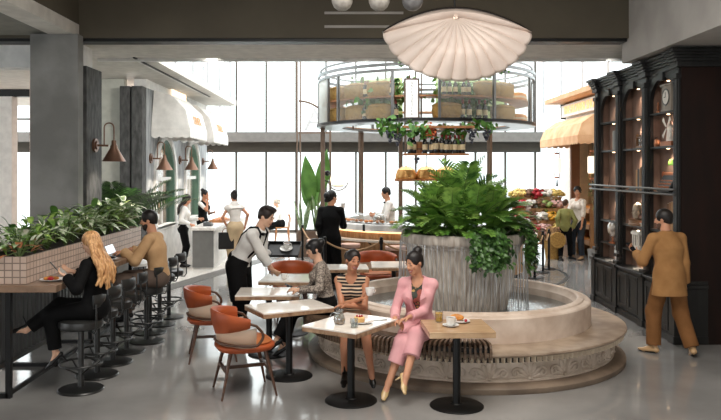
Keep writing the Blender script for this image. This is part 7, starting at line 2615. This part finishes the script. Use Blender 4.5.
def phone(label, loc, ax, ay):
    t = thing('phone', label, 'phone', loc, 0)
    ax, ay = unit(ax), unit(ay); az = np.cross(ax, ay)
    R3 = np.column_stack([ax, ay, az])
    b = MB(); b.box((0, 0, 0), (0.075, 0.15, 0.009), rot=R3); b.build('case', m_phone, t, smooth=0, bevel=0.003)
    b = MB(); b.box(tuple(az * 0.005), (0.067, 0.14, 0.001), rot=R3); b.build('screen', M('dark_screen', (30, 32, 38), 0.08), t, smooth=0)
w = BLONDE.wr[1] + BLONDE.hd[1] * 0.10
phone('black phone held by the blonde woman at the counter', (-2.935, 7.34, 1.235), (0.25, -1, 0.2), (-0.75, 0.1, 0.75))
phone('dark phone held by the man in the tan jacket', (3.48, 9.185, 1.245), (0.9, 0.3, 0), (-0.25, 0.7, 0.6))
phone('black phone held by the woman in the grey patterned top', (-0.70, 8.60, 0.845), (0, 1, 0), (-0.9, 0, 0.4))
t = thing('takeaway_cup', 'white cup held by the person in the black suit', 'cup', tuple(SUIT.wr[1] + SUIT.hd[1] * 0.09 + V3(0.02, 0.03, -0.03)))
b = MB(); b.lathe([(0.001, 0), (0.032, 0), (0.042, 0.11), (0.001, 0.11)], 24); b.build('cup_body', m_china, t)
b = MB(); b.lathe([(0.044, 0.11), (0.044, 0.12), (0.036, 0.128), (0.001, 0.128)], 24); b.build('lid', m_white, t)
# counter things
plate('snack_plate', 'white plate of snacks on the bar counter beside the blonde woman', (-2.965, 7.36, 1.1005), 0.125)
for i, (dx, dy, c) in enumerate(((-0.03, 0.02, m_crust), (0.035, -0.015, m_crust), (0.0, -0.055, m_berry), (-0.045, -0.04, m_crust))):
    b = MB(); b.ell((0, 0, 0.018), (0.034, 0.024, 0.018), None, 12, 8)
    tag(b.build('snack', c, loc=(-2.965 + dx, 7.36 + dy, 1.109)), ('toasted snack on the counter plate, toward the planter', 'toasted snack on the counter plate, toward the aisle', 'red tomato piece on the counter plate', 'toasted snack at the near rim of the counter plate')[i], 'food')
t = thing('milk_glass', 'short glass of milk on the counter behind the snack plate', 'glass', (-2.98, 7.64, 1.1005))
b = MB(); b.lathe([(0.001, 0.0), (0.036, 0.0), (0.042, 0.09), (0.001, 0.09)], 24); b.build('glass_body', M('milky_drink', (222, 216, 208), 0.2), t)
t = thing('laptop', 'open silver laptop on the bar counter before the bearded man', 'laptop', (-2.965, 9.53, 1.1005))
b = MB(); b.box((0, 0, 0.008), (0.22, 0.32, 0.014)); b.build('base', M('silver_shell', (150, 152, 154), 0.35, metal=0.6), t, smooth=0, bevel=0.003)
b = MB(); b.box((0.01, 0, 0.0155), (0.12, 0.28, 0.002)); b.build('keyboard', m_black, t, smooth=0)
Rl = np.column_stack([unit((-0.42, 0, 0.9)), (0, 1, 0), np.cross(unit((-0.42, 0, 0.9)), (0, 1, 0))])
b = MB(); b.box((-0.155, 0, 0.115), (0.21, 0.32, 0.008), rot=Rl); s_ = b.build('lid', M('silver_shell', (150, 152, 154)), t, smooth=0)
b = MB(); b.box((-0.150, 0, 0.117), (0.19, 0.30, 0.002), rot=Rl); b.build('screen', M('lit_laptop_screen', (226, 232, 236), 0.3, emis=(226, 234, 240), estr=0.6), s_, smooth=0)
plate('black_dish', 'small dark dish on the counter near the laptop', (-2.95, 9.05, 1.1005), 0.11)
t = thing('black_pouch', 'flat black pouch lying in the dark dish near the laptop', 'pouch', (-2.95, 9.05, 1.113))
b = MB(); b.ell((0, 0, 0.018), (0.08, 0.07, 0.018), None, 16, 8); b.build('pouch_body', m_blackmetal, t)
cup('white cup on the counter between the blonde woman and the laptop', (-2.98, 8.72, 1.1005))
# bags
t = thing('handbag', 'square black handbag held by the woman in the khaki skirt', 'bag', (-2.81, 16.66, 0.42), R(20))
b = MB(); b.box((0, 0, 0.19), (0.34, 0.11, 0.38)); b.build('bag_body', M('black_bag_leather', (14, 14, 14), 0.5), t, smooth=0, bevel=0.012)
b = MB(); b.tube(arc((0, 0, 0.38), 0.085, 0, PI, 12, (1, 0, 0), (0, 0, 1)), 0.009, 8); b.build('handle', M('bag_handle_tan', (140, 92, 62), 0.5), t, smooth=60)
t = thing('straw_bag', 'round straw bag hanging from the hand of the child', 'bag', (5.03, 18.03, 0.62))
b = MB(); b.cyl((0, -0.05, -0.13), (0, 0.05, -0.13), 0.20, seg=32); b.build('bag_body', m_basket, t, bevel=0.02)
b = MB(); b.tube(arc((0, 0, 0.06), 0.075, 0, PI, 12, (1, 0, 0), (0, 0, 1)), 0.008, 8); b.build('handle', m_wood, t, smooth=60)
# far table and wooden chairs
def wood_chair(label, loc, rz):
    t = thing('wooden_chair', label, 'chair', loc, rz, 'wooden chairs by the windows')
    b = MB(); b.box((0, 0, 0.445), (0.42, 0.42, 0.03)); b.build('seat', m_shelfw, t, smooth=0, bevel=0.008)
    for sx in (-1, 1):
        for sy in (-1, 1):
            b = MB(); b.cyl((0.18 * sx, 0.18 * sy, 0.43), (0.21 * sx, 0.2 * sy, 0), 0.018, 0.014); b.build('leg', m_shelfw, t)
    b = MB(); b.tube([(-0.2, -0.19, 0.45), (-0.24, -0.18, 0.72)] + [(-0.20 - 0.05 * math.sin(PI * k / 8), -0.2 + 0.4 * k / 8, 0.82) for k in range(9)] + [(-0.24, 0.18, 0.72), (-0.2, 0.19, 0.45)], 0.016, 8); b.build('backrest', m_shelfw, t, smooth=60)
wood_chair('pale wooden chair under the white haired woman', (-2.10, 22.6, 0.0065), R(190))
wood_chair('empty wooden chair across from the white haired woman', (-3.15, 22.3, 0.0065), R(10))
t = thing('cafe_table', 'small white round table before the white haired woman', 'table', (-2.66, 22.45, 0.0065))
b = MB(); b.lathe([(0.001, 0.70), (0.3, 0.70), (0.3, 0.725), (0.001, 0.725)], 32); b.build('top', m_white, t)
b = MB(); b.cyl((0, 0, 0), (0, 0, 0.7), 0.025); b.lathe([(0.001, 0), (0.2, 0), (0.2, 0.015), (0.001, 0.02)], 24); b.build('stand', m_blackmetal, t)
# stanchions with rope
def stanchion(label, loc, h=1.0):
    t = thing('rope_stanchion', label, 'stanchion', loc, 0, 'black rope stanchions')
    b = MB(); b.cyl((0, 0, 0), (0, 0, h), 0.026, seg=16); b.build('post', m_blackmetal, t)
    b = MB(); b.lathe([(0.001, 0), (0.15, 0), (0.15, 0.012), (0.03, 0.025), (0.001, 0.025)], 32); b.build('base', m_blackmetal, t)
    b = MB(); b.cyl((0, 0, h - 0.09), (0, 0, h - 0.03), 0.038); b.ell((0, 0, h), (0.03, 0.03, 0.03)); b.build('cap', m_blackmetal, t)
def rope(label, a, c, sag):
    a, c = V3(*a), V3(*c)
    t = thing('barrier_rope', label, 'rope', tuple(a), 0, 'barrier ropes')
    b = MB(); b.tube([(c - a) * k / 16 - Z * sag * (1 - (2 * k / 16 - 1) ** 2) for k in range(17)], 0.016, 8); b.build('cord', M('tan_rope', (166, 132, 96), 0.8, bump=(60, 0.6, 0.004)), t, smooth=60)
q = [(-1.04, 15.86), (-0.46, 13.02), (0.53, 12.95), (1.5, 12.7)]
for k, lab in enumerate(('black rope stanchion near the bronze box planter', 'black rope stanchion in front of the person in the black suit', 'black rope stanchion left of the fountain urn', 'black rope stanchion hidden behind the fountain urn')):
    stanchion(lab, (q[k][0], q[k][1], 0.0015))
for k, lab in enumerate(('tan rope sagging past the person in the black suit', 'tan rope in front of the oak bar', 'tan rope running behind the fountain urn')):
    rope(lab, (q[k][0], q[k][1], 0.95), (q[k + 1][0], q[k + 1][1], 0.95), 0.16)
q = [(3.72, 14.98), (4.10, 15.80), (4.36, 16.30)]
for k, lab in enumerate(('black rope stanchion right of the ivy, nearest the fountain', 'black rope stanchion on the disc rim, middle of the right trio', 'black rope stanchion nearest the child')):
    stanchion(lab, (q[k][0], q[k][1], 0.0145), 0.86)
for k, lab in enumerate(('tan rope between the first two stanchions right of the ivy', 'short tan rope nearest the flower stall')):
    rope(lab, (q[k][0], q[k][1], 0.82), (q[k + 1][0], q[k + 1][1], 0.82), 0.14)
# plates and pastries along the round bar
for i, (a, kind) in enumerate(((196, 0), (205, 1), (213, 0), (221, 2), (229, 0), (237, 1), (246, 0))):
    x, y = KC[0] + 1.93 * math.cos(R(a)), KC[1] + 1.93 * math.sin(R(a))
    wh = ord_ = ('first', 'second', 'third', 'fourth', 'fifth', 'sixth', 'seventh')[i]
    plate('bar_plate', 'white plate of pastries on the round bar, %s from the left' % wh, (x, y, 1.156), 0.14, 'plates along the round bar')
    for k in range(3):
        b = MB(); b.ell((0, 0, 0.028), (0.05, 0.042, 0.028), None, 12, 8)
        tag(b.build('pastry', m_bun, loc=(x + 0.06 * math.cos(2.1 * k), y + 0.06 * math.sin(2.1 * k), 1.167)), 'round pastry on the %s plate from the left along the round bar' % wh, 'pastry', 'pastries along the round bar, %s plate' % wh)
    if kind:
        t = thing('glass_cloche', 'clear glass cloche over pastries on the %s plate of the round bar' % wh, 'cloche', (x, y, 1.172), 0, 'glass cloches')
        b = MB(); b.lathe([(0.125, 0.0), (0.125, 0.09), (0.10, 0.15), (0.04, 0.18), (0.001, 0.185)], 28); b.build('dome', m_tumbler, t, smooth=60)
        b = MB(); b.ell((0, 0, 0.20), (0.016, 0.016, 0.018)); b.build('knob', m_tumbler, t)

# ================================================================== flower stall and bread crates
m_kraft = M('kraft_paper', (190, 154, 112), 0.8, col2=(164, 126, 88), nscale=6)
m_crate = M('crate_wood', (176, 130, 88), 0.6, col2=(146, 104, 66), nscale=6, stretch=(5, 1, 1))
fs = thing('flower_stand', 'tiered wooden stand of bouquets by the flower shop', 'stand', (4.90, 19.35, 0.001))
for (z, y0, y1) in ((1.20, 0.08, 0.34), (0.92, -0.16, 0.08), (0.62, -0.40, -0.16), (0.34, -0.62, -0.40)):
    b = MB(); b.span(-0.62, 0.62, y0, y1, z - 0.03, z); b.build('shelf', m_crate, fs, smooth=0)
for sx in (-1, 1):
    b = MB(); b.prism([(-0.62, 0), (0.34, 0), (0.34, 1.2), (0.08, 1.17), (-0.62, 0.30)], (0.03, 0, 0), (0.60 * sx - 0.015, 0, 0), (0, 1, 0), (0, 0, 1))
    b.build('side_frame', m_crate, fs, smooth=0)
cols_f = {'yellow': (240, 208, 120), 'brown': (118, 78, 52), 'red': (186, 30, 44), 'white': (242, 234, 224), 'green': (140, 158, 84), 'golden': (226, 164, 44), 'pink': (222, 176, 168)}
def bouquet(label, loc, colr, r=0.15):
    t = thing('bouquet', label, 'bouquet', loc, 0, 'bouquets on the flower stand')
    t.scale = (1.55, 1.5, 1.2)
    b = MB(); b.lathe([(0.001, 0), (0.06, 0), (0.13, 0.24), (0.11, 0.24), (0.001, 0.2)], 14); b.build('paper_wrap', m_kraft, t)
    b = MB()
    for k in range(20):
        d = unit(V3(rp.gauss(0, 1), rp.gauss(0, 1), abs(rp.gauss(0.4, .7))))
        s_ = rp.uniform(.042, .06)
        b.ell(V3(0, 0, 0.28) + d * V3(r * 0.85, r * 0.85, r * 0.75), (s_, s_, s_ * 0.8), None, 10, 6)
    for k in range(12):
        d = unit(V3(rp.gauss(0, 1), rp.gauss(0, 1), rp.gauss(0.1, .5)))
        b.ell(V3(0, 0, 0.27) + d * V3(r * 0.7, r * 0.7, r * 0.8), (0.05, 0.05, 0.045), None, 10, 6)
    c = cols_f[colr]
    b.build('blossoms', M('petals_' + colr, c, 0.6, col2=tuple(int(q * 0.72) for q in c), nscale=30, lo=0.4, hi=0.6), t)
    b = MB()
    for k in range(16):
        d = unit(V3(rp.gauss(0, 1), rp.gauss(0, 1), abs(rp.gauss(0.2, .6))))
        leaf_at(b, V3(0, 0, 0.26) + d * r * 0.6, d, (0, 0, 1), 0.12, 0.05, seg=3)
    b.build('leaves', m_broad, t, smooth=60)
tiers = [(1.201, 19.56, ['yellow', 'brown', 'red', 'white', 'yellow'], 'top'), (0.921, 19.31, ['red', 'white', 'brown', 'green', 'pink'], 'second'), (0.621, 19.07, ['red', 'brown', 'white', 'golden', 'golden'], 'third'), (0.341, 18.84, ['white', 'red', 'pink', 'yellow'], 'lowest')]
for z, y, cl, nm in tiers:
    for k, c in enumerate(cl):
        bouquet('%s bouquet on the %s tier of the flower stand, %s from the left' % (c, nm, ords[k]), (4.42 + 0.24 * k, y, z), c)
t = thing('wicker_basket', 'tall wicker basket of paper rolls at the foot of the flower stand', 'basket', (5.0, 18.35, 0.001))
b = MB(); b.lathe([(0.001, 0), (0.17, 0), (0.22, 0.42), (0.23, 0.46), (0.19, 0.44), (0.15, 0.03), (0.001, 0.03)], 28); b.build('basket_body', m_basket, t)
for k in range(7):
    a = 0.9 * k
    b = MB(); b.cyl((0.07 * math.cos(a), 0.07 * math.sin(a), 0.05), (0.13 * math.cos(a), 0.13 * math.sin(a), 0.78), 0.035, seg=10); b.build('paper_roll', m_kraft, t)
t = thing('bread_stand', 'sloped wooden crate stand of loaves in the flower shop doorway', 'stand', (6.15, 18.9, 0.001))
for k, z in enumerate((0.35, 0.75, 1.15)):
    b = MB(); b.span(-0.25, 0.3, -0.55, 0.55, z - 0.03, z); b.span(-0.25, -0.23, -0.55, 0.55, z, z + 0.08); b.build('tray', m_crate, t, smooth=0)
for y0 in (-0.58, 0.55):
    b = MB(); b.span(-0.23, 0.3, y0, y0 + 0.03, 0, 1.3); b.build('side_frame', m_crate, t, smooth=0)
l0 = None
for k, z in enumerate((0.351, 0.751, 1.151)):
    for j in range(5):
        loc = (6.16, 18.52 + 0.19 * j, z)
        if l0 is None:
            b = MB(); b.ell((0, 0, 0.06), (0.17, 0.075, 0.06), None, 16, 8)
            l0 = tag(b.build('bread_loaf', m_crust, loc=loc), 'golden bread loaf on the crate stand in the shop doorway', 'bread', 'loaves on the crate stand')
        else:
            o = l0.copy(); COL.objects.link(o); o.location = loc
# glass lanterns of the flower shop
for i, (x, y, z) in enumerate(((5.50, 19.75, 2.32), (5.62, 17.2, 2.32))):
    t = thing('glass_lantern', 'ribbed glass lantern in a copper frame, %s' % ('farther along the flower shop front', 'beside the bookcase edge')[i], 'lamp', (x, y, z), 0, 'flower shop lanterns')
    b = MB(); b.lathe([(0.10, -0.2), (0.115, -0.18), (0.115, 0.18), (0.10, 0.2)], 24); b.build('glass', M('ribbed_lantern_glass', (250, 240, 226), 0.25, emis=(255, 236, 208), estr=0.7), t)
    for sg in (-1, 1):
        b = MB(); b.tube([(sg * 0.06, 0, -0.36), (sg * 0.06, 0, 0.36)], 0.012, 8); b.build('frame', m_copper, t)
    b = MB(); b.cyl((0, 0, 0.30), (0, 0, 0.34), 0.07); b.cyl((0, 0, -0.34), (0, 0, -0.30), 0.07); b.build('collar', m_copper, t)
    b = MB(); b.cyl((0, 0, 0.34), (0, 0, 0.62), 0.008); b.cyl((0, 0, 0.61), (RX - x, 0, 0.61), 0.012); b.build('bracket', m_blackmetal, t)
    b = MB(); b.cyl((0, 0, -0.56), (0, 0, -0.36), 0.03, 0.01, 10); b.build('tassel', m_black, t)

# ---- skull on the wooden plinth of the bookcase
t = thing('skull', 'aged bone skull on the wooden plinth in the middle bay', 'skull', (4.235, 10.90, SHELVES[1] + 0.087))
o = np.array(t.location)
F = Field(0.006)
F.ell(o + V3(0.03, 0, 0.155), (0.115, 0.085, 0.095), None, 0.03)
F.ell(o + V3(-0.055, 0, 0.095), (0.055, 0.062, 0.075), None, 0.03)
F.ell(o + V3(-0.055, 0, 0.032), (0.055, 0.048, 0.030), None, 0.02)
F.cone(o + V3(0.02, 0.055, 0.08), o + V3(-0.08, 0.062, 0.10), 0.014, 0.014, 0.015)
F.cone(o + V3(0.02, -0.055, 0.08), o + V3(-0.08, -0.062, 0.10), 0.014, 0.014, 0.015)
for sg in (1, -1):
    F.ell(o + V3(-0.108, sg * 0.034, 0.118), (0.030, 0.024, 0.024), None, 0.006, True)
F.ell(o + V3(-0.115, 0, 0.078), (0.020, 0.012, 0.018), None, 0.004, True)
F.ell(o + V3(-0.115, 0, 0.048), (0.030, 0.040, 0.004), None, 0.002, True)
F.cut(o + V3(0, 0, 0.001), (0, 0, -1))
F.build('cranium', m_bone, t, o)
t.scale = (0.62, 1, 1)
t.rotation_euler = (0, 0, R(50))
t.scale = (0.8, 0.8, 1)
t.location.x = 4.215
